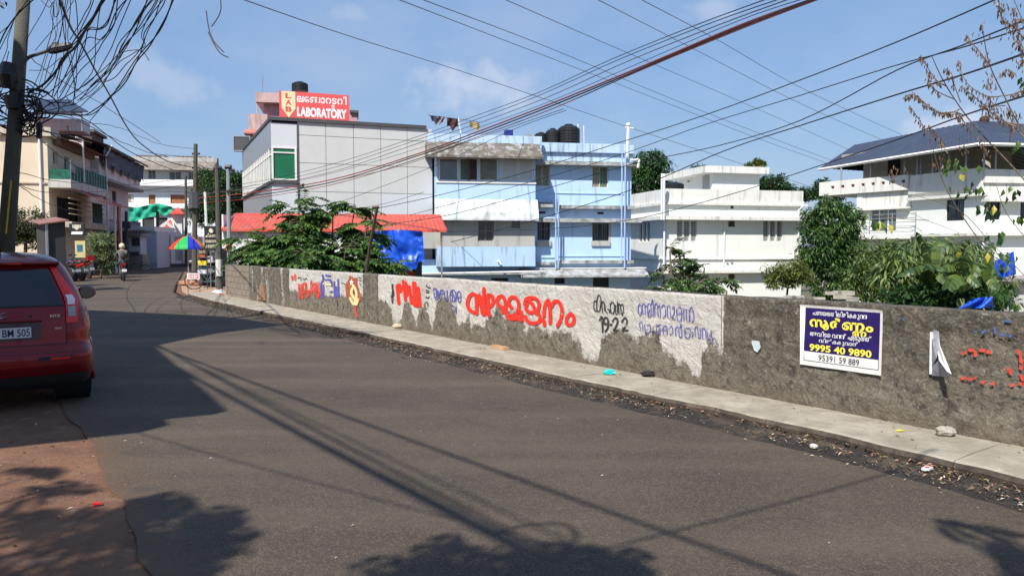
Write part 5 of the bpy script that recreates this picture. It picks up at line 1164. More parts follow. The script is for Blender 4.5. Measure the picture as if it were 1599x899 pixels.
# ================================================================== LEFT SIDE AND FAR END OF THE STREET
M_BEIGE = mat('beige_wall', (0.66, 0.56, 0.42), rough=.9, var=.05, vs=.8, bump=.15, stain=(.42, .34, .25), samt=.16)
M_BEIGEP = mat('beige_parapet', (0.50, 0.45, 0.36), rough=.9, var=.15, vs=1.5, bump=.3, stain=(.16, .14, .12), samt=.38)
M_GREENN = mat('green_net', (0.012, 0.30, 0.19), rough=.8, var=.3, vs=2, bump=.2, bs=6)
GF = Frame(*at(79, 385, 41).xy, 16)            # beige house, its broad face (towards the viewer); a<0
GS = Frame(*at(79, 385, 41).xy, e=(-.27, .963)) # its street face seen from inside out: a grows away from the viewer
GS.n = Vector((.963, .27, 0))
def beige_house():
    t = thing('beige_house', GF.w(-4, -4, -.012), 'cream two-storey house with green railed balcony and red awning on the left', 'house')
    hf = lambda y, x=60: GF.h(x, y); L = 13.0; W = 8.6
    mb = MB(); wall_sheet(mb, GF, -L, 0, 0, hf(213), [], 0); 
    hg = lambda x, y, b=0: GS.h(x, y, b)
    aD = lambda x: GS.a(x)
    q1 = (aD(87), aD(95), hg(91, 258), hg(91, 238)); q2 = (aD(104), aD(112), hg(108, 272), hg(108, 247)); q3 = (aD(91), aD(128), hg(100, 352), hg(100, 309))
    wall_sheet(mb, GS, 0, W, 0, hf(207), [q1, q2, q3], 0, .2)
    obj('wall', mb, M_BEIGE, t)
    obj('core', MB().box(GF, -L + .2, -.35, -W + .2, -.3, 0, hf(215)), M_JOINT, t)
    for q in (q1, q2): window(t, GS, q, M_WFR, M_GL, 0, .18, 2)
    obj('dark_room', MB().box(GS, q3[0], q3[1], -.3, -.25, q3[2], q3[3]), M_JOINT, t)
    obj('parapet', MB().box(GF, -L, .25, -.3, .25, hf(213), hf(199)), M_BEIGEP, t)
    obj('parapet', MB().box(GS, .1, 1.3, -.3, .25, hf(213), hf(199)), M_BEIGEP, t)
    obj('string_course', MB().box(GF, -L, .1, -.1, .08, hf(287), hf(284.5)), M_BEIGEP, t)
    # balcony
    bo = 1.1; z = hg(79, 285); 
    obj('balcony_slab', MB().box(GS, -.1, W - .6, 0, bo, z - .30, z + .15), mat('balcony_edge', (.52, .50, .46), stain=(.25, .23, .2), samt=.3), t)
    g = MB().box(GS, -.05, W - .7, bo - .08, bo - .03, z + .15, z + 1.0).box(GS, -.05, 0.0, .1, bo - .08, z + .15, z + .7); obj('balcony_net', g, mat('green_rail', (.012, .11, .075), var=.5, vs=5, bump=0), t)
    g = MB()
    for k in range(14): g.tube([GS.w(-.05 + k * (W - .7) / 13, bo, z + .1), GS.w(-.05 + k * (W - .7) / 13, bo, z + 1.15)], .02, 4)
    g.tube([GS.w(-.05, bo, z + 1.15), GS.w(W - .7, bo, z + 1.15)], .03, 4); obj('railing', g, M_STEEL, t)
    obj('hung_mat', MB().box(GS, -.08, .8, bo + .01, bo + .03, z + .55, z + 1.2), mat('mat_stripes', (.28, .25, .30), var=.7, vs=4, bump=0), t)
    # red roof over the street side + brown gable wall
    mrr = mat('red_fascia', (.34, .075, .05), rough=.6, var=.2)
    r0, r1 = hg(100, 205), 0
    for k in range(9):
        a0, a1 = 1.2 + k * 1.0, 1.2 + (k + 1) * 1.0
        zt = hf(201) - .05
        obj('roof_sheet', MB().add([GS.w(a0, 1.1, zt - .45), GS.w(a1 - .02, 1.1, zt - .45), GS.w(a1 - .02, -3, zt + .5), GS.w(a0, -3, zt + .5)], [(0, 1, 2, 3)]), mrr, t)
    obj('gable', MB().box(GS, .9, W, .02, .3, hf(213) - .3, hf(207)), mat('brown_wall', (.20, .12, .08), stain=(.08, .06, .05), samt=.4), t)
    # red awning between floors
    za = hg(84, 290, 1.2) 
    for k in range(5):
        a0, a1 = .4 + k * 1.6, .4 + (k + 1) * 1.6
        obj('awning_sheet', MB().add([GS.w(a0, 1.1, z - .35), GS.w(a1 - .03, 1.1, z - .38), GS.w(a1 - .03, 2.3, z - .95), GS.w(a0, 2.3, z - .9), GS.w(a0, 2.3, z - .98), GS.w(a1 - .03, 2.3, z - 1.03)], [(0, 1, 2, 3), (3, 2, 5, 4)]), M_REDSHEET, t)
    r = MB()
    for k in range(4): r.tube([GS.w(-.2, 1.0, hg(82, 334) + k * .28), GS.w(W - 1, 1.0, hg(82, 334) + k * .28)], .03, 4)
    obj('railing', r, mat('cream_rail', (.55, .47, .33), bump=0), t)
    obj('veranda_ledge', MB().box(GS, -.1, W - .5, 0, 1.1, hg(82, 355), hg(82, 346)), M_BEIGEP, t)
    obj('green_screen', MB().box(GS, 4.6, 6.8, 1.0, 1.05, hg(120, 345, 1), hg(120, 312, 1)), mat('green_screen', (.01, .07, .05), var=.4, vs=5), t)
    dp = MB()
    dp.tube([GF.w(-.35, .08, .3), GF.w(-.35, .08, hf(213)), GF.w(-.2, .3, hf(200))], .06); dp.tube([GS.w(2.2, 1.2, z + .2), GS.w(2.1, 1.2, hf(208)), GS.w(1.9, .9, hf(205))], .05)
    obj('drainpipe', MB().tube([GF.w(-5.4, .06, .3), GF.w(-5.4, .06, hf(220))], .045), M_PVC, t); obj('drainpipe', dp, M_PVC, t)
    for a_, mm in ((5.6, M_PVC), (6.5, mat('red_post', (.5, .06, .04), bump=0)), (7.2, M_PVC)): obj('post', MB().tube([GS.w(a_, 2.0, 0), GS.w(a_, 2.0, z - .8)], .06), mm, t)
beige_house()
def left_signs():
    fr = Frame(*at(109, 385, 37.5).xy, 6)
    a1 = fr.a(132.5); h0, h1 = fr.h(120, 368), fr.h(120, 349)
    t = thing('shop_sign', fr.w(a1 / 2, 0, h0), 'black square shop sign with pale shield emblem over white word', 'signboard')
    obj('board', MB().box(fr, 0, a1, -.12, 0, h0, h1), M_BLACK, t)
    em = mat('sign_pale', (.5, .52, .40), bump=0); c = a1 / 2; hm = (h0 + h1) / 2
    obj('emblem', MB().prism(fr, [(c - .12, hm + .24), (c + .12, hm + .24), (c + .12, hm + .08), (c, hm - .03), (c - .12, hm + .08)], .002, .015).prism(fr, [(c - .2, hm + .24), (c - .14, hm + .24), (c - .14, hm + .05), (c - .2, hm + .1)], .002, .015).prism(fr, [(c + .14, hm + .24), (c + .2, hm + .24), (c + .2, hm + .1), (c + .14, hm + .05)], .002, .015), em, t)
    obj('lettering', MB().prism(fr, [(.08, h0 + .07), (.12, h0 + .20), (a1 - .06, h0 + .20), (a1 - .10, h0 + .07)], .002, .012), P_WHT, t)
    fr2 = Frame(*at(117, 385, 38.5).xy, 6); w = fr2.a(133)
    t = thing('shop_banner', fr2.w(w / 2, 0, fr2.h(120, 400)), 'yellow shop board with blue printed panel beside parked motorcycles', 'signboard')
    obj('board', MB().box(fr2, 0, w, -.1, 0, fr2.h(120, 402), fr2.h(120, 376)), mat('yellow_board', (.50, .44, .20), bump=0), t)
    obj('printed_panel', MB().box(fr2, .1, w * .75, .002, .012, fr2.h(120, 393), fr2.h(120, 382)), mat('teal_print', (.03, .13, .22), var=.8, vs=9, bump=0), t)
left_signs()
# dark sheet hut in front
def hut():
    p0 = at(72, 385, 27).xy; p1 = at(103, 385, 27.45).xy
    fr = Frame(p0[0], p0[1], e=(p1[0] - p0[0], p1[1] - p0[1])); W = (p1 - p0).length
    h1, h2 = fr.h(72, 350), fr.h(103, 344)
    t = thing('sheet_hut', fr.w(W / 2, -.5, 0), 'narrow dark grey sheet metal hut beside the parked car', 'hut')
    m = mat('grey_sheet', (.045, .043, .043), rough=.75, var=.2, bump=.2)
    obj('wall', MB().prism(fr, [(0, 0), (W, 0), (W, h2), (0, h1)], -1.2, 0), m, t)
    obj('roof', MB().add([fr.w(-.25, .15, h1 + .0), fr.w(W + .08, .15, h2 + .02), fr.w(W + .04, -1.3, h2 + .15), fr.w(-.25, -1.3, h1 + .15)], [(0, 1, 2, 3)]).add([fr.w(-.25, .15, h1 - .04), fr.w(W + .08, .15, h2 - .03), fr.w(W + .08, .15, h2 + .02), fr.w(-.25, .15, h1)], [(0, 1, 2, 3)]), mat('hut_roof', (.25, .12, .10), var=.3), t)
    obj('corner_post', MB().tube([fr.w(.02, .05, 0), fr.w(.02, .05, h1)], .05, 4), M_STEEL, t)
hut()
# grey house with striped dark tarpaulin, further along the street
def grey_house():
    fr = Frame(*at(136, 385, 50).xy, e=(-.27, .963)); fr.n = Vector((.963, .27, 0)); W = 13
    t = thing('grey_house', fr.w(5, -4, -.012), 'shaded pale grey house with dark striped tarpaulin under its roof edge', 'house')
    h = lambda x, y, b=0: fr.h(x, y, b); A_ = lambda x: fr.a(x)
    m = mat('grey_house_wall', (.62, .60, .58), var=.08, bump=.2, stain=(.2, .19, .18), samt=.3); mp = mat('grey_house_par', (.72, .71, .70), var=.08, stain=(.25, .24, .23), samt=.3)
    zt = h(136, 222); z1 = h(136, 272)
    q1 = (A_(163), A_(170), h(166, 312), h(166, 295)); q2 = (A_(177.5), A_(184), h(181, 321), h(181, 299))
    mb = MB(); wall_sheet(mb, fr, 0, W, 0, z1, [q1, q2], 0, .2); mb.box(Frame(*fr.w(0, 0, 0).xy, 16), -7, -.01, -.2, 0, 0, zt); obj('wall', mb, m, t)
    for q in (q1, q2): window(t, fr, q, mat('brown_frame', (.12, .05, .03), bump=0), M_GL, 0, .15, 2)
    obj('core', MB().box(fr, .2, W, -7, -.3, 0, zt), M_JOINT, t)
    obj('balcony_parapet', MB().box(fr, -.2, W, .02, .9, z1 - .15, z1 + 1.15), mp, t)
    obj('balcony_slab', MB().box(fr, -.3, W + .1, .02, 1.15, z1 - .35, z1 - .16), M_CONC, t)
    rf = mat('brown_roof', (.11, .085, .07), var=.3, bump=.3)
    for k in range(12): obj('roof_sheet', MB().add([fr.w(-.4 + k * 1.15, 1.5, zt - .25), fr.w(-.4 + (k + 1) * 1.15 - .03, 1.5, zt - .25), fr.w(-.4 + (k + 1) * 1.15 - .03, -4, zt + 1.5), fr.w(-.4 + k * 1.15, -4, zt + 1.5), fr.w(-.4 + k * 1.15, 1.5, zt - .4), fr.w(-.4 + (k + 1) * 1.15 - .03, 1.5, zt - .4)], [(0, 1, 2, 3), (0, 4, 5, 1)]), rf, t)
    rows = []
    for i in range(31):
        a = -.3 + (W + .3) * i / 30; sag = .25 * abs(math.sin(i * .55)); rows.append([fr.w(a, 1.2 + .06 * math.sin(i * 1.3 + j), zt - .3 - j * (.20 + sag * .4)) for j in range(6)])
    obj('hanging_tarpaulin', MB().grid(rows), mat('striped_tarp', (.02, .026, .05), rough=.6, var=.3, stain=(.25, .27, .32), samt=.30, sscale=(.4, .4, 9)), t, smooth=True)
    obj('downpipe', MB().tube([fr.w(.3, 1.2, 0), fr.w(.3, 1.2, z1 + 1.2), fr.w(1.2, 1.4, z1 + 2.0), fr.w(1.3, 1.4, zt - .4)], .06), M_PVC, t)
    obj('roof_box', MB().box(fr, 4.2, 7.5, -2.5, -.5, zt, h(178, 224) + .2).box(fr, 4.0, 7.7, -2.7, -.3, h(178, 224) + .2, h(178, 224) + .4), rf, t)
    # shop front below: dark opening with red and pale goods
    obj('shop_opening', MB().box(fr, 1.5, W - 1, .02, .04, .1, 2.8), M_JOINT, t)
    obj('shop_board', MB().box(fr, 8.6, 11.2, 1.1, 1.2, 2.2, 3.6), mat('shop_board_blue', (.12, .15, .20), bump=0), t)
    obj('grey_awning', MB().add([fr.w(1, .9, 3.5), fr.w(9, .9, 3.6), fr.w(9, 2.2, 2.9), fr.w(1, 2.2, 2.8)], [(0, 1, 2, 3)]), mat('awning_grey', (.18, .17, .18), rough=.8, var=.2), t)
    r_ = random.Random(3)
    for k in range(6):
        obj('hanging_goods', MB().box(fr, 8.2 + k * .55, 8.2 + k * .55 + .4, .7, .8, .9 + r_.random() * .3, 2.2), mat('goods_%d' % (k % 3), [(.5, .03, .02), (.35, .33, .33), (.5, .04, .08)][k % 3], bump=0), t)
    c = at(178, 437, 41)
grey_house()
def solar():
    m = mat('solar_black', (.02, .024, .04), rough=.3, bump=0); t = thing('solar_panels', at(90, 200, 44), 'dark tilted solar panel array on the cream house roof behind the near pole', 'solar panels')
    for i in range(4):
        for j in range(2):
            c = [at(x, y, Y) for x, y, Y in ((30 + i * 20 + j * 14, 157 + j * 10, 45 + j * -1.5), (49 + i * 20 + j * 14, 157 + j * 10, 45 - j * 1.5), (62 + i * 20 + j * 16, 166.5 + j * 9, 43.6 - j * 1.5), (43 + i * 20 + j * 16, 166.5 + j * 9, 43.6 - j * 1.5))]
            obj('panel', MB().hexa(c + [p + Vector((0, 0, .06)) for p in c]), m, t)
    obj('support', MB().tube([at(60, 175, 43.5), at(60, 200, 43.5)], .04, 4).tube([at(60, 176, 43.5), at(128, 176, 42.5), at(128, 205, 42.5)], .04, 4), M_STEEL, t)
    single('rooftop_shed', MB().wbox(at(78, 206, 46), 4.0, 1.5, .7, .28), mat('shed_pale', (.5, .5, .5), stain=(.3, .3, .3), samt=.3), 'pale low rooftop shed under the solar panels', 'shed')
solar()
# white and pale blue apartment block closing the street
def apartment():
    fr = Frame(*at(197, 385, 84).xy, 7); W = fr.a(304)
    t = thing('apartment_block', fr.w(W / 2, -4, -.012), 'white three-storey block with brown stained roof edge at the end of the street', 'building')
    h = lambda y, x=250, b=0: fr.h(x, y, b)
    m = mat('block_white', (.62, .66, .70), var=.05, bump=.1, stain=(.35, .37, .38), samt=.2); mt = mat('block_top', (.20, .175, .145), rough=.95, var=.3, vs=1, bump=.5, stain=(.32, .30, .27), samt=.4)
    up = [hole_px(fr, x0, x1, y0, y1) for x0, x1, y0, y1 in ((199, 210, 266, 280), (231, 243, 266, 281), (264, 283, 268, 281), (294, 303, 268, 281))]
    lo = [hole_px(fr, x0, x1, y0, y1) for x0, x1, y0, y1 in ((196.5, 209, 304, 316), (232, 243, 304, 319), (266, 290, 304, 318))]
    gr = [hole_px(fr, 222, 241, 339, 354), hole_px(fr, 200, 216, 342, 354), hole_px(fr, 246, 262, 340, 356)]
    mb = MB(); wall_sheet(mb, fr, -6, W + 2.5, 0, h(262), up + lo + gr, 0, .2); obj('wall', mb, m, t)
    obj('core', MB().box(fr, -6, W + 2.4, -9, -.4, 0, h(258)), M_JOINT, t)
    br = mat('brown_shutter', (.30, .12, .05), bump=0)
    for q in up: window(t, fr, q, m, M_GL, 0, .15, 2)
    for i, q in enumerate(lo): window(t, fr, q, br, [M_CURT, br, br][i] if i else [M_CURT, M_BLANK], 0, .15, 2 if i < 2 else 3)
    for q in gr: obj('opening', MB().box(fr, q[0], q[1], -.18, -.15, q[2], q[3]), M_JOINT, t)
    obj('parapet', MB().box(fr, -6.2, W + 2.7, -.4, .5, h(253), h(246)), mat('block_par', (.42, .41, .39), stain=(.15, .14, .13), samt=.4), t)
    obj('sloping_eave', MB().xprism(fr, [(-.3, h(253.5)), (.6, h(253.5)), (1.5, h(265, 250, 1.5)), (-.3, h(264))], -6.2, W + 2.7), mt, t)
    obj('balcony_band', MB().box(fr, -6, W + 2.6, 0, 1.0, h(291), h(281.5)), mat('block_band', (.78, .78, .76)), t)
    obj('ledge', MB().box(fr, -6, W + 2.6, 0, .8, h(326), h(323)), m, t)
    obj('roof_shed', MB().box(fr, W - 2, W + 1.6, -3, -.6, h(247), h(242)), M_OLDC, t)
    obj('roof_box', MB().box(fr, 1, 4, -3, -1, h(247), h(241)), M_OLDC, t)
    # green shade net hung in front
    rows = []; b = 2.2
    for i in range(29):
        u = i / 28; x = 195 + 74 * u; yt = 321 + 3 * math.sin(u * 7); yb = 343 - 10 * u ** 3 + 3 * math.sin(u * 6 + 1)
        row = []
        for j in range(9):
            a, hh = fr.pix(x, yt + (yb - yt) * j / 8, b); row.append(fr.w(a, b + .10 * math.sin(u * 22 + j * .8) + .35 * noise.noise(Vector((i * .3, j * .3, 0))), hh))
        rows.append(row)
    single('shade_net', MB().grid(rows), M_GREENN, 'sagging bright green shade net across the white block', 'net', smooth=True)
apartment()
# low white compound wall and house with red roofs
def red_roof_house():
    fr = Frame(*at(245, 385, 70).xy, 20); h = lambda y, x=262: fr.h(x, y)
    t = thing('red_roof_house', fr.w(1.5, -2, -.012), 'small white house with two bright red tiled roofs at the bend', 'house')
    mr = mat('red_tile', (.55, .075, .045), rough=.6, var=.15, bump=.2)
    w = MB().box(fr, fr.a(246), fr.a(275), -5, 0, 0, h(358)); obj('wall', w, M_WHITE, t)
    ax, a0, a1 = fr.a(262), fr.a(240), fr.a(275)
    ze, zr = h(360), h(341)
    obj('gable_roof', MB().add([fr.w(a0, .5, ze), fr.w(a1, .5, ze), fr.w(a1 - .5, -3, zr), fr.w(a0 + 1.2, -3, zr), fr.w(a0, .5, ze - .15), fr.w(a1, .5, ze - .15)], [(0, 1, 2, 3), (4, 5, 1, 0)]).add([fr.w(a1, .5, ze), fr.w(a1, -6, ze), fr.w(a1 - .5, -3, zr)], [(0, 1, 2)]).add([fr.w(a0, .5, ze), fr.w(a0, -6, ze), fr.w(a0 + 1.2, -3, zr)], [(0, 1, 2)]), mr, t)
    f = MB().tube([fr.w(a1 - .5, -3, zr), fr.w(a1, .55, ze - .1)], .09, 4).tube([fr.w(a0 + 1.2, -3, zr), fr.w(a0, .55, ze - .1)], .09, 4)
    f.prism(fr, [(ax, h(345)), (ax - .75, h(357)), (ax - .35, h(357)), (ax, h(350)), (ax + .35, h(357)), (ax + .75, h(357))], .2, .5); obj('white_trim', f, M_PVC, t)
    b0, b1 = fr.a(263), fr.a(288); z = h(333, 275); zc = h(321, 275)
    obj('tower_wall', MB().box(fr, b0 + .3, b1 - .3, -4.6, -2, 0, z), M_WHITE, t)
    c = [fr.w(b0, -1.4, z), fr.w(b1, -1.4, z), fr.w(b1, -5, z), fr.w(b0, -5, z)]; top = fr.w((b0 + b1) / 2, -3.2, zc)
    obj('pyramid_roof', MB().add(c + [top], [(0, 1, 4), (1, 2, 4), (2, 3, 4), (3, 0, 4), (3, 2, 1, 0)]), mr, t)
    # white boundary with columns
    fr3 = Frame(*at(250, 385, 61).xy, e=(.72, .69)); t = thing('compound_wall', fr3.w(2, 0, -.012), 'white compound wall with square columns at the road bend', 'wall')
    n = 6; 
    for k in range(n + 1):
        obj('column', MB().box(fr3, k * .95 - .16, k * .95 + .16, -.2, .14, .25, fr3.h(250, 366)), M_WHITE, t)
        if k < n: obj('wall_panel', MB().box(fr3, k * .95 + .162, (k + 1) * .95 - .162, -.1, 0, .5, fr3.h(250, 369)), mat('grey_rail_panel', (.42, .42, .41), stain=(.7, .7, .68), samt=.4, sscale=(9, 9, .5)), t)
    obj('plinth', MB().box(fr3, -.2, n * .95 + .2, -.18, .1, -.01, .25), M_DARK, t)
red_roof_house()
def white_compound():
    fr = Frame(*at(197, 385, 58).xy, 8); h = lambda y, x=220: fr.h(x, y); W = fr.a(245)
    t = thing('white_building', fr.w(W / 2, -1, -.012), 'blank white roadside wall building, bluish shade painted in, with flat white parapet', 'building')
    m = mat('shaded_white_wall', (.50, .58, .66), var=.03, stain=(.35, .40, .44), samt=.12)  # white wall; the bluish cast of its shade is mixed into the colour
    obj('wall', MB().box(fr, 0, W, -5, 0, 0, h(361)), m, t); obj('parapet', MB().box(fr, -3, W - .1, -5, .15, h(361), h(353.5)), M_WHITE, t)
    obj('plinth', MB().box(fr, W * .55, W + .02, 0, .06, 0, h(399)), mat('pale_plinth', (.46, .54, .60)), t)
    fr2 = Frame(*at(200, 385, 55).xy, 8); h2 = lambda y: fr2.h(210, y); w = fr2.a(222)
    t = thing('guard_cabin', fr2.w(w / 2, 0, 0), 'small grey cabin with one window and flat shade at the white wall', 'cabin')
    obj('cabin_wall', MB().box(fr2, 0, w, -1.5, 0, 0, h2(397)), mat('cabin_grey', (.26, .26, .25), stain=(.12, .12, .12), samt=.3), t)
    obj('cabin_upper', MB().box(fr2, .05, w * .85, -1.4, -.05, h2(397), h2(368)), m, t)
    obj('cabin_roof', MB().box(fr2, -.1, w * 1.15, -1.6, .5, h2(368), h2(365.5)), M_CONC, t)
    obj('cabin_window', MB().box(fr2, .25, .8, -.03, .0, h2(384), h2(371)), M_GL, t)
    obj('bench_ledge', MB().box(fr2, 0, w * .8, -.02, .25, h2(397), h2(393)), M_DARK, t)
white_compound()

# ---------------------------------------------------------------- poles
M_POLE = mat('concrete_pole', (0.085, 0.080, 0.062), rough=.95, var=.15, vs=3, bump=.4, bs=30, stain=(.13, .115, .10), samt=.3)
M_POLE2 = mat('dark_pole', (0.085, 0.078, 0.068), rough=.95, var=.2, vs=3, bump=.3)
def strand(mb, P, Q, sag, r=.008, n=14, wobble=0.0, seed=0):
    pts = []
    for i in range(n + 1):
        t = i / n; p = Vector(P).lerp(Vector(Q), t); p.z -= 4 * sag * t * (1 - t)
        if wobble and 0 < i < n: q = Vector((seed * 3.1, t * 6, 0)); p += Vector((noise.noise(q), noise.noise(q + Vector((9, 0, 0))), noise.noise(q + Vector((0, 9, 0))))) * wobble
        pts.append(p)
    mb.tube(pts, r, 4); return pts
def near_pole():
    Y = 13.2; base = gnd(-8, 545); base = at(-1, 520, Y); base.z = 0; top = at(40, -45, Y)
    t = thing('utility_pole', base, 'nearest leaning concrete utility pole with street lamp and tangled cables, far left', 'utility pole')
    obj('shaft', MB().tube([base, base.lerp(top, .5), top], [.155, .125, .10], 10), M_POLE, t, smooth=True)
    P = lambda x, y, d=0: at(x, y, Y + d)
    lamp = obj('lamp_arm', MB().tube(smooth_pts([P(36, 108, -.1), P(38, 98, -.1), P(45, 90, -.1), P(58, 85, -.1), P(80, 78, -.1)], 4), .028, 6), M_DARK, t)
    obj('lamp_head', MB().tube([P(76, 80, -.1), P(84, 77, -.1), P(100, 74, -.1), P(111, 71, -.1)], [.05, .085, .075, .05], 8).blob(P(87, 71, -.1), .08, .05, .05), mat('lamp_grey', (.035, .035, .037), rough=.5, bump=0), lamp)
    obj('junction_box', MB().tube([P(12, 100, -.15), P(11, 118, -.2), P(14, 138, -.15)], [.10, .14, .10], 7), M_BLACK, t)
    obj('splice_box', MB().tube([P(17, 150, -.2), P(20, 170, -.2)], [.12, .09], 7), M_BLACK, t)
    obj('splice_box', MB().tube([P(62, 192, .2), P(61, 216, .2)], [.045, .05], 7), M_BLACK, t)
    obj('yellow_guard', MB().hexa([P(11, 365, -.16), P(8, 365, -.16), P(8, 365, -.14), P(11, 365, -.14), P(19, 282, -.16), P(16, 282, -.16), P(16, 282, -.14), P(19, 282, -.14)]), mat('yellow_strip', (.62, .42, .01), rough=.5, bump=0), t)
    r = random.Random(11)
    # loops of slack cable round the pole
    for k in range(24):
        c = P(r.uniform(14, 62), r.uniform(145, 190)); rx, rz = r.uniform(.12, .42), r.uniform(.08, .34); ph = r.uniform(0, 6); til = r.uniform(-.5, .5)
        pts = [c + Vector((rx * math.cos(ph + a_ * .42), .12 * math.sin(a_ + ph), rz * math.sin(ph + a_ * .42) + til * rx * math.cos(ph + a_ * .42) * .5)) for a_ in range(int(r.uniform(9, 17)))]
        obj('cable_loop', MB().tube(smooth_pts(pts, 2), r.choice([.008, .011, .014]), 4), M_BLACK, t)
    for k in range(12):
        p = P(r.uniform(8, 30), r.uniform(100, 195)); q = P(r.uniform(30, 115), r.uniform(150, 205))
        mb = MB(); strand(mb, p, q, r.uniform(.1, .5), .008, 10, .25, k); obj('cable_tail', mb, M_BLACK, t)
    return t
near_pole()
def street_pole(label, x0, y0, x1, y1, Y, r0, r1, m, n=8, name='utility_pole'):
    b = at(x0, y0, Y); top = at(x1, y1, Y); b.z = -.01
    t = thing(name, b, label, 'utility pole')
    obj('shaft', MB().tube([b, top], [r0, r1], n), m, t); return t, b, top
t, b, top = street_pole('grey concrete pole behind the rainbow umbrella, tallest at the bend', 303, 430, 305.5, 225, 34, .13, .09, M_POLE)
obj('insulator', MB().tube([at(300, 240, 34), at(312, 240, 34)], .05, 4).tube([at(300, 262, 34), at(311, 262, 34)], .05, 4), M_DARK, t)
obj('junction_box', MB().tube([at(303, 300, 33.8), at(303, 325, 33.8)], .22, 6), M_DARK, t)
t, b, top = street_pole('dark weathered pole right of the black Malayalam signboard', 343.5, 450, 338.5, 256, 28.5, .12, .08, M_POLE2)
obj('insulator', MB().tube([at(334, 264, 28.5), at(346, 262, 28.5)], .08, 5), M_BLACK, t); obj('pale_band', MB().tube([at(342.5, 431, 28.45), at(341.8, 405, 28.45)], .125, 8), mat('pole_white', (.6, .58, .54)), t)
t, b, top = street_pole('slender galvanised steel pole with camera head beside the block wall', 359, 462, 356, 262, 25.5, .085, .06, M_STEEL)
obj('head', MB().tube([at(352, 261, 25.5), at(361, 261, 25.5)], .09, 6).tube([at(356, 265, 25.5), at(366, 266, 25.5)], .05, 5), M_BLACK, t)
obj('banded_notice', MB().tube([at(357.6, 391, 25.42), at(357.4, 381, 25.42)], .105, 8), mat('notice_red', (.6, .12, .10), bump=0), t)
obj('wire_clamp', MB().tube([at(356.5, 297, 25.4), at(356.5, 300, 25.4)], .09, 6), M_RUST, t)
t, b, top = street_pole('thin leaning white post between the kerbside poles', 324, 352, 320, 300, 33, .07, .05, M_PVC, 6, 'post')
t, b, top = street_pole('dark pole beside the white roadside building', 247, 415, 246, 330, 60, .16, .12, M_POLE2)
t, b, top = street_pole('dark slim pole in front of the red roofed house', 291, 412, 290, 275, 62, .13, .1, M_POLE2)
t, b, top = street_pole('grey pole left of the guard cabin carrying a dark box', 196, 410, 197, 330, 52, .12, .1, M_POLE2)
obj('junction_box', MB().box(Frame(*at(190, 385, 51.8).xy, 0), 0, .6, -.2, 0, Frame(*at(190, 385, 51.8).xy, 0).h(195, 357), Frame(*at(190, 385, 51.8).xy, 0).h(195, 346)), M_DARK, t)

# ---------------------------------------------------------------- kiosk corner: umbrella, kiosk, signs, bicycle
def umbrella():
    Y = 31; apex = at(293, 368, Y); rimz = at(293, 386.5, Y).z; r = .70; c = Vector((apex.x, Y, rimz))
    t = thing('parasol', Vector((apex.x, Y, 0)), 'large parasol with red, green and blue segments shading the kiosk', 'parasol')
    cols = [(.85, .05, .03), (.02, .50, .10), (.03, .05, .55), (.75, .25, .02)]; order = [0, 1, 2, 3, 0, 1, 2, 3]
    for k in range(8):
        rows = []; a0 = -math.pi / 2 - 1.18 + k * math.pi / 4
        for i in range(5):
            an = a0 + math.pi / 4 * i / 4; sc = 1 - .05 * math.sin(math.pi * i / 4)
            rows.append([Vector((c.x + r * s_ * sc * math.cos(an), Y + r * s_ * sc * math.sin(an), rimz + (apex.z - rimz) * (1 - s_ ** 1.7))) for s_ in (0.02, .3, .6, .85, 1)] + [Vector((c.x + r * sc * math.cos(an), Y + r * sc * math.sin(an), rimz - .07))])
        obj('segment', MB().grid(rows), mat('parasol_%d' % order[k], cols[order[k]], rough=.6, bump=0, trans=.25), t, smooth=True)
    obj('pole', MB().tube([Vector((apex.x, Y, 0)), apex + Vector((0, 0, .08))], .025), M_STEEL, t)
    obj('ribs', MB().tube([c + Vector((0, 0, .2)), c + Vector((.62, 0, .05))], .01, 4).tube([c + Vector((0, 0, .2)), c + Vector((-.62, 0, .05))], .01, 4), M_STEEL, t)
umbrella()
def kiosk():
    fr = Frame(*at(305, 385, 30.5).xy, -4); h = lambda y: fr.h(320, y); W = fr.a(340)
    t = thing('kiosk', fr.w(W / 2, -.4, 0), 'small dark roadside kiosk stall with stacked goods under the parasol', 'kiosk')
    m = mat('kiosk_dark', (.03, .028, .026), rough=.8, var=.4, vs=6, bump=.1)
    obj('cabinet', MB().box(fr, 0, W * .95, -1.2, -.35, .05, h(388)), m, t)
    for i, y in enumerate((440, 428, 415, 402)): obj('shelf', MB().box(fr, .05, W * .6, -.35, -.02, h(y) - .02, h(y) + .02), M_DARK, t)
    for x0, x1, y0, y1, c in ((307, 320, 414, 407, (.62, .50, .04)), (306, 322, 428, 421, (.50, .50, .56)), (322, 330, 410, 400, (.45, .42, .42)), (307, 318, 403, 398, (.45, .10, .03)), (309, 319, 396, 391, (.22, .16, .12)), (323, 331, 426, 416, (.18, .17, .17))):
        obj('goods', MB().box(fr, fr.a(x0), fr.a(x1), -.33, -.08, h(y0), h(y1)), mat('kgoods_%d_%d' % (x0, y0), c, var=.5, vs=12, bump=0), t)
    l = MB()
    for k in range(6): l.tube([fr.w(fr.a(331), .1, .25 + k * .4), fr.w(fr.a(337.5), .1, .25 + k * .4)], .015, 4)
    for x in (330, 338): l.tube([fr.w(fr.a(x), .12, 0), fr.w(fr.a(x), .08, h(392))], .02, 4)
    obj('ladder_rack', l, M_STEEL, t, kind='stuff')
kiosk()
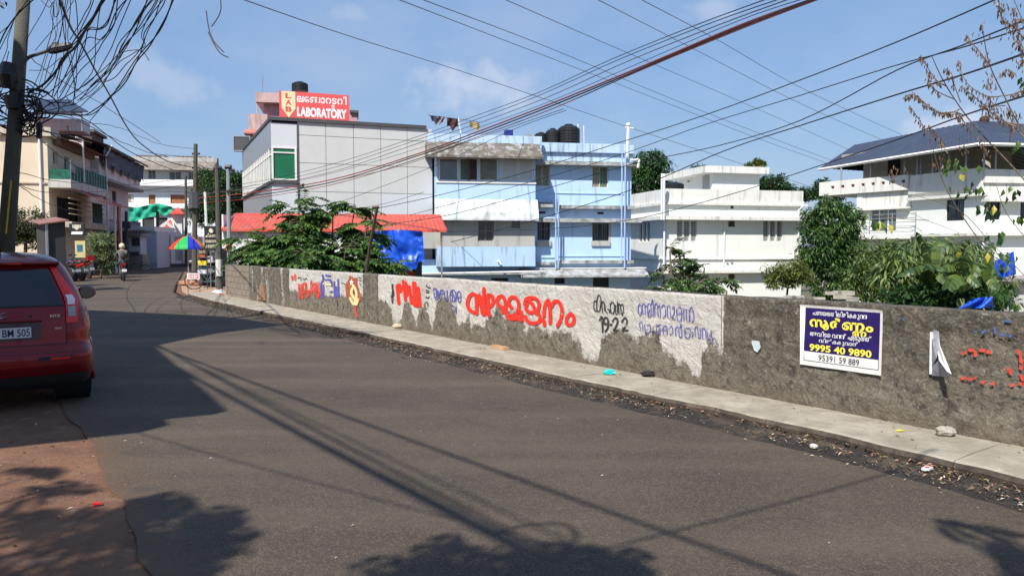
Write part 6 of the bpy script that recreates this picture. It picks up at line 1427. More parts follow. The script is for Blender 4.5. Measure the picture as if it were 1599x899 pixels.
def malayalam_board():
    fr = Frame(*at(319.5, 385, 29.2).xy, 2); h = lambda y: fr.h(330, y); W = fr.a(341)
    t = thing('black_board_sign', fr.w(W / 2, 0, 0), 'black signboard with three lines of cream Malayalam letters on the corner', 'signboard')
    obj('board', MB().box(fr, 0, W, -.05, 0, h(388), h(353)), M_BLACK, t)
    cr = mat('sign_letters', (.62, .55, .40), bump=0)
    for s, y0, y1 in ((['ച', 'ി', 'ക', ('ക', -.13), 'ൻ'], 370.5, 364), (['സ', 'െ', 'ന', ('റ', -.1), 'ർ'], 379, 373), (['ക', 'ട', 'വ', 'ന', ('ന', -.13), 'ത'], 387, 382)):
        mb = MB(); letters(mb, s, fr.w(.04, 0, h(y0)), fr.e, Vector((0, 0, 1)), fr.n, W - .08, h(y1) - h(y0), .03, .006); obj('lettering', mb, cr, t)
    obj('emblem', MB().lathe(fr.w(W / 2, .004, h(360)), [(.09, 0), (.09, .01)], 12, 'Y'), cr, t)
    obj('posts', MB().tube([fr.w(.05, -.08, 0), fr.w(.05, -.08, h(353))], .02, 4).tube([fr.w(W - .05, -.08, 0), fr.w(W - .05, -.08, h(353))], .02, 4), M_DARK, t)
malayalam_board()
def small_sign():
    Y = 26.2; fr = Frame(*at(291, 385, Y).xy, 0); W = fr.a(310.5); h = lambda y: fr.h(300, y)
    t = thing('small_sign', fr.w(W / 2, 0, 0), 'small red and white notice board on two thin posts at the kerb', 'signboard')
    obj('board', MB().box(fr, 0, W, -.02, 0, h(435.5), h(426.5)), mat('sign_white', (.72, .68, .66), bump=0), t)
    r = mat('sign_red_letters', (.62, .04, .05), bump=0)
    for y0, y1 in ((430.3, 427.3), (434.8, 431.6)):
        mb = MB(); letters(mb, ['ച', 'ാ', 'യ', 'ക', 'ട', 'ി', 'ല'] if y0 < 432 else ['ഉ', 'ണ', 'ക', 'പ', 'ല'], fr.w(.03, 0, h(y0)), fr.e, Vector((0, 0, 1)), fr.n, W - .06, h(y1) - h(y0), .06, .004); obj('lettering', mb, r, t)
    obj('post', MB().tube([fr.w(.01, -.03, 0), fr.w(.01, -.03, h(426))], .011, 5), M_RUST, t); obj('post', MB().tube([fr.w(W - .01, -.03, 0), fr.w(W - .01, -.03, h(426))], .011, 5), M_RUST, t)
small_sign()
def bicycle():
    c = gnd(325, 451.5, 0); d = Vector((.93, .36, 0)); t = thing('bicycle', c, 'dark bicycle parked in front of the kiosk', 'bicycle')
    m = mat('bike_paint', (.05, .12, .13), rough=.4, bump=0)
    def wheel(cc, nm):
        pts = [cc + d * (.33 * math.cos(a * .349)) + Vector((0, 0, .33 * math.sin(a * .349))) for a in range(19)]
        w = obj('wheel', MB().tube(pts, .02, 5, False), M_BLACK, t); s = MB()
        for k in range(8): s.tube([cc, cc + d * (.32 * math.cos(k * .785)) + Vector((0, 0, .32 * math.sin(k * .785)))], .004, 3)
        obj('spokes', s, M_STEEL, w)
    w0 = c - d * .5 + Vector((0, 0, .34)); w1 = c + d * .5 + Vector((0, 0, .34)); wheel(w0, 0); wheel(w1, 1)
    bb = c + Vector((0, 0, .30)); st = c + d * .2 + Vector((0, 0, .8)); hd = c - d * .34 + Vector((0, 0, .82))
    f = MB()
    for a, b in ((bb, st), (bb, hd), (st, hd), (bb, w1), (st, w1), (hd, w0)): f.tube([a, b], .018, 5)
    obj('frame', f, m, t); s = Vector((-d.y, d.x, 0))
    obj('handlebar', MB().tube([hd + s * .25 + Vector((0, 0, .14)), hd + Vector((0, 0, .16)), hd - s * .25 + Vector((0, 0, .14))], .015, 5).tube([hd, hd + Vector((0, 0, .16))], .015, 5), M_STEEL, t)
    obj('saddle', MB().blob(st + Vector((0, 0, .06)), .13, .08, .04), M_BLACK, t)
    obj('carrier', MB().wbox(w1 + Vector((0, 0, .38)), .32, .14, .02, .4), M_STEEL, t)
bicycle()
crumpled('rubbish_bag', gnd(341, 460, 0), .22, .18, .09, mat('white_bag', (.62, .60, .57), rough=.5), 'white crumpled rubbish bags at the foot of the dark pole', 'rubbish bag', 8)
crumpled('rubbish_bag', gnd(350, 461.5, 0), .16, .14, .06, MATS['white_bag'], 'flatter white rubbish bag nearer the steel pole', 'rubbish bag', 12)
crumpled('rubble_heap', gnd(352, 465, 0), .35, .18, .08, mat('brick_rubble', (.40, .18, .10), var=.4, vs=9, bump=.6), 'reddish brick rubble heap at the steel pole', 'rubble', 14)
crumpled('laterite_heap', gnd(296, 446, 0), .45, .3, .12, MATS['brick_rubble'], 'low reddish stone heap behind the small red notice board', 'rubble', 17)
# pale sandy kerbside ground at the corner
g = MB(); P = [gnd(x, y, .001) + Vector((0, 0, .004)) for x, y in ((283, 448), (288, 436), (296, 430), (345, 430), (358, 455), (392, 470), (372, 476), (330, 470), (300, 466), (285, 456))]
from mathutils.geometry import tessellate_polygon
obj('sandy_corner', g.add(P, [t_ for t_ in tessellate_polygon([P])]), mat('sandy_dirt', (.40, .27, .18), rough=.95, var=.2, vs=2, bump=.8, bs=15, grime=(.30, .17, .11), gs=1.5), kind='structure', label='pale reddish sandy ground around the kiosk')

# ---------------------------------------------------------------- motorcycles
def motorcycle(loc, rz, paint_m, label, cat='motorcycle', group=None, box=None):
    t = thing('motorcycle', (0, 0, 0), label, cat, group)
    V = Vector
    def wheel(y):
        w = obj('wheel', MB().lathe(V((-.05, y, .30)), [(.20, .0), (.29, .005), (.305, .03), (.305, .07), (.29, .095), (.20, .10)], 16, 'X'), M_BLACK, t); 
        obj('rim', MB().lathe(V((-.03, y, .30)), [(.05, 0), (.20, .0), (.20, .06), (.05, .06)], 12, 'X'), M_STEEL, w)
    wheel(-.62); wheel(.66)
    obj('engine', MB().blob(V((0, .05, .40)), .15, .26, .17, 8, 5, .08, 1).tube([V((.14, .1, .32)), V((.15, -.5, .30)), V((.16, -.8, .34))], [.035, .04, .05], 7), mat('engine_grey', (.16, .16, .16), rough=.4, metal=.6, bump=0), t)
    obj('tank', MB().blob(V((0, .22, .82)), .15, .26, .13, 10, 7), paint_m, t, smooth=True)
    obj('seat', MB().tube(smooth_pts([V((0, .05, .82)), V((0, -.25, .80)), V((0, -.62, .88))], 3), [.10, .12, .13, .13, .12, .10, .08], 8), M_BLACK, t, smooth=True)
    obj('tail', MB().tube([V((0, -.35, .70)), V((0, -.82, .82))], [.11, .05], 7), paint_m, t)
    obj('tail_light', MB().wbox((0, -.85, .78), .14, .03, .07), mat('tail_red', (.5, .01, .01), rough=.2, bump=0), t)
    obj('mudguard', MB().tube(smooth_pts([V((0, -.55, .64)), V((0, -.85, .58)), V((0, -.98, .36))], 3), .055, 6), M_BLACK, t)
    obj('number_plate', MB().wbox((0, -.99, .46), .20, .01, .12), P_WHT, t)
    obj('fork', MB().tube([V((.09, .66, .30)), V((.09, .42, .98))], .022, 6).tube([V((-.09, .66, .30)), V((-.09, .42, .98))], .022, 6), M_STEEL, t)
    obj('headlamp', MB().blob(V((0, .58, .88)), .10, .08, .10), M_BLACK, t)
    obj('handlebar', MB().tube(smooth_pts([V((-.36, .28, 1.05)), V((-.15, .42, 1.02)), V((.15, .42, 1.02)), V((.36, .28, 1.05))], 3), .017, 6), M_BLACK, t)
    mi = MB()
    for s in (-1, 1): mi.tube([V((s * .26, .34, 1.04)), V((s * .32, .36, 1.2))], .008, 4).blob(V((s * .35, .36, 1.23)), .06, .012, .035)
    obj('mirrors', mi, M_BLACK, t)
    if box: obj('carrier_box', MB().wbox((0, -.72, .93), .36, .34, .26), box, t)
    t.location = loc; t.rotation_euler = (0, 0, rz); return t
def bike_mat(i, c): return mat('bike_colour_%d' % i, c, rough=.25, bump=0, coat=.5)
spots = [(113, 438.5, .9, (.03, .03, .035), 'parked black motorcycle, leftmost in the row by the beige house', None), (124, 438, .75, (.02, .02, .02), 'parked black motorcycle, second from left in the row', None), (134, 437, .8, (.45, .02, .02), 'parked motorcycle with red fuel tank, third in the row', None), (146, 434, .7, (.30, .03, .03), 'parked dark red motorcycle with red box, nearest the white shrub', (.6, .02, .02))]
for i, (x, y, rz, c, lb, bx) in enumerate(spots):
    p = gnd(x, y, 0); p = p * (33.5 / p.y) if False else p
    motorcycle(p + Vector((-.3, -.5, 0)), rz + .3, bike_mat(i, c), lb, group='motorcycles parked along the left roadside', box=mat('box_red', (.55, .02, .02), rough=.4, bump=0) if bx else None)
p = gnd(106, 432, 0); single('blue_drum', MB().lathe(p, [(.27, 0), (.29, .05), (.29, .85), (.27, .9)], 16), mat('drum_blue', (.02, .07, .42), rough=.4, bump=0), 'blue plastic drum behind the grey hut by the motorcycles', 'drum')
def rider():
    p = gnd(192, 438, 0); rz = .55
    motorcycle(p, rz, bike_mat(9, (.28, .02, .02)), 'moving motorcycle with a helmeted rider, seen from behind on the road')
    t = thing('person', p, 'rider in grey shirt and pale helmet seated on the moving motorcycle', 'person')
    me = bpy.data.meshes.new('body'); V = Vector
    J = {'pel': (0, -.12, .92), 'sp': (0, -.10, 1.12), 'ch': (0, -.04, 1.34), 'nk': (0, .0, 1.50), 'hd': (0, .02, 1.62),
         'sl': (-.19, -.02, 1.42), 'el': (-.30, .10, 1.18), 'wl': (-.31, .29, 1.07), 'sr': (.19, -.02, 1.42), 'er': (.30, .10, 1.18), 'wr': (.31, .29, 1.07),
         'hl': (-.12, -.08, .90), 'kl': (-.24, .30, .72), 'al': (-.20, .08, .34), 'tl': (-.21, .24, .30), 'hr': (.12, -.08, .90), 'kr': (.24, .30, .72), 'ar': (.20, .08, .34), 'tr': (.21, .24, .30)}
    rad = {'pel': .15, 'sp': .14, 'ch': .165, 'nk': .06, 'hd': .09, 'sl': .075, 'el': .05, 'wl': .035, 'sr': .075, 'er': .05, 'wr': .035, 'hl': .095, 'kl': .075, 'al': .05, 'tl': .04, 'hr': .095, 'kr': .075, 'ar': .05, 'tr': .04}
    ks = list(J); E = [('pel', 'sp'), ('sp', 'ch'), ('ch', 'nk'), ('nk', 'hd'), ('ch', 'sl'), ('sl', 'el'), ('el', 'wl'), ('ch', 'sr'), ('sr', 'er'), ('er', 'wr'), ('pel', 'hl'), ('hl', 'kl'), ('kl', 'al'), ('al', 'tl'), ('pel', 'hr'), ('hr', 'kr'), ('kr', 'ar'), ('ar', 'tr')]
    me.from_pydata([V(J[k]) for k in ks], [(ks.index(a), ks.index(b)) for a, b in E], [])
    o = bpy.data.objects.new('body', me); COL.objects.link(o)
    o.modifiers.new('s', 'SKIN'); 
    for i, k in enumerate(ks): me.skin_vertices[0].data[i].radius = (rad[k], rad[k] * .85)
    me.skin_vertices[0].data[0].use_root = True
    o.modifiers.new('u', 'SUBSURF').levels = 2
    dg = bpy.context.evaluated_depsgraph_get(); m2 = bpy.data.meshes.new_from_object(o.evaluated_get(dg)); o.modifiers.clear(); o.data = m2
    mats = [mat('shirt_grey', (.12, .13, .125), var=.2, vs=9, bump=.1), mat('trousers', (.035, .05, .08), bump=0), mat('skin', (.28, .15, .09), bump=0)]
    for m_ in mats: m2.materials.append(m_)
    for f in m2.polygons: f.use_smooth = True; f.material_index = 1 if f.center.z < .95 else (2 if (f.center.z > 1.47 and abs(f.center.x) < .1) or (f.center.z < 1.14 and abs(f.center.x) > .24 and f.center.y > .15) else 0)
    o.parent = t
    obj('helmet', MB().blob((0, .03, 1.68), .135, .155, .145, 12, 8), mat('helmet_cream', (.62, .56, .38), rough=.3, bump=0), None, smooth=True).parent = t
    obj('visor', MB().blob((0, .11, 1.655), .10, .09, .06, 8, 6), M_BLACK, None).parent = t
    obj('backpack', MB().blob((0, -.22, 1.24), .14, .09, .19, 8, 6, .04, 2), mat('backpack', (.07, .07, .055), bump=0), None, smooth=True).parent = t
    hm = MB()
    for s in (-1, 1):
        hm.blob((s * .315, .31, 1.065), .035, .045, .025)
        for k in range(4): hm.tube([V((s * (.29 + .015 * k), .34, 1.075)), V((s * (.29 + .015 * k), .375, 1.06)), V((s * (.29 + .015 * k), .37, 1.035))], .007, 4)
        hm.tube([V((s * .285, .31, 1.06)), V((s * .27, .345, 1.04))], .008, 4)
    obj('hands', hm, mats[2], None).parent = t
    t.rotation_euler = (0, 0, rz)
rider()
# ================================================================== THE RED CAR
def car():
    V = Vector
    t = thing('parked_car', (0, 0, 0), 'dark red hatchback parked at the left edge of the road, seen from behind', 'car')
    paintm = mat('car_red', (0.19, 0.003, 0.007), rough=.25, var=.06, vs=3, bump=0, coat=.5, spec=.3, metal=.45)
    blk = mat('car_black_trim', (.016, .016, .018), rough=.55, bump=0); glassm = mat('car_glass', (.014, .018, .022), rough=.03, var=.2, bump=0, spec=.55)
    chrome = mat('car_chrome', (.75, .75, .75), rough=.12, metal=1.0, bump=0); tyre = mat('tyre', (.018, .018, .018), rough=.85, bump=.2, bs=80)
    RT = [(.19, .68, .12, 3.56, .16, .30), (.24, .755, .05, 3.66, .2, .36), (.33, .785, .01, 3.72, .22, .4), (.44, .797, -.012, 3.74, .24, .42), (.54, .797, -.01, 3.74, .24, .45), (.585, .793, .015, 3.73, .25, .46), (.615, .787, .075, 3.71, .26, .5),
          (.66, .787, .092, 3.69, .26, .5), (.78, .793, .10, 3.62, .27, .5), (.90, .785, .115, 3.42, .28, .55), (.98, .768, .135, 3.05, .28, .55), (1.04, .742, .16, 2.72, .27, .45), (1.20, .69, .245, 2.36, .25, .38), (1.34, .632, .335, 2.08, .24, .32), (1.43, .585, .40, 1.92, .22, .3), (1.475, .55, .42, 1.80, .2, .3), (1.515, .51, .50, 1.68, .2, .3), (1.555, .44, .66, 1.5, .2, .3), (1.578, .34, .82, 1.35, .2, .3), (1.588, .2, .98, 1.22, .12, .15)]
    def ringp(z):
        if z <= RT[0][0]: return RT[0][1:]
        for i in range(len(RT) - 1):
            if RT[i][0] <= z <= RT[i + 1][0]:
                a, b = RT[i], RT[i + 1]; u = (z - a[0]) / (b[0] - a[0]); return tuple(a[k] * (1 - u) + b[k] * u for k in range(1, 6))
        return RT[-1][1:]
    bow = lambda x, W: .055 * (x / W) ** 2
    def rear(x, z, off=0.0):
        W, Rr, F, cr, cf = ringp(z); ax = abs(x)
        if ax <= W - cr: y = Rr
        else: d = min(ax - (W - cr), cr * .999); y = Rr + cr - math.sqrt(cr * cr - d * d)
        return V((x, y + bow(x, W) - off, z))
    def ring(z):
        W, Rr, F, cr, cf = ringp(z); P = []
        for i in range(17):
            x = -(W - cr) + 2 * (W - cr) * i / 16; P.append(V((x, Rr, z)))
        for i in range(1, 8): an = math.pi / 2 * i / 8; P.append(V((W - cr + cr * math.sin(an), Rr + cr - cr * math.cos(an), z)))
        for i in range(41): P.append(V((W, Rr + cr + (F - cf - Rr - cr) * i / 40, z)))
        for i in range(1, 8): an = math.pi / 2 * i / 8; P.append(V((W - cf + cf * math.cos(an), F - cf + cf * math.sin(an), z)))
        for i in range(17): P.append(V((W - cf - 2 * (W - cf) * i / 16, F + .10 * (1 - ((i - 8) / 8) ** 2), z)))
        for i in range(1, 8): an = math.pi / 2 * i / 8; P.append(V((-(W - cf) - cf * math.sin(an), F - cf + cf * math.cos(an), z)))
        for i in range(41): P.append(V((-W, F - cf + (Rr + cr - F + cf) * i / 40, z)))
        for i in range(1, 8): an = math.pi / 2 * i / 8; P.append(V((-(W - cr) - cr * math.cos(an), Rr + cr - cr * math.sin(an), z)))
        for p in P:
            if p.y < Rr + cr + .01: p.y += bow(p.x, W)
        return P
    zs = []
    for i in range(len(RT) - 1):
        n = max(1, int((RT[i + 1][0] - RT[i][0]) / .03)); zs += [RT[i][0] + (RT[i + 1][0] - RT[i][0]) * k / n for k in range(n)]
    zs.append(RT[-1][0]); rows = [ring(z) for z in zs]
    mb = MB().grid(rows, True); wy = (.72, 3.05)
    keep = []
    for f in mb.f:
        c = sum((mb.v[i] for i in f), V()) / 4
        if abs(c.x) > .6 and any((c.y - w) ** 2 + (c.z - .29) ** 2 < .345 ** 2 for w in wy): continue
        keep.append(f)
    mb.f = keep; n = len(rows[0]); k = (len(rows) - 1) * n; mb.f.append(tuple(range(k, k + n))); mb.f.append(tuple(range(n))[::-1])
    obj('body', mb, paintm, t, smooth=True)
    def strips(name, m, zl, fl, fr_, off=.006, nx=8, parent=None):
        rows = []
        for z in zl:
            a, b = fl(z), fr_(z); rows.append([rear(a + (b - a) * i / nx, z, off) for i in range(nx + 1)])
        return obj(name, MB().grid(rows), m, parent or t, smooth=True)
    lin = lambda z0, x0, z1, x1: (lambda z: x0 + (x1 - x0) * (z - z0) / (z1 - z0))
    Z = lambda a, b, n=10: [a + (b - a) * i / n for i in range(n + 1)]
    strips('rear_window', glassm, Z(1.05, 1.415), lin(1.05, -.53, 1.415, -.425), lin(1.05, .53, 1.415, .425), .005, 16)
    strips('window_rubber', blk, Z(1.035, 1.05, 2), lambda z: -.55, lambda z: .55, .006, 16)
    strips('shut_line', blk, Z(.645, .652, 1), lambda z: -.56, lambda z: .56, .004, 16)
    for s in (-1, 1): strips('shut_line', blk, Z(.645, 1.0, 6), (lambda z, s=s: s * .556 - .004), (lambda z, s=s: s * .556 + .004), .004, 1)
    strips('lower_bumper', blk, Z(.20, .345, 4), lambda z: -.78, lambda z: .775, .006, 30)
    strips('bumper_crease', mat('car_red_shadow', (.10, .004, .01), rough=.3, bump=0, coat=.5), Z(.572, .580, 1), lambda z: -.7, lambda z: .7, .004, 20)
    # spoiler lip with brake light
    sp = MB(); rws = []
    for i in range(21):
        x = -.52 + 1.04 * i / 20; y = .40 + .09 * (x / .55) ** 2; rws.append([V((x, y + .2, 1.50)), V((x, y - .03, 1.492)), V((x, y - .055, 1.472)), V((x, y - .03, 1.458)), V((x, y + .1, 1.45))])
    obj('spoiler', sp.grid(rws), paintm, t, smooth=True)
    obj('brake_light', MB().box(Frame(.11, .36, 0), -.07, .07, -.012, .008, 1.466, 1.48), mat('lamp_red', (.70, .012, .008), rough=.25, bump=0, coat=.3), t)
    # tail lights: tall red clusters climbing the pillars, clear lens in the middle
    red = MATS['lamp_red']; clear = mat('lamp_clear', (.72, .66, .64), rough=.15, bump=0, coat=.6); dk = mat('lamp_smoke', (.25, .27, .27), rough=.12, bump=0, coat=1)
    for s in (-1, 1):
        L = lambda z: .438 + (1.42 - z) * .365 if z > 1.1 else .555
        Rr = lambda z: .492 + (1.42 - z) * .60 if z > 1.1 else .684 - (1.1 - z) * .10
        def st(name, m, z0, z1, l, r, off, parent=None): return strips(name, m, Z(z0, z1, 8), (lambda z: s * l(z)), (lambda z: s * r(z)), off, 6, parent)
        lamp = st('tail_light', red, .86, 1.435, L, lambda z: min(Rr(z), ringp(z)[0] - .012), .014)
        st('reversing_lens', clear, 1.045, 1.145, lambda z: L(z) + .02, lambda z: Rr(z) - .035, .020, lamp)
        st('indicator_lens', dk, .925, 1.03, lambda z: .575, lambda z: .645, .021, lamp)
        for z0 in (.86, 1.435): pass
        st('reflector', blk, .492, .535, lambda z: .30, lambda z: .60, .004)
        st('reflector', red, .50, .525, lambda z: .40, lambda z: .58, .012)
        # wheels, arches, side glass, handle, mirror
        for w in wy:
            wh = obj('wheel', MB().lathe(V((s * .64, w, .29)), [(.20, 0), (.275, .0), (.29, s * .02), (.29, s * .13), (.275, s * .155), (.20, s * .16)], 28, 'X'), tyre, t, smooth=False)
            obj('rim', MB().lathe(V((s * .77, w, .29)), [(.205, 0), (.205, s * .02), (.16, s * .005), (.05, s * .03)], 24, 'X'), chrome, wh)
            pts = [V((s * .795, w + .35 * math.cos(a * math.pi / 16), .29 + .35 * math.sin(a * math.pi / 16))) for a in range(-1, 18)]
            obj('wheel_arch', MB().tube(pts, .024, 6), paintm, t, smooth=True)
            obj('arch_liner', MB().lathe(V((s * .45, w, .29)), [(.02, 0), (.36, 0), (.36, s * .33)], 24, 'X'), blk, t)
        def side(y, z, off=.006): W = ringp(z)[0]; return V((s * (W + off), y, z))
        for y0, y1, sl0, sl1 in ((.72, 1.55, .25, 0), (1.60, 2.5, 0, -.42)):
            obj('side_window', MB().grid([[side(y0 + sl0 * v + (y1 + sl1 * v - y0 - sl0 * v) * i / 6, 1.03 + .36 * v) for i in range(7)] for v in (0, .33, .66, 1)]), glassm, t, smooth=True)
        for y in (1.575, 2.55, .9): obj('door_line', MB().grid([[side(y - .004, z, .003), side(y + .004, z, .003)] for z in Z(.35, 1.0, 6)]), blk, t)
        for y in (1.35, 2.3): obj('door_handle', MB().tube([side(y - .09, .86, .02), side(y + .09, .87, .02)], .016, 6), paintm, t)
        m_ = obj('mirror', MB().blob(V((s * .90, 2.32, 1.06)), .115, .07, .085, 14, 8), paintm, t, smooth=True)
        obj('mirror_glass', MB().lathe(V((s * .90, 2.245, 1.06)), [(.075, 0), (.085, .012)], 16, 'Y'), mat('mirror_glass', (.05, .09, .09), rough=.05, bump=0, spec=1), m_)
        obj('mirror_arm', MB().tube([V((s * .73, 2.34, 1.03)), V((s * .84, 2.33, 1.045))], .03, 6), blk, m_)
    # windscreen
    obj('windscreen', MB().grid([[V((-ringp(z)[0] * .8 + ringp(z)[0] * 1.6 * i / 8, ringp(z)[2] + .012 + .10 * (1 - ((i - 4) / 4 * .8) ** 2), z)) for i in range(9)] for z in Z(1.05, 1.42, 6)]), glassm, t, smooth=True)
    # tailgate furniture
    strips('plate_recess_shade', mat('car_recess_shade', (.05, .003, .006), rough=.35, bump=0, coat=.4), Z(.70, .895, 4), lambda z: -.33, lambda z: .33, .003, 12)  # recess has no depth; its shade is painted as darker body red
    obj('garnish', MB().tube([V((-.34, .085, .90)), V((.34, .085, .90))], .014, 8), paintm, t)
    fr = Frame(0, 0, 0); b = lambda z, o: -(rear(0, z).y) + o
    obj('number_plate', MB().box(fr, -.25, .25, b(.79, .006), b(.79, .016), .725, .845), mat('plate_white', (.62, .64, .64), rough=.4, bump=0), t)
    mb = MB(); letters(mb, 'BM 505', V((-.0, rear(0, .79).y - .016, .745)), V((1, 0, 0)), V((0, 0, 1)), V((0, -1, 0)), .232, .078, .012, .003)
    obj('plate_lettering', mb, mat('plate_navy', (.02, .03, .08), bump=0), t)
    pb = MB()
    for q in ((-.25, .25, .725, .731), (-.25, .25, .839, .845), (.244, .25, .731, .839), (-.25, -.244, .731, .839)): pb.box(fr, q[0], q[1], b(.79, .016), b(.79, .019), q[2], q[3])
    obj('plate_border', pb, MATS['plate_navy'], t)
    y = rear(0, .955).y - .012; em = MB()
    for pts in ([(-.045, .965), (.0, .995), (.045, .968), (.03, .958), (.0, .975), (-.02, .962), (.045, .935), (.03, .925)],):
        em.tube([V((x_, y, z_ - .0)) for x_, z_ in [(.035, .985), (-.035, .972), (.035, .945), (-.035, .930)]], .010, 6)
    obj('emblem', em, chrome, t)
    obj('lock', MB().blob(V((.24, rear(.24, .94).y - .004, .945)), .013, .006, .013), blk, t)
    for s_, x0, z0, w, h in (('RITZ', .41, .925, .095, .026), ('VDI', .445, .80, .062, .020)):
        mb = MB(); letters(mb, s_, V((x0, rear(x0 + .03, z0).y - .012, z0)), V((1, 0.12, 0)).normalized(), V((0, 0, 1)), V((0, -1, 0)), w, h, .05, .004); obj('badge', mb, chrome, t)
    obj('wiper', MB().tube([V((-.02, rear(0, 1.05).y - .02, 1.05)), V((-.25, rear(.2, 1.13).y - .02, 1.14)), V((-.36, rear(.3, 1.2).y - .02, 1.19))], .009, 5), blk, t)
    obj('aerial', MB().tube([V((.0, 1.05, 1.53)), V((.0, .75, 1.72))], .006, 5), blk, t)
    obj('exhaust', MB().tube([V((-.42, .35, .24)), V((-.42, .04, .23))], .028, 8), blk, t)
    t.location = (-5.03, 7.42, 0); t.rotation_euler = (0, 0, R(33.5))
car()
# ================================================================== TREES AND PLANTS
def leafmat(name, c, isl=.5, tr=.35): return mat(name, c, rough=.42, var=.25, vs=.9, bump=0, island=isl, trans=tr, spec=.5)
L_DARK = leafmat('leaf_dark', (.032, .085, .018)); L_MID = leafmat('leaf_mid', (.060, .122, .026), .75); L_YEL = leafmat('leaf_yellow_green', (.14, .18, .035)); L_PALE = leafmat('leaf_pale', (.20, .26, .12), .6); L_BAN = leafmat('leaf_banana', (.10, .155, .038), .5)
L_DRY = leafmat('leaf_dry', (.15, .09, .05), .5, .2); L_YEL2 = leafmat('leaf_turning', (.50, .42, .05), .3)
M_BARK = mat('bark', (.14, .105, .075), rough=.95, var=.3, vs=5, bump=.5, bs=30); M_TWIG = mat('twig', (.17, .13, .09), rough=.9, bump=0)
def leaf(mb, p, d, nrm, L, W, fold=.25):
    d = d.normalized(); s = d.cross(nrm)
    s = s.normalized() if s.length > 1e-4 else Vector((1, 0, 0)); u = s.cross(d)
    k = len(mb.v); m = p + d * (L * .45)
    mb.v += [p, m + s * (W * .5) + u * (W * fold), p + d * L - u * (L * .12), m - s * (W * .5) + u * (W * fold), m]
    mb.f += [(k, k + 1, k + 4), (k + 1, k + 2, k + 4), (k, k + 4, k + 3), (k + 4, k + 2, k + 3)]
def rv(r): return Vector((r.gauss(0, 1), r.gauss(0, 1), r.gauss(0, 1))).normalized()
def clump(mb, r, c, rad, n, L, W, droop=.3, flat=.7):
    for _ in range(n):
        o = rv(r) * rad * r.uniform(.25, 1) ** .6; o.z *= flat; d = (o.normalized() + rv(r) * .6); d.z -= droop
        leaf(mb, c + o, d, Vector((r.uniform(-.4, .4), r.uniform(-.4, .4), 1)), L * r.uniform(.7, 1.25), W * r.uniform(.8, 1.2))
def limb(mb, r, p, q, r0, r1, n=5, wob_=.08):
    pts = []; ln = (q - p).length
    for i in range(n + 1):
        t = i / n; pts.append(p.lerp(q, t) + (rv(r) * ln * wob_ * (0 < i < n)) + Vector((0, 0, -ln * .06 * math.sin(math.pi * t))))
    mb.tube(pts, [r0 + (r1 - r0) * i / n for i in range(n + 1)], 6); return pts
def tree(name, label, base, fork, lobes, nclump, nleaf, L, W, m, seed, r0=.18, cat='tree', group=None, droop=.35, rad=.16, flat=.75, hollow=.55, clump_r=None):
    """lobes: (centre, (rx, ry, rz)) ellipsoids of the crown"""
    r = random.Random(seed); t = thing(name, base, label, cat, group)
    tr = MB(); tr_pts = limb(tr, r, base, fork, r0, r0 * .6, 4, .03); fo = MB(); vol = sum(x[1][0] * x[1][1] * x[1][2] for x in lobes)
    for c, (rx, ry, rz) in lobes:
        limb(tr, r, fork, c, r0 * .5, r0 * .18, 5, .06); k = max(3, int(nclump * rx * ry * rz / vol))
        for i in range(k):
            o = rv(r); q = r.uniform(hollow, 1.0); lump = 1 + .22 * noise.noise(o * 2.3 + Vector((seed, 0, 0)))
            pc = c + Vector((o.x * rx, o.y * ry, o.z * rz)) * q * lump
            if i % 4 == 0: limb(tr, r, c, pc, r0 * .14, r0 * .04, 3, .08)
            clump(fo, r, pc, clump_r or rad * (rx + rz) / 2 * r.uniform(.7, 1.5), nleaf, L, W, droop, flat)
    obj('trunk', tr, M_BARK, t, smooth=True); obj('crown', fo, m, t); return t
def frond(mb, r, p, d, length, n, L, W, droop=.5, stem=None, sr=.008):
    d = d.normalized(); pts = [p]; q = p.copy(); step = length / n
    for i in range(n):
        d = (d + Vector((0, 0, -droop / n))).normalized(); q = q + d * step; pts.append(q.copy())
        s = d.cross(Vector((0, 0, 1))); s = s.normalized() if s.length > .01 else Vector((1, 0, 0)); f = .55 + .45 * math.sin(math.pi * (i + .5) / n)
        if i >= 1:
            for sg in (-1, 1): leaf(mb, q, s * sg + d * .45 + Vector((0, 0, r.uniform(-.55, -.05))), Vector((0, 0, 1)) + rv(r) * .25, L * f * r.uniform(.85, 1.1), W * r.uniform(.85, 1.15))
    leaf(mb, q, d, Vector((0, 0, 1)), L, W)
    if stem is not None: stem.tube(pts, [sr * (1 - .7 * i / n) for i in range(n + 1)], 4)

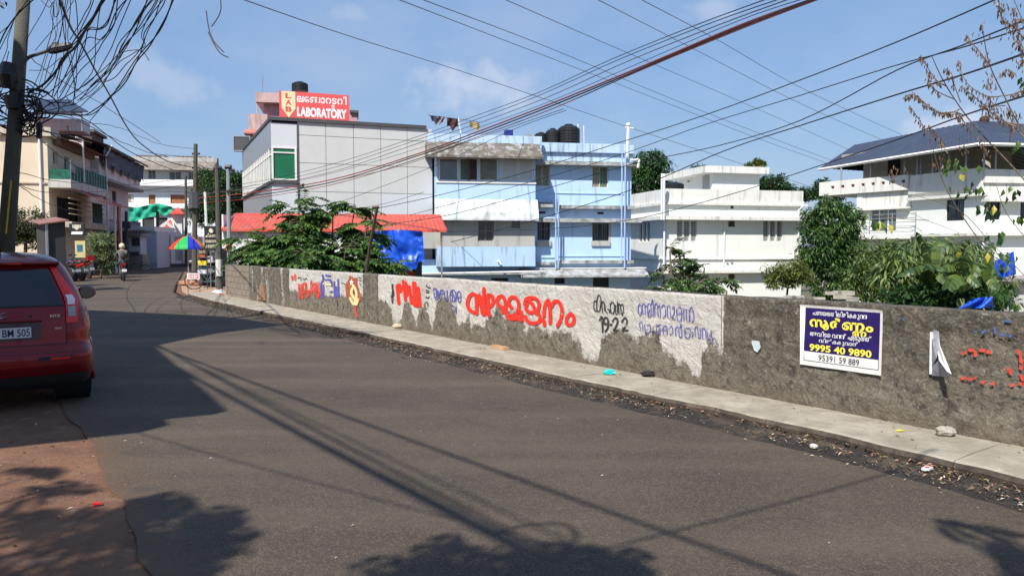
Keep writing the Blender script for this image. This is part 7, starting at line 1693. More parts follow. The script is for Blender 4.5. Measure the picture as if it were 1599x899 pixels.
# 1. spreading young tree with pinnate leaves right behind the wall
def pinnate_tree(name, label, box, Y, seed, nfr, flen, L, W, m=L_MID, base_px=None, trunks=3, tip_bias=None):
    r = random.Random(seed); x0, y0, x1, y1 = box; b = at(base_px or (x0 + x1) / 2, y1, Y); b.z = -3
    t = thing(name, b, label, 'tree'); tr = MB(); fo = MB(); tops = tip_bias
    for (tx, ty, dY, sp, n_) in tops:
        top = at(tx, ty, Y + dY); low = b + Vector((r.uniform(-.2, .2), r.uniform(-.2, .2), .0)); mid = low.lerp(top, .6) + Vector((0, 0, -.2)); pts = smooth_pts([low, mid, top], 5)
        tr.tube(pts, [.06 * (1 - .75 * i / (len(pts) - 1)) for i in range(len(pts))], 6)
        for i in range(n_):
            k = r.uniform(.30, 1.0) if i else 1.0; j = min(int(k * (len(pts) - 1)), len(pts) - 2); p = pts[j].lerp(pts[j + 1], k * (len(pts) - 1) - j)
            if p.z < .2: continue
            sp *= 1.0; an = r.uniform(0, 6.28); d = Vector((math.cos(an) * 1.15, math.sin(an) * .8, r.uniform(.05, .65)))
            q = p + d.normalized() * sp * r.uniform(.2, 1)
            tr.tube([p, q], [.012, .007], 4)
            for _ in range(7):
                dd = (d.normalized() + rv(r) * .65); dd.z = abs(dd.z) * .5 + .05
                frond(fo, r, p.lerp(q, r.uniform(.4, 1)), dd, flen * r.uniform(.6, 1.2), 8, L, W, r.uniform(.6, 1.3), tr, .006)
    obj('trunk', tr, M_BARK, t); obj('crown', fo, m, t); return t
pinnate_tree('spreading_tree', 'wide feathery green tree reaching over the wall in front of the red roofed shed', (370, 305, 640, 430), 25.0, 5, 0, .78, .25, .12, leafmat('leaf_feathery', (.075, .15, .032), .6), 505, 3,
    [(470, 322, 0, .5, 26), (520, 330, .5, .5, 26), (452, 345, -.3, .55, 22), (420, 385, -.5, .5, 20), (395, 400, -.8, .5, 16), (385, 370, .2, .3, 9), (555, 320, .4, .35, 20), (575, 350, .2, .4, 14), (590, 385, .5, .45, 14), (540, 385, -1, .6, 26), (480, 392, -1.4, .6, 26), (505, 410, -1.6, .6, 22), (600, 415, .2, .35, 9), (440, 405, -1.0, .5, 18), (560, 410, -1.2, .5, 20)])
pinnate_tree('sapling', 'low feathery sapling behind the wall in front of the white house', (1010, 380, 1150, 460), 14.5, 9, 0, .42, .13, .055, L_MID, 1075, 2,
    [(1046, 392, 0, .15, 8), (1035, 425, 0, .3, 10), (1062, 425, .2, .3, 9), (1100, 418, 0, .2, 8), (1120, 440, .1, .25, 9), (1085, 445, -.2, .3, 10), (1040, 448, -.2, .25, 8), (1135, 455, 0, .15, 5)])
def B(px, py, Y, z=-3): p = at(px, py, Y); p.z = z; return p
tree('mango_tree', 'dense dark green round tree right of the white house', B(1300, 460, 33), at(1300, 430, 33), [(at(1298, 350, 33), (1.1, 1.1, 1.1)), (at(1283, 392, 32.6), (.9, 1.0, 1.05)), (at(1318, 400, 32.6), (.95, 1.0, 1.15)), (at(1288, 437, 32.2), (.7, .9, .9)), (at(1322, 447, 32.2), (.65, .9, .8)), (at(1272, 338, 33.2), (.5, .6, .55)), (at(1326, 360, 33.2), (.35, .5, .5))], 330, 62, .21, .07, leafmat('leaf_mango', (.05, .115, .022), .8), 21, .2, droop=.8, rad=.3, hollow=.6)
tree('small_tree', 'small yellow-green tree just over the wall beside the dense dark tree', B(1228, 460, 22), at(1230, 450, 22), [(at(1228, 425, 22), (.58, .5, .36)), (at(1212, 436, 22), (.36, .4, .25)), (at(1250, 432, 22), (.38, .4, .3))], 120, 40, .10, .036, L_YEL, 22, .05, droop=.3, rad=.3)
tree('bushy_tree', 'leafy mid-green bush between the dark round tree and the banana plants', B(1378, 470, 20), at(1378, 455, 20), [(at(1378, 415, 20), (.75, .6, .70)), (at(1350, 445, 19.6), (.6, .5, .5)), (at(1410, 440, 19.5), (.7, .5, .5)), (at(1395, 405, 20), (.5, .5, .5))], 190, 40, .15, .045, leafmat('leaf_light', (.12, .18, .045), .6), 23, .06, droop=.5, rad=.3)
tree('undergrowth_bush', 'dark low shrubbery behind the wall under the banana plants', B(1480, 480, 16), at(1480, 475, 16), [(at(1470, 462, 16), (.9, .5, .30)), (at(1530, 468, 16), (.6, .5, .25)), (at(1420, 466, 16), (.6, .5, .22))], 170, 34, .14, .055, L_DARK, 24, .04, cat='bush', droop=.4, rad=.3)
tree('broadleaf_shrub', 'tall light green long-leaved shrub among the banana plants', B(1450, 470, 18), at(1450, 455, 18), [(at(1440, 410, 18), (.6, .5, .6)), (at(1482, 405, 18), (.55, .5, .6)), (at(1522, 412, 18), (.45, .5, .5)), (at(1405, 425, 17.5), (.5, .5, .5)), (at(1500, 445, 17.3), (.6, .5, .4)), (at(1550, 440, 17.5), (.4, .4, .4)), (at(1440, 455, 17.3), (.6, .4, .3))], 230, 22, .30, .06, leafmat('leaf_light', (.12, .18, .045), .6), 27, .05, cat='shrub', droop=1.1, rad=.35)
# banana plants: every large leaf its own part
def banana(px, base_y, Y, leaves, seed, label):
    r = random.Random(seed); b = at(px, base_y, Y); b.z = -3; t = thing('banana_plant', b, label, 'banana plant', 'banana plants behind the wall')
    cr = at(px, base_y, Y); obj('stem', MB().tube([b, b.lerp(cr, .5), cr], [.13, .11, .07], 8), mat('banana_stem', (.14, .16, .06), var=.3, bump=.2), t, smooth=True)
    for (tx, ty, dy) in leaves:
        tip = at(tx, ty, Y + dy); mid = cr.lerp(tip, .5) + Vector((0, 0, .28 + .25 * (tip - cr).length * .5)); pts = smooth_pts([cr, cr.lerp(mid, .55) + Vector((0, 0, .10)), mid, tip], 5)
        rows = []; N = len(pts) - 1; side0 = (tip - cr).cross(Vector((0, 0, 1))); side0 = side0.normalized() if side0.length > .05 else Vector((1, 0, 0))
        mb = MB(); Wd = .17 * r.uniform(.85, 1.2); env = lambda i: Wd * max(.03, math.sin(math.pi * min(1, max(0, (i - 1.5) / (N - 1.4)))) ** .5)
        for i in range(2, N):
            p0, p1 = pts[i], pts[i + 1]; w0, w1 = env(i), env(i + 1)
            for sg in (-1, 1):
                tear = r.random() < .45; g_ = r.uniform(.80, .9) if tear else 1.0; k_ = r.uniform(.5, 1.5); fw_ = (p1 - p0) * .5
                d0, d1 = Vector((0, 0, -.75 * w0 * k_)), Vector((0, 0, -.75 * w1 * (k_ if tear else 1)))
                a, b_ = p0, p0.lerp(p1, g_); k = len(mb.v)
                mb.v += [a, b_, b_ + side0 * sg * w1 * .6 + d1 * .25 + fw_ * .5, a + side0 * sg * w0 * .6 + d0 * .25 + fw_ * .5, b_ + side0 * sg * w1 + d1 + fw_, a + side0 * sg * w0 + d0 + fw_]
                mb.f += [(k, k + 1, k + 2, k + 3), (k + 3, k + 2, k + 4, k + 5)]
        obj('leaf', mb, L_BAN, t)
    return t
banana(1455, 462, 16.0, [(1405, 385, .2), (1432, 362, 0), (1470, 372, .3), (1492, 400, -.2), (1420, 425, -.4), (1482, 440, -.5), (1400, 430, .3), (1450, 420, -.6)], 1, 'left banana plant with tall torn leaf behind the wall')
banana(1500, 466, 15.2, [(1470, 375, .2), (1515, 385, 0), (1540, 415, .3), (1462, 420, -.2), (1530, 445, -.4), (1480, 450, -.5), (1505, 400, -.4)], 2, 'middle banana plant behind the wall')
banana(1535, 470, 15.8, [(1512, 390, .2), (1550, 378, 0), (1572, 420, .3), (1508, 440, -.2), (1560, 452, -.4)], 3, 'right banana plant near the hanging blue cloth')
# far trees
FAR = 'distant trees behind the houses'
tree('distant_tree', 'tall dark drooping tree between the blue and the white house', B(1012, 330, 66), at(1012, 300, 66), [(at(1018, 262, 66), (1.5, 1.5, 1.5)), (at(1000, 285, 66), (1.5, 1.5, 1.3)), (at(1030, 290, 66), (1.0, 1.2, 1.0)), (at(995, 262, 66), (.5, .6, .9))], 200, 34, .36, .13, L_DARK, 31, .25, group=FAR, droop=.9, rad=.3)
tree('distant_tree', 'yellow-topped far tree peeking over the white house roof slab', B(1180, 300, 70), at(1180, 290, 70), [(at(1180, 258, 70), (1.0, .8, .5)), (at(1172, 275, 70), (.6, .6, .6))], 60, 30, .3, .11, L_YEL, 32, .15, group=FAR)
tree('distant_tree', 'dark rounded far tree right of the white house roof room', B(1208, 310, 70), at(1208, 295, 70), [(at(1205, 290, 70), (1.5, 1.2, .95)), (at(1222, 300, 70), (1.2, 1, .7))], 120, 30, .32, .13, L_DARK, 33, .2, group=FAR, rad=.3)
tree('distant_tree', 'far tree left of the blue-roofed house eave', B(1280, 320, 72), at(1280, 305, 72), [(at(1281, 293, 72), (.9, 1, .8)), (at(1255, 304, 72), (1.4, 1, .5)), (at(1300, 306, 72), (1.0, 1, .5))], 120, 30, .32, .13, L_DARK, 34, .2, group=FAR, rad=.3)
tree('distant_tree', 'small far treetop above the roof room slab of the white house', B(1092, 300, 75), at(1092, 270, 75), [(at(1092, 262, 75), (.9, .8, .35))], 16, 14, .3, .1, L_MID, 35, .12, group=FAR)
tree('rain_tree', 'broad dark tree dome behind the street poles at the bend', B(340, 340, 78, 0), at(340, 330, 78), [(at(345, 305, 78), (3.0, 2.5, 2.4)), (at(368, 292, 76), (1.8, 2, 1.6)), (at(325, 285, 78), (1.5, 1.6, 1.5)), (at(318, 330, 78), (1.6, 1.6, 1.6)), (at(375, 325, 76), (1.4, 1.5, 1.2))], 460, 40, .34, .14, L_DARK, 36, .5, rad=.2)
tree('street_bush', 'dark round bush in front of the cream house behind the near pole', B(40, 420, 30, 0), at(40, 380, 30), [(at(38, 350, 30), (.75, .8, .7)), (at(20, 365, 30), (.6, .7, .5)), (at(55, 372, 30), (.5, .6, .45))], 190, 40, .11, .045, leafmat('leaf_olive', (.07, .085, .03)), 37, .1, cat='bush', rad=.24)
tree('white_shrub', 'tall pale green shrub with whitish blooms beside the parked motorcycles', B(158, 430, 40, 0), at(158, 415, 40), [(at(157, 375, 40), (.75, .7, .45)), (at(155, 393, 40), (.65, .6, .5)), (at(167, 400, 40), (.5, .6, .6)), (at(165, 418, 40), (.45, .5, .4))], 200, 34, .12, .05, L_PALE, 38, .05, cat='shrub', rad=.26)
tree('roadside_weeds', 'low dark weeds at the foot of the white roadside building', B(215, 418, 52, 0), at(215, 415, 52), [(at(215, 413, 52), (1.0, .4, .2)), (at(230, 413, 52), (.6, .4, .15))], 30, 12, .1, .04, L_DARK, 39, .02, cat='weeds', rad=.3)
# vine-covered low poles near the bend
tree('creeper', 'dark creeper hanging on the poles at the street bend', B(322, 350, 45, 0), at(322, 320, 45), [(at(322, 300, 45), (.45, .5, 1.3)), (at(335, 330, 45), (.4, .5, .8)), (at(318, 270, 45), (.3, .4, .5))], 70, 18, .12, .05, L_DARK, 40, .05, cat='creeper', rad=.3)

# rubble heap visible over the wall
def rubble():
    t = thing('rubble_pile', at(1170, 468, 12), 'broken concrete pieces heaped behind the wall top left of the poster', 'rubble'); r = random.Random(4)
    for i in range(46):
        x = r.uniform(1150, 1335); Y = 11.0 + r.uniform(-.5, 1.0) if x < 1210 else 13 + r.uniform(-.5, 1.2)
        y = 470 if x < 1210 else 466 - 8 * max(0, 1 - abs(x - 1300) / 45)
        p = at(x, y + r.uniform(-1, 8), Y); s = r.uniform(.04, .11); obj('lump', MB().wbox(p, s * 2.2, s * 1.3, s * .7, r.uniform(0, 3)), M_STONE, t)
rubble()
def cloth_hang(name, pts, Y, m, label, cat):
    rows = []
    (x0, y0), (x1, y1), (x2, y2), (x3, y3) = pts
    for i in range(11):
        u = i / 10; r_ = []
        for j in range(7):
            v = j / 6; x = (x0 + (x1 - x0) * u) * (1 - v) + (x3 + (x2 - x3) * u) * v; y = (y0 + (y1 - y0) * u) * (1 - v) + (y3 + (y2 - y3) * u) * v
            r_.append(at(x, y, Y + .12 * math.sin(u * 11 + v * 4)))
        rows.append(r_)
    return single(name, MB().grid(rows), m, label, cat, smooth=True)
cloth_hang('blue_cloth', [(1553, 408), (1583, 392), (1587, 428), (1556, 436)], 13, MATS['blue_tarpaulin'], 'bright blue cloth hanging among the creepers at the right edge', 'cloth')
cloth_hang('blue_sheet', [(1520, 466), (1550, 462), (1551, 480), (1495, 482)], 14.5, MATS['blue_tarpaulin'], 'dark blue plastic sheet lying behind the wall top at the right', 'sheet')

# ---------------------------------------------------------------- near climber with dry hanging leaves, upper right
def dry_climber():
    Y = 6.6; r = random.Random(17); q = lambda x, y, d=0: at(x, y, Y + d)
    base = q(1640, 520); base.z = -2.5
    t = thing('dry_climber', base, 'bare thin branches with brown shrivelled leaves and a few green ones, upper right', 'climbing plant')
    tw = MB(); dry = MB(); grn = MB(); yel = MB()
    mains = [([(1640, 520), (1600, 460), (1540, 390), (1480, 300), (1455, 225)], .012), ([(1640, 330), (1590, 270), (1520, 195), (1478, 135), (1455, 88)], .013), ([(1640, 260), (1600, 210), (1568, 150), (1545, 100), (1534, 45)], .013), ([(1650, 120), (1610, 60), (1575, -20)], .012), ([(1640, 480), (1590, 420), (1548, 380), (1500, 330), (1430, 305)], .007), ([(1600, 455), (1560, 400), (1500, 365), (1450, 345), (1415, 330)], .005), ([(1640, 420), (1600, 370), (1570, 330), (1556, 290)], .008)]
    twigs = [[(1478, 135), (1462, 125), (1445, 100), (1438, 88)], [(1490, 155), (1460, 140), (1448, 118)], [(1500, 170), (1475, 178), (1450, 165), (1425, 145)], [(1505, 180), (1490, 175), (1460, 175), (1430, 150), (1415, 150)], [(1455, 225), (1440, 195), (1420, 165)], [(1480, 240), (1465, 215), (1450, 195)],
             [(1565, 150), (1540, 150), (1510, 130), (1495, 95)], [(1570, 165), (1540, 165), (1520, 150), (1500, 135)], [(1545, 100), (1520, 70), (1508, 55)], [(1556, 125), (1570, 110), (1585, 115)], [(1568, 150), (1590, 145), (1600, 140)], [(1590, 195), (1570, 190), (1545, 175), (1535, 165)], [(1600, 60), (1580, 40), (1565, 30), (1560, 5)], [(1610, 70), (1590, 50), (1580, 15)], [(1620, 110), (1600, 90), (1590, 60)], [(1530, 45), (1532, 38)], [(1500, 160), (1485, 120), (1478, 108)], [(1600, 215), (1580, 190), (1575, 170)],
             [(1525, 215), (1505, 190), (1498, 180)], [(1540, 240), (1530, 215)]]
    for P, r0 in mains: pts = smooth_pts([q(x, y, .15 * math.sin(i)) for i, (x, y) in enumerate(P)], 5); tw.tube(pts, [r0 * .62 * (1 - .6 * i / (len(pts) - 1)) for i in range(len(pts))], 5)
    def dryleaf(p):
        d = Vector((r.uniform(-.25, .25), r.uniform(-.3, .3), -1)); L = r.uniform(.026, .052); w = L * .38; s = Vector((r.uniform(-1, 1), r.uniform(-1, 1), 0)).normalized(); e = d.cross(s).normalized()
        k = len(dry.v); dry.v += [p, p + d * L * .4 + s * w * .5 + e * w * .4, p + d * L + e * w * r.uniform(-.5, .8), p + d * L * .5 - s * w * .4 + e * w * .5, p + d * L * .55 - e * w * .1]
        dry.f += [(k, k + 1, k + 4), (k + 1, k + 2, k + 4), (k, k + 4, k + 3), (k + 4, k + 2, k + 3)]
    for P in twigs:
        pts = smooth_pts([q(x, y, r.uniform(-.1, .1)) for x, y in P], 6); tw.tube(pts, [.004 * (1 - .6 * i / (len(pts) - 1)) + .0012 for i in range(len(pts))], 4)
        for p in pts[4:]:
            for _ in range(r.choice([2, 3, 4])): dryleaf(p + rv(r) * .018)
    for (x, y, n) in ((1568, 10, 22), (1575, 45, 16), (1590, 20, 20), (1540, 95, 24), (1545, 130, 30), (1560, 175, 26), (1590, 60, 30), (1595, 95, 28), (1585, 185, 26), (1545, 160, 14), (1575, 195, 12), (1534, 46, 8), (1470, 250, 8), (1500, 225, 8), (1395, 262, 12), (1405, 270, 8), (1465, 255, 6), (1545, 235, 8), (1600, 130, 16)):
        for _ in range(n): dryleaf(q(x + r.gauss(0, 5), y + r.gauss(0, 9), r.uniform(-.1, .1)))
    def greens(mb, x, y, n, s=1.0, sp=10):
        for _ in range(n): leaf(mb, q(x + r.gauss(0, sp), y + r.gauss(0, sp * .5), r.uniform(-.25, .25)), Vector((r.uniform(-.5, .5), r.uniform(-.4, .4), -1)), Vector((r.uniform(-.5, .5), -1, .2)), r.uniform(.06, .09) * s, r.uniform(.034, .05) * s, .2)
    for x, y, n in ((1490, 255, 7), (1478, 262, 4), (1510, 260, 4), (1525, 285, 4), (1530, 320, 6), (1545, 335, 5), (1515, 300, 3), (1565, 365, 7), (1580, 400, 7), (1560, 420, 6), (1590, 340, 6), (1575, 300, 6), (1595, 230, 3), (1598, 125, 3), (1590, 450, 6), (1570, 465, 8), (1545, 455, 7), (1595, 480, 7), (1510, 295, 3), (1355, 338, 3), (1372, 342, 3), (1385, 345, 3), (1365, 352, 2)): greens(grn, x, y, n)
    for x, y in ((1542, 393), (1376, 345), (1388, 349), (1500, 272), (1497, 393), (1553, 320)): greens(yel, x, y, 1, 1.1, 2)
    tw.tube(smooth_pts([q(x, y) for x, y in ((1350, 334), (1380, 338), (1410, 342), (1450, 344))], 4), .003, 4)
    obj('branches', tw, M_TWIG, t); obj('dry_leaves', dry, L_DRY, t, kind='stuff'); obj('green_leaves', grn, L_MID, t); obj('yellow_leaves', yel, L_YEL2, t)
dry_climber()
# dark leafy tip at the upper left corner
def corner_leaves():
    r = random.Random(3); t = thing('overhanging_twig', at(-10, -20, 9), 'dark leafy twig tip in the top left corner', 'twig'); mb = MB()
    for _ in range(16): leaf(mb, at(r.uniform(-12, 9), r.uniform(-10, 14), 9 + r.uniform(-.2, .2)), rv(r) + Vector((0, 0, -.4)), rv(r), .07, .03)
    obj('leaves', mb, L_DARK, t); obj('stem', MB().tube([at(-40, -30, 9), at(-10, -6, 9), at(6, 8, 9)], .006, 4), M_TWIG, t)
corner_leaves()

# ================================================================== OVERHEAD CABLES
CB = mat('cable_black', (.015, .015, .017), rough=.6, bump=0); CR_ = mat('cable_red_brown', (.22, .035, .022), rough=.7, bump=0); CG = mat('cable_grey', (.10, .10, .11), rough=.6, bump=0)
def cpts(P, Y0, Y1, n=6):
    x0 = P[0][0]; x1 = P[-1][0]; return smooth_pts([at(x, y, Y0 + (Y1 - Y0) * (x - x0) / (x1 - x0)) for x, y in P], n)
def cable(P, Y0, Y1, r, label, m=None):
    mb = MB().tube(cpts(P, Y0, Y1), r, 5); o = single('cable', mb, m or CB, label, 'cable', 'overhead cables against the sky'); return o
cable([(372, -3), (540, 55), (700, 105), (860, 158), (1000, 205), (1140, 250), (1290, 300)], 22, 70, .018, 'long thin cable from top left falling to the white house, lowest of the thin ones', CG)
cable([(618, -2), (800, 68), (1000, 145), (1180, 215), (1300, 258)], 26, 80, .018, 'thin cable leaving the top edge above the LABORATORY sign end', CG)
cable([(655, -2), (850, 72), (1050, 155), (1200, 214), (1330, 262)], 26, 80, .018, 'thin cable just right of and parallel to the one above the sign', CG)
cable([(785, -2), (950, 70), (1120, 143), (1250, 200), (1335, 238)], 30, 85, .018, 'thin cable leaving the top edge near the picture middle', CG)
cable([(930, -2), (1080, 75), (1250, 162), (1378, 219)], 30, 85, .018, 'thin cable leaving the top edge right of the middle', CG)
cable([(998, -2), (1130, 68), (1260, 142), (1415, 214)], 30, 85, .018, 'rightmost of the thin cables that fall to the right', CG)
cable([(1558, -2), (1400, 66), (1250, 125), (1100, 180), (960, 225), (800, 275), (640, 315), (480, 345)], 11, 34, .013, 'dark cable running to the top edge near the right corner, highest of the right group')
cable([(1605, 30), (1500, 72), (1400, 110), (1250, 188), (1120, 228), (985, 257), (833, 300), (690, 338), (560, 355)], 9, 34, .012, 'dark cable crossing the next one beside the dry climber, over the blue house')
cable([(1605, 42), (1500, 75), (1390, 105), (1250, 149), (1100, 195), (950, 248), (800, 292), (640, 336)], 9, 34, .011, 'dark cable with small clamps passing above the dry branches')
cable([(1605, 82), (1500, 118), (1400, 148), (1250, 196), (1130, 236), (987, 296), (840, 342), (704, 378)], 9, 36, .016, 'thicker dark cable through the dry branches to the blue house centre')
cable([(1605, 148), (1500, 182), (1390, 222), (1270, 262), (1185, 290), (1100, 315), (985, 343), (860, 357), (700, 362)], 8, 40, .013, 'lowest dark cable sweeping across the front of the white house')
def bundle(name, label, runs, m_list, group=None):
    p0 = runs[0]; t = thing(name, cpts(*p0[:3])[len(p0[0]) // 2], label, 'cable bundle', group)
    for i, (P, Y0, Y1, r) in enumerate(runs): obj('strand', MB().tube(cpts(P, Y0, Y1), r, 5), m_list[i % len(m_list)], t)
    return t
bundle('cable_bundle', 'thick red-brown and black cable bundle sweeping up to the top edge right of centre', [
    ([(1278, -4), (1150, 42), (1000, 105), (855, 164), (740, 208), (650, 241), (520, 280), (400, 300), (300, 310)], 12, 40, .024),
    ([(1272, -2), (1150, 45), (1000, 108), (855, 168), (740, 212), (650, 244), (520, 284), (400, 305), (300, 314)], 12, 40, .022),
    ([(1285, -4), (1150, 48), (1000, 110), (860, 171), (740, 216), (650, 249), (520, 288), (400, 309), (300, 318)], 12, 40, .016)], [CR_, CB, CR_])
bundle('cable_bundle', 'loose spread of thin black cables just above the red-brown bundle', [
    ([(1205, -4), (1080, 42), (950, 95), (840, 145), (740, 182), (650, 214), (520, 256), (400, 284), (300, 296)], 12, 40, .010),
    ([(1225, -4), (1100, 40), (960, 96), (840, 150), (740, 188), (650, 219), (520, 262), (400, 289), (300, 300)], 12, 40, .010),
    ([(1240, -4), (1120, 40), (980, 96), (850, 154), (740, 195), (650, 225), (520, 268), (400, 293), (300, 304)], 12, 40, .012),
    ([(1262, -4), (1150, 34), (1000, 98), (850, 162), (745, 200), (650, 233), (500, 275), (380, 296), (300, 306)], 12, 40, .008)], [CB, CB, CG])
bundle('cable_bundle', 'thin black cables hanging lower over the clad building front', [
    ([(880, 170), (800, 198), (720, 225), (640, 255), (560, 275), (470, 293), (385, 300)], 22, 38, .010),
    ([(885, 172), (800, 203), (700, 250), (600, 290), (520, 318), (440, 330)], 22, 38, .009),
    ([(662, 300), (600, 318), (540, 330), (470, 345), (400, 350)], 32, 38, .010)], [CB])
# black cables leaving the near pole, up over the viewer
LB = 'black cable spans from the near pole'
def left_bundle(label, spec, seed):
    r = random.Random(seed); runs = spec; t = thing('cable_bundle', at(100, 100, 11), label, 'cable bundle', LB)
    for i, (P, Y0, Y1, w) in enumerate(runs):
        pts = smooth_pts([at(x, y, Y0 + (Y1 - Y0) * k / (len(P) - 1)) for k, (x, y) in enumerate(P)], 5)
        pts = [p + Vector((noise.noise(p * 1.4 + Vector((i, 0, 0))), 0, noise.noise(p * 1.4 + Vector((0, i, 5))))) * .035 for p in pts]
        obj('strand', MB().tube(pts, w * .78, 5), CB, t)
left_bundle('thick black cable bundle from the near pole to the top edge, steepest and heaviest', [
    ([(45, 143), (65, 135), (90, 108), (100, 92), (115, 75), (128, 55), (142, 32), (165, -5)], 13.2, 9.5, .022), ([(42, 150), (70, 128), (92, 106), (118, 72), (130, 50), (148, 22), (168, -5)], 13.2, 9.5, .014),
    ([(60, 146), (85, 122), (96, 92), (120, 58), (150, 20), (160, -5)], 13.2, 9.5, .012), ([(82, 150), (92, 108), (104, 85), (122, 60), (138, 40), (156, 12), (164, -5)], 13, 9.5, .010)], 1)
left_bundle('middle fan of black cables between the heavy bundle and the outer loop', [
    ([(70, 150), (105, 118), (130, 80), (140, 45), (158, 42), (175, 18), (184, -5)], 13, 9.5, .010), ([(90, 155), (115, 115), (135, 62), (160, 62), (180, 20), (202, -5)], 13, 9.5, .010),
    ([(100, 152), (120, 118), (150, 82), (165, 60), (178, 36), (182, -5)], 13, 9.5, .009), ([(85, 150), (110, 98), (125, 60), (140, 44), (160, 45), (172, 25), (180, -5)], 13, 9.5, .011),
    ([(95, 145), (118, 108), (148, 70), (168, 50), (185, 25), (200, -5)], 13, 9.5, .008), ([(110, 60), (125, 35), (138, 12), (142, -5)], 11, 9.5, .008), ([(114, 66), (128, 38), (140, 14), (146, -5)], 11, 9.5, .008)], 2)
left_bundle('outer looping black cables curving from below the lamp to the top edge', [
    ([(48, 172), (85, 178), (130, 180), (155, 168), (185, 138), (210, 102), (235, 68), (258, 30), (272, -5)], 13.4, 9.5, .012), ([(110, 178), (140, 180), (165, 160), (195, 122), (222, 82), (250, 48), (268, -5)], 13.2, 9.5, .010),
    ([(120, 158), (150, 135), (175, 95), (190, 80), (215, 78), (228, 85), (234, 94)], 13, 11, .008), ([(130, 150), (150, 128), (170, 112), (195, 75), (215, 42), (236, 18), (246, -5)], 13, 9.5, .009),
    ([(125, 155), (160, 118), (185, 70), (215, 30), (240, -5)], 13, 9.5, .009), ([(150, 128), (178, 122), (200, 98), (222, 70), (226, 50), (252, 10), (258, -5)], 13, 9.5, .009),
    ([(160, 125), (180, 105), (205, 88), (228, 72), (222, 55), (232, 25), (250, -5)], 13, 9.5, .008), ([(185, 80), (205, 50), (232, 12), (243, -5)], 12, 9.5, .008), ([(140, 190), (165, 162), (190, 128), (215, 95), (228, 55), (240, 30), (252, -5)], 13, 9.5, .008)], 3)
left_bundle('cables sagging away from the near pole along the row of houses', [
    ([(40, 178), (90, 178), (125, 182), (160, 205), (200, 235), (260, 262), (300, 270)], 13.2, 33, .018), ([(60, 175), (110, 185), (150, 202), (190, 222), (240, 240), (303, 246)], 13.2, 33, .014), ([(30, 185), (60, 215), (120, 262), (180, 290), (240, 296), (300, 285)], 13.2, 33, .012),
    ([(20, 265), (80, 282), (150, 286), (220, 288), (300, 276)], 13.2, 33, .010), ([(22, 285), (70, 300), (130, 300), (200, 298), (300, 300)], 13.2, 33, .010), ([(20, 280), (60, 310), (110, 330), (160, 345), (196, 335)], 13.2, 50, .012), ([(95, 170), (130, 190), (170, 196), (200, 205), (250, 225), (303, 232)], 13.2, 33, .010), ([(300, 250), (320, 262), (340, 262)], 33, 29, .012), ([(305, 300), (330, 294), (357, 298), (400, 288)], 33, 34, .012), ([(303, 240), (330, 258), (356, 264)], 33, 26, .008)], 4)
left_bundle('tangled thin black cables knotted round the upper part of the near pole', [
    ([(-5, 75), (12, 45), (30, 20), (58, -4)], 12.6, 12, .014), ([(-5, 60), (15, 42), (26, 22), (45, -4)], 12.6, 12, .008), ([(-5, 88), (8, 60), (22, 30), (30, 15)], 12.6, 12.6, .008), ([(-2, 110), (12, 78), (14, 60), (25, 30)], 12.6, 12.6, .007), ([(60, -4), (75, 10), (82, 2), (83, 25), (90, 20), (92, -4)], 12.6, 12, .008),
    ([(72, -4), (82, 8), (80, 20), (88, 48), (88, 70)], 12.6, 12.6, .006), ([(42, 65), (60, 30), (75, -4)], 12.6, 12, .007), ([(55, 80), (80, 48), (100, 25), (118, -4)], 12.6, 12, .007), ([(40, 85), (60, 100), (85, 120), (120, 140), (170, 170), (250, 222)], 12.8, 30, .012), ([(0, 150), (8, 120), (10, 100), (14, 80)], 12.8, 12.8, .008), ([(45, 110), (70, 108), (92, 92), (105, 90)], 12.8, 12, .007)], 5)
cable([(92, -4), (110, 42), (125, 66), (150, 112), (172, 150), (198, 198), (222, 226), (262, 252), (303, 262)], 10, 33, .018, 'thick straight black cable slanting down right across the left tangle to the far pole')
rq = random.Random(77)
left_bundle('fine thin black wires filling the gaps of the tangle, rising to the top edge', [
    ([(x0, y0), (x0 + (x1 - x0) * .35 + rq.uniform(-4, 12), y0 + (-5 - y0) * .30 + 14), (x0 + (x1 - x0) * .72 + rq.uniform(-4, 8), y0 + (-5 - y0) * .66 + 8), (x1, -5)], 13.1, 9.6, rq.choice([.005, .0065, .008]))
    for x0, y0, x1 in [(rq.uniform(38, 135), rq.uniform(138, 188), rq.uniform(70, 262)) for _ in range(14)]], 6)
def lampwire():
    t = thing('broken_cable', at(335, 40, 8), 'short frayed cable end dangling alone in the sky left of the sign', 'cable')
    for P in ([(344, -4), (345, 14), (340, 28), (330, 42)], [(322, 17), (326, 44), (334, 65), (350, 82)], [(325, 50), (336, 72), (345, 84), (357, 90)]): obj('strand', MB().tube(smooth_pts([at(x, y, 8) for x, y in P], 4), .0065, 4), CG, t)
lampwire()

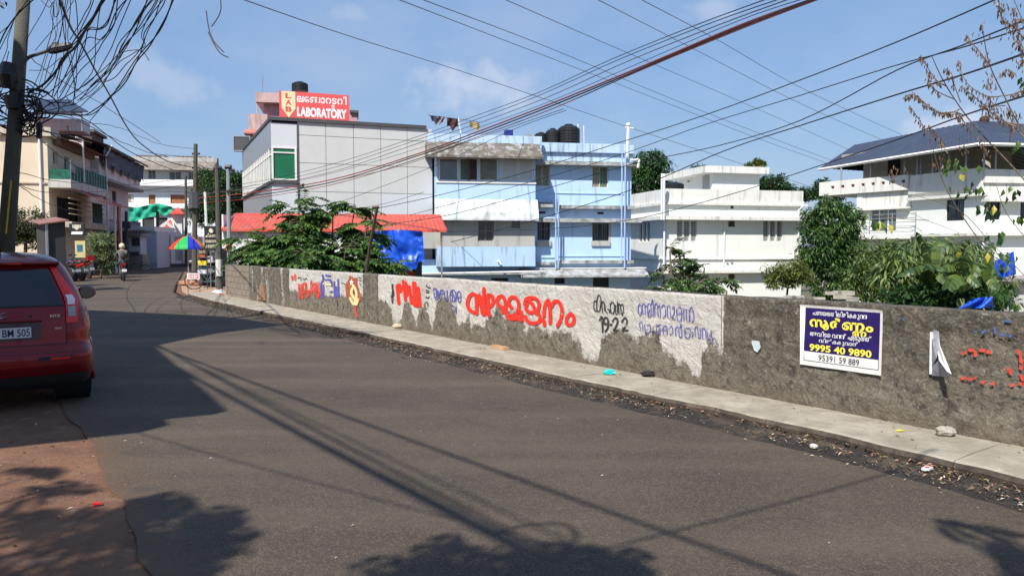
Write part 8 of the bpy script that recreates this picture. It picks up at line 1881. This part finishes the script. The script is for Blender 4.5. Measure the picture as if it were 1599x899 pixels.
# ================================================================== BESIDE AND BEHIND THE VIEWER: what shades the road
def off(p, H): return Vector((p.x, p.y, 0)) + SUN_H * (H / math.tan(SUN_EL)) + Vector((0, 0, H))
def left_house():
    H = 6.6; S1, S2 = gnd(357, 641), gnd(240, 539); A1, B1 = off(S1, H), off(S2, H)
    dr = (gnd(100, 666) - S1).normalized() * 9
    P = [A1, B1, B1 + dr, A1 + dr]
    t = thing('roadside_house', Vector((sum(p.x for p in P) / 4, sum(p.y for p in P) / 4, 0)), 'flat roofed roadside house left of the viewer shading the red car', 'house')
    def pr(poly, z0, z1, m, nm): obj(nm, MB().add([Vector((p.x, p.y, z0)) for p in poly] + [Vector((p.x, p.y, z1)) for p in poly], [(3, 2, 1, 0), (4, 5, 6, 7)] + [(i, (i + 1) % 4, (i + 1) % 4 + 4, i + 4) for i in range(4)]), m, t)
    c = sum(P, Vector()) / 4; Q = [c + (p - c) * .86 for p in P]
    pr(P, H - .2, H, M_CONC, 'roof_slab'); pr(Q, 0, H - .2, M_BEIGE, 'wall')
    s = gnd(297, 655); a = off(s, H); pr([a, a + (B1 - A1) * .15, a + (B1 - A1) * .15 + dr * .2, a + dr * .2], H - .6, H - .25, M_CONC, 'sunshade')
    H2 = 9.5; T = [off(gnd(x, y), H2) for x, y in ((446, 507), (350, 494), (140, 484))]; U = [off(gnd(x, y), H2) for x, y in ((240, 540), (340, 520))]
    poly = T + [T[-1] + Vector((-6, -5, 0)), U[0] + Vector((-3, -3, 0))] + U
    t2 = thing('upper_block', Vector((poly[0].x - 4, poly[0].y, 0)), 'taller pale roadside block left of the viewer with pointed roof corner', 'building')
    n = len(poly); c = sum(poly, Vector()) / n
    def pr2(poly, z0, z1, m, nm): obj(nm, MB().add([Vector((p.x, p.y, z0)) for p in poly] + [Vector((p.x, p.y, z1)) for p in poly], [tuple(range(n))[::-1], tuple(range(n, 2 * n))] + [(i, (i + 1) % n, (i + 1) % n + n, i + n) for i in range(n)]), m, t2)
    pr2(poly, H2 - .2, H2, M_CONC, 'roof_slab'); pr2([c + (p - c) * .8 for p in poly], 0, H2 - .2, M_BEIGE, 'wall')
left_house()
def shade_tree(label, spots, H, base, seed, L, W, m=L_DARK):
    r = random.Random(seed); t = thing('roadside_tree', Vector((base[0], base[1], 0)), label, 'tree'); fo = MB(); tr = MB(); f = Vector((base[0], base[1], H * .6))
    tr.tube([Vector((base[0], base[1], 0)), f], [.2, .13], 8)
    for x, y, rad, n, an in spots:
        c = off(gnd(x, y), H + r.uniform(-.6, .6)); limb(tr, r, f, c, .06, .015, 5, .05)
        for k in range(n):
            a = R(an + r.uniform(-80, 80)); frond(fo, r, c + rv(r) * .1, Vector((math.cos(a), math.sin(a), .25)), rad * r.uniform(.7, 1.2), 7, L, W, .9, tr, .008)
    obj('trunk', tr, M_BARK, t, smooth=True); obj('crown', fo, m, t)
shade_tree('feathery tree behind the viewer at the left roadside', [(225, 805, .40, 8, 20), (262, 850, .45, 8, 0), (270, 812, .42, 7, 30), (315, 828, .26, 5, 0), (225, 880, .4, 7, -30), (60, 850, .8, 12, 90), (120, 830, .6, 10, 90), (20, 880, .7, 12, 0), (100, 895, .7, 12, 0), (-60, 860, .9, 12, 0), (30, 745, .3, 6, 90), (60, 765, .3, 6, 0), (180, 860, .4, 8, 0)], 6, (-6.2, -2.2), 5, .20, .07)
shade_tree('leafy tree behind the viewer whose crown shades the road middle', [(640, 890, .35, 7, 0), (700, 872, .35, 8, 0), (760, 882, .35, 7, 0), (720, 900, .4, 8, 0), (600, 908, .45, 7, 0), (800, 905, .4, 7, 0), (900, 900, .35, 7, 0), (860, 920, .6, 12, 0), (940, 875, .25, 6, 0), (880, 880, .3, 6, 60), (540, 915, .5, 10, 0)], 5.5, (-3.4, -3.4), 6, .16, .07)
shade_tree('slender tree behind the viewer at the right', [(1490, 825, .28, 5, -30), (1530, 850, .3, 6, -30), (1580, 880, .3, 8, -30), (1640, 915, .5, 10, 0)], 5.5, (3.9, -4.4), 8, .12, .05)
def shade_wire(p, q, H, r, label, ext=.35):
    a, b = off(gnd(*p), H), off(gnd(*q), H); d = (b - a) * ext; a2 = a - (b - a) * .25; b = b + d
    pts = []; strand(MB(), a2, b, .0, r); mb = MB(); n = 16
    for i in range(n + 1): t_ = i / n; v = a2.lerp(b, t_); v.z -= .25 * 4 * t_ * (1 - t_) * .3; pts.append(v)
    single('overhead_cable', mb.tube(pts, r, 5), CB, label, 'cable', 'cables over the left roadside, outside the picture')
SL = ['medium black cable over the left roadside, farthest over the road', 'black cable left of the medium one over the left roadside', 'thickest black cable over the left roadside', 'black cable hugging the thickest one overhead', 'slim black cable between the farthest and the thickest ones', 'thinnest black cable low over the left roadside', 'slim black cable crossing the road overhead towards the poster']
for SLi, (p, q, H, r) in enumerate((((300, 560), (1250, 899), 6.0, .022), ((262, 545), (850, 850), 6.4, .020), ((300, 585), (870, 872), 6.2, .030), ((315, 592), (840, 868), 6.1, .02), ((290, 560), (1000, 890), 6.5, .012), ((180, 662), (690, 800), 5.0, .009), ((990, 842), (1365, 742), 5.0, .012))):
    shade_wire(p, q, H, r, SL[SLi])
def coil():
    c = off(gnd(838, 838), 5.0); pts = [c + Vector((.22 * math.cos(a * .42), .10 * math.sin(a * .42) * 2.2, .05 * math.sin(a))) for a in range(16)]
    single('cable_coil', MB().tube(smooth_pts(pts, 2), .014, 5), CB, 'coil of spare black cable hanging overhead behind the viewer', 'cable coil')
coil()
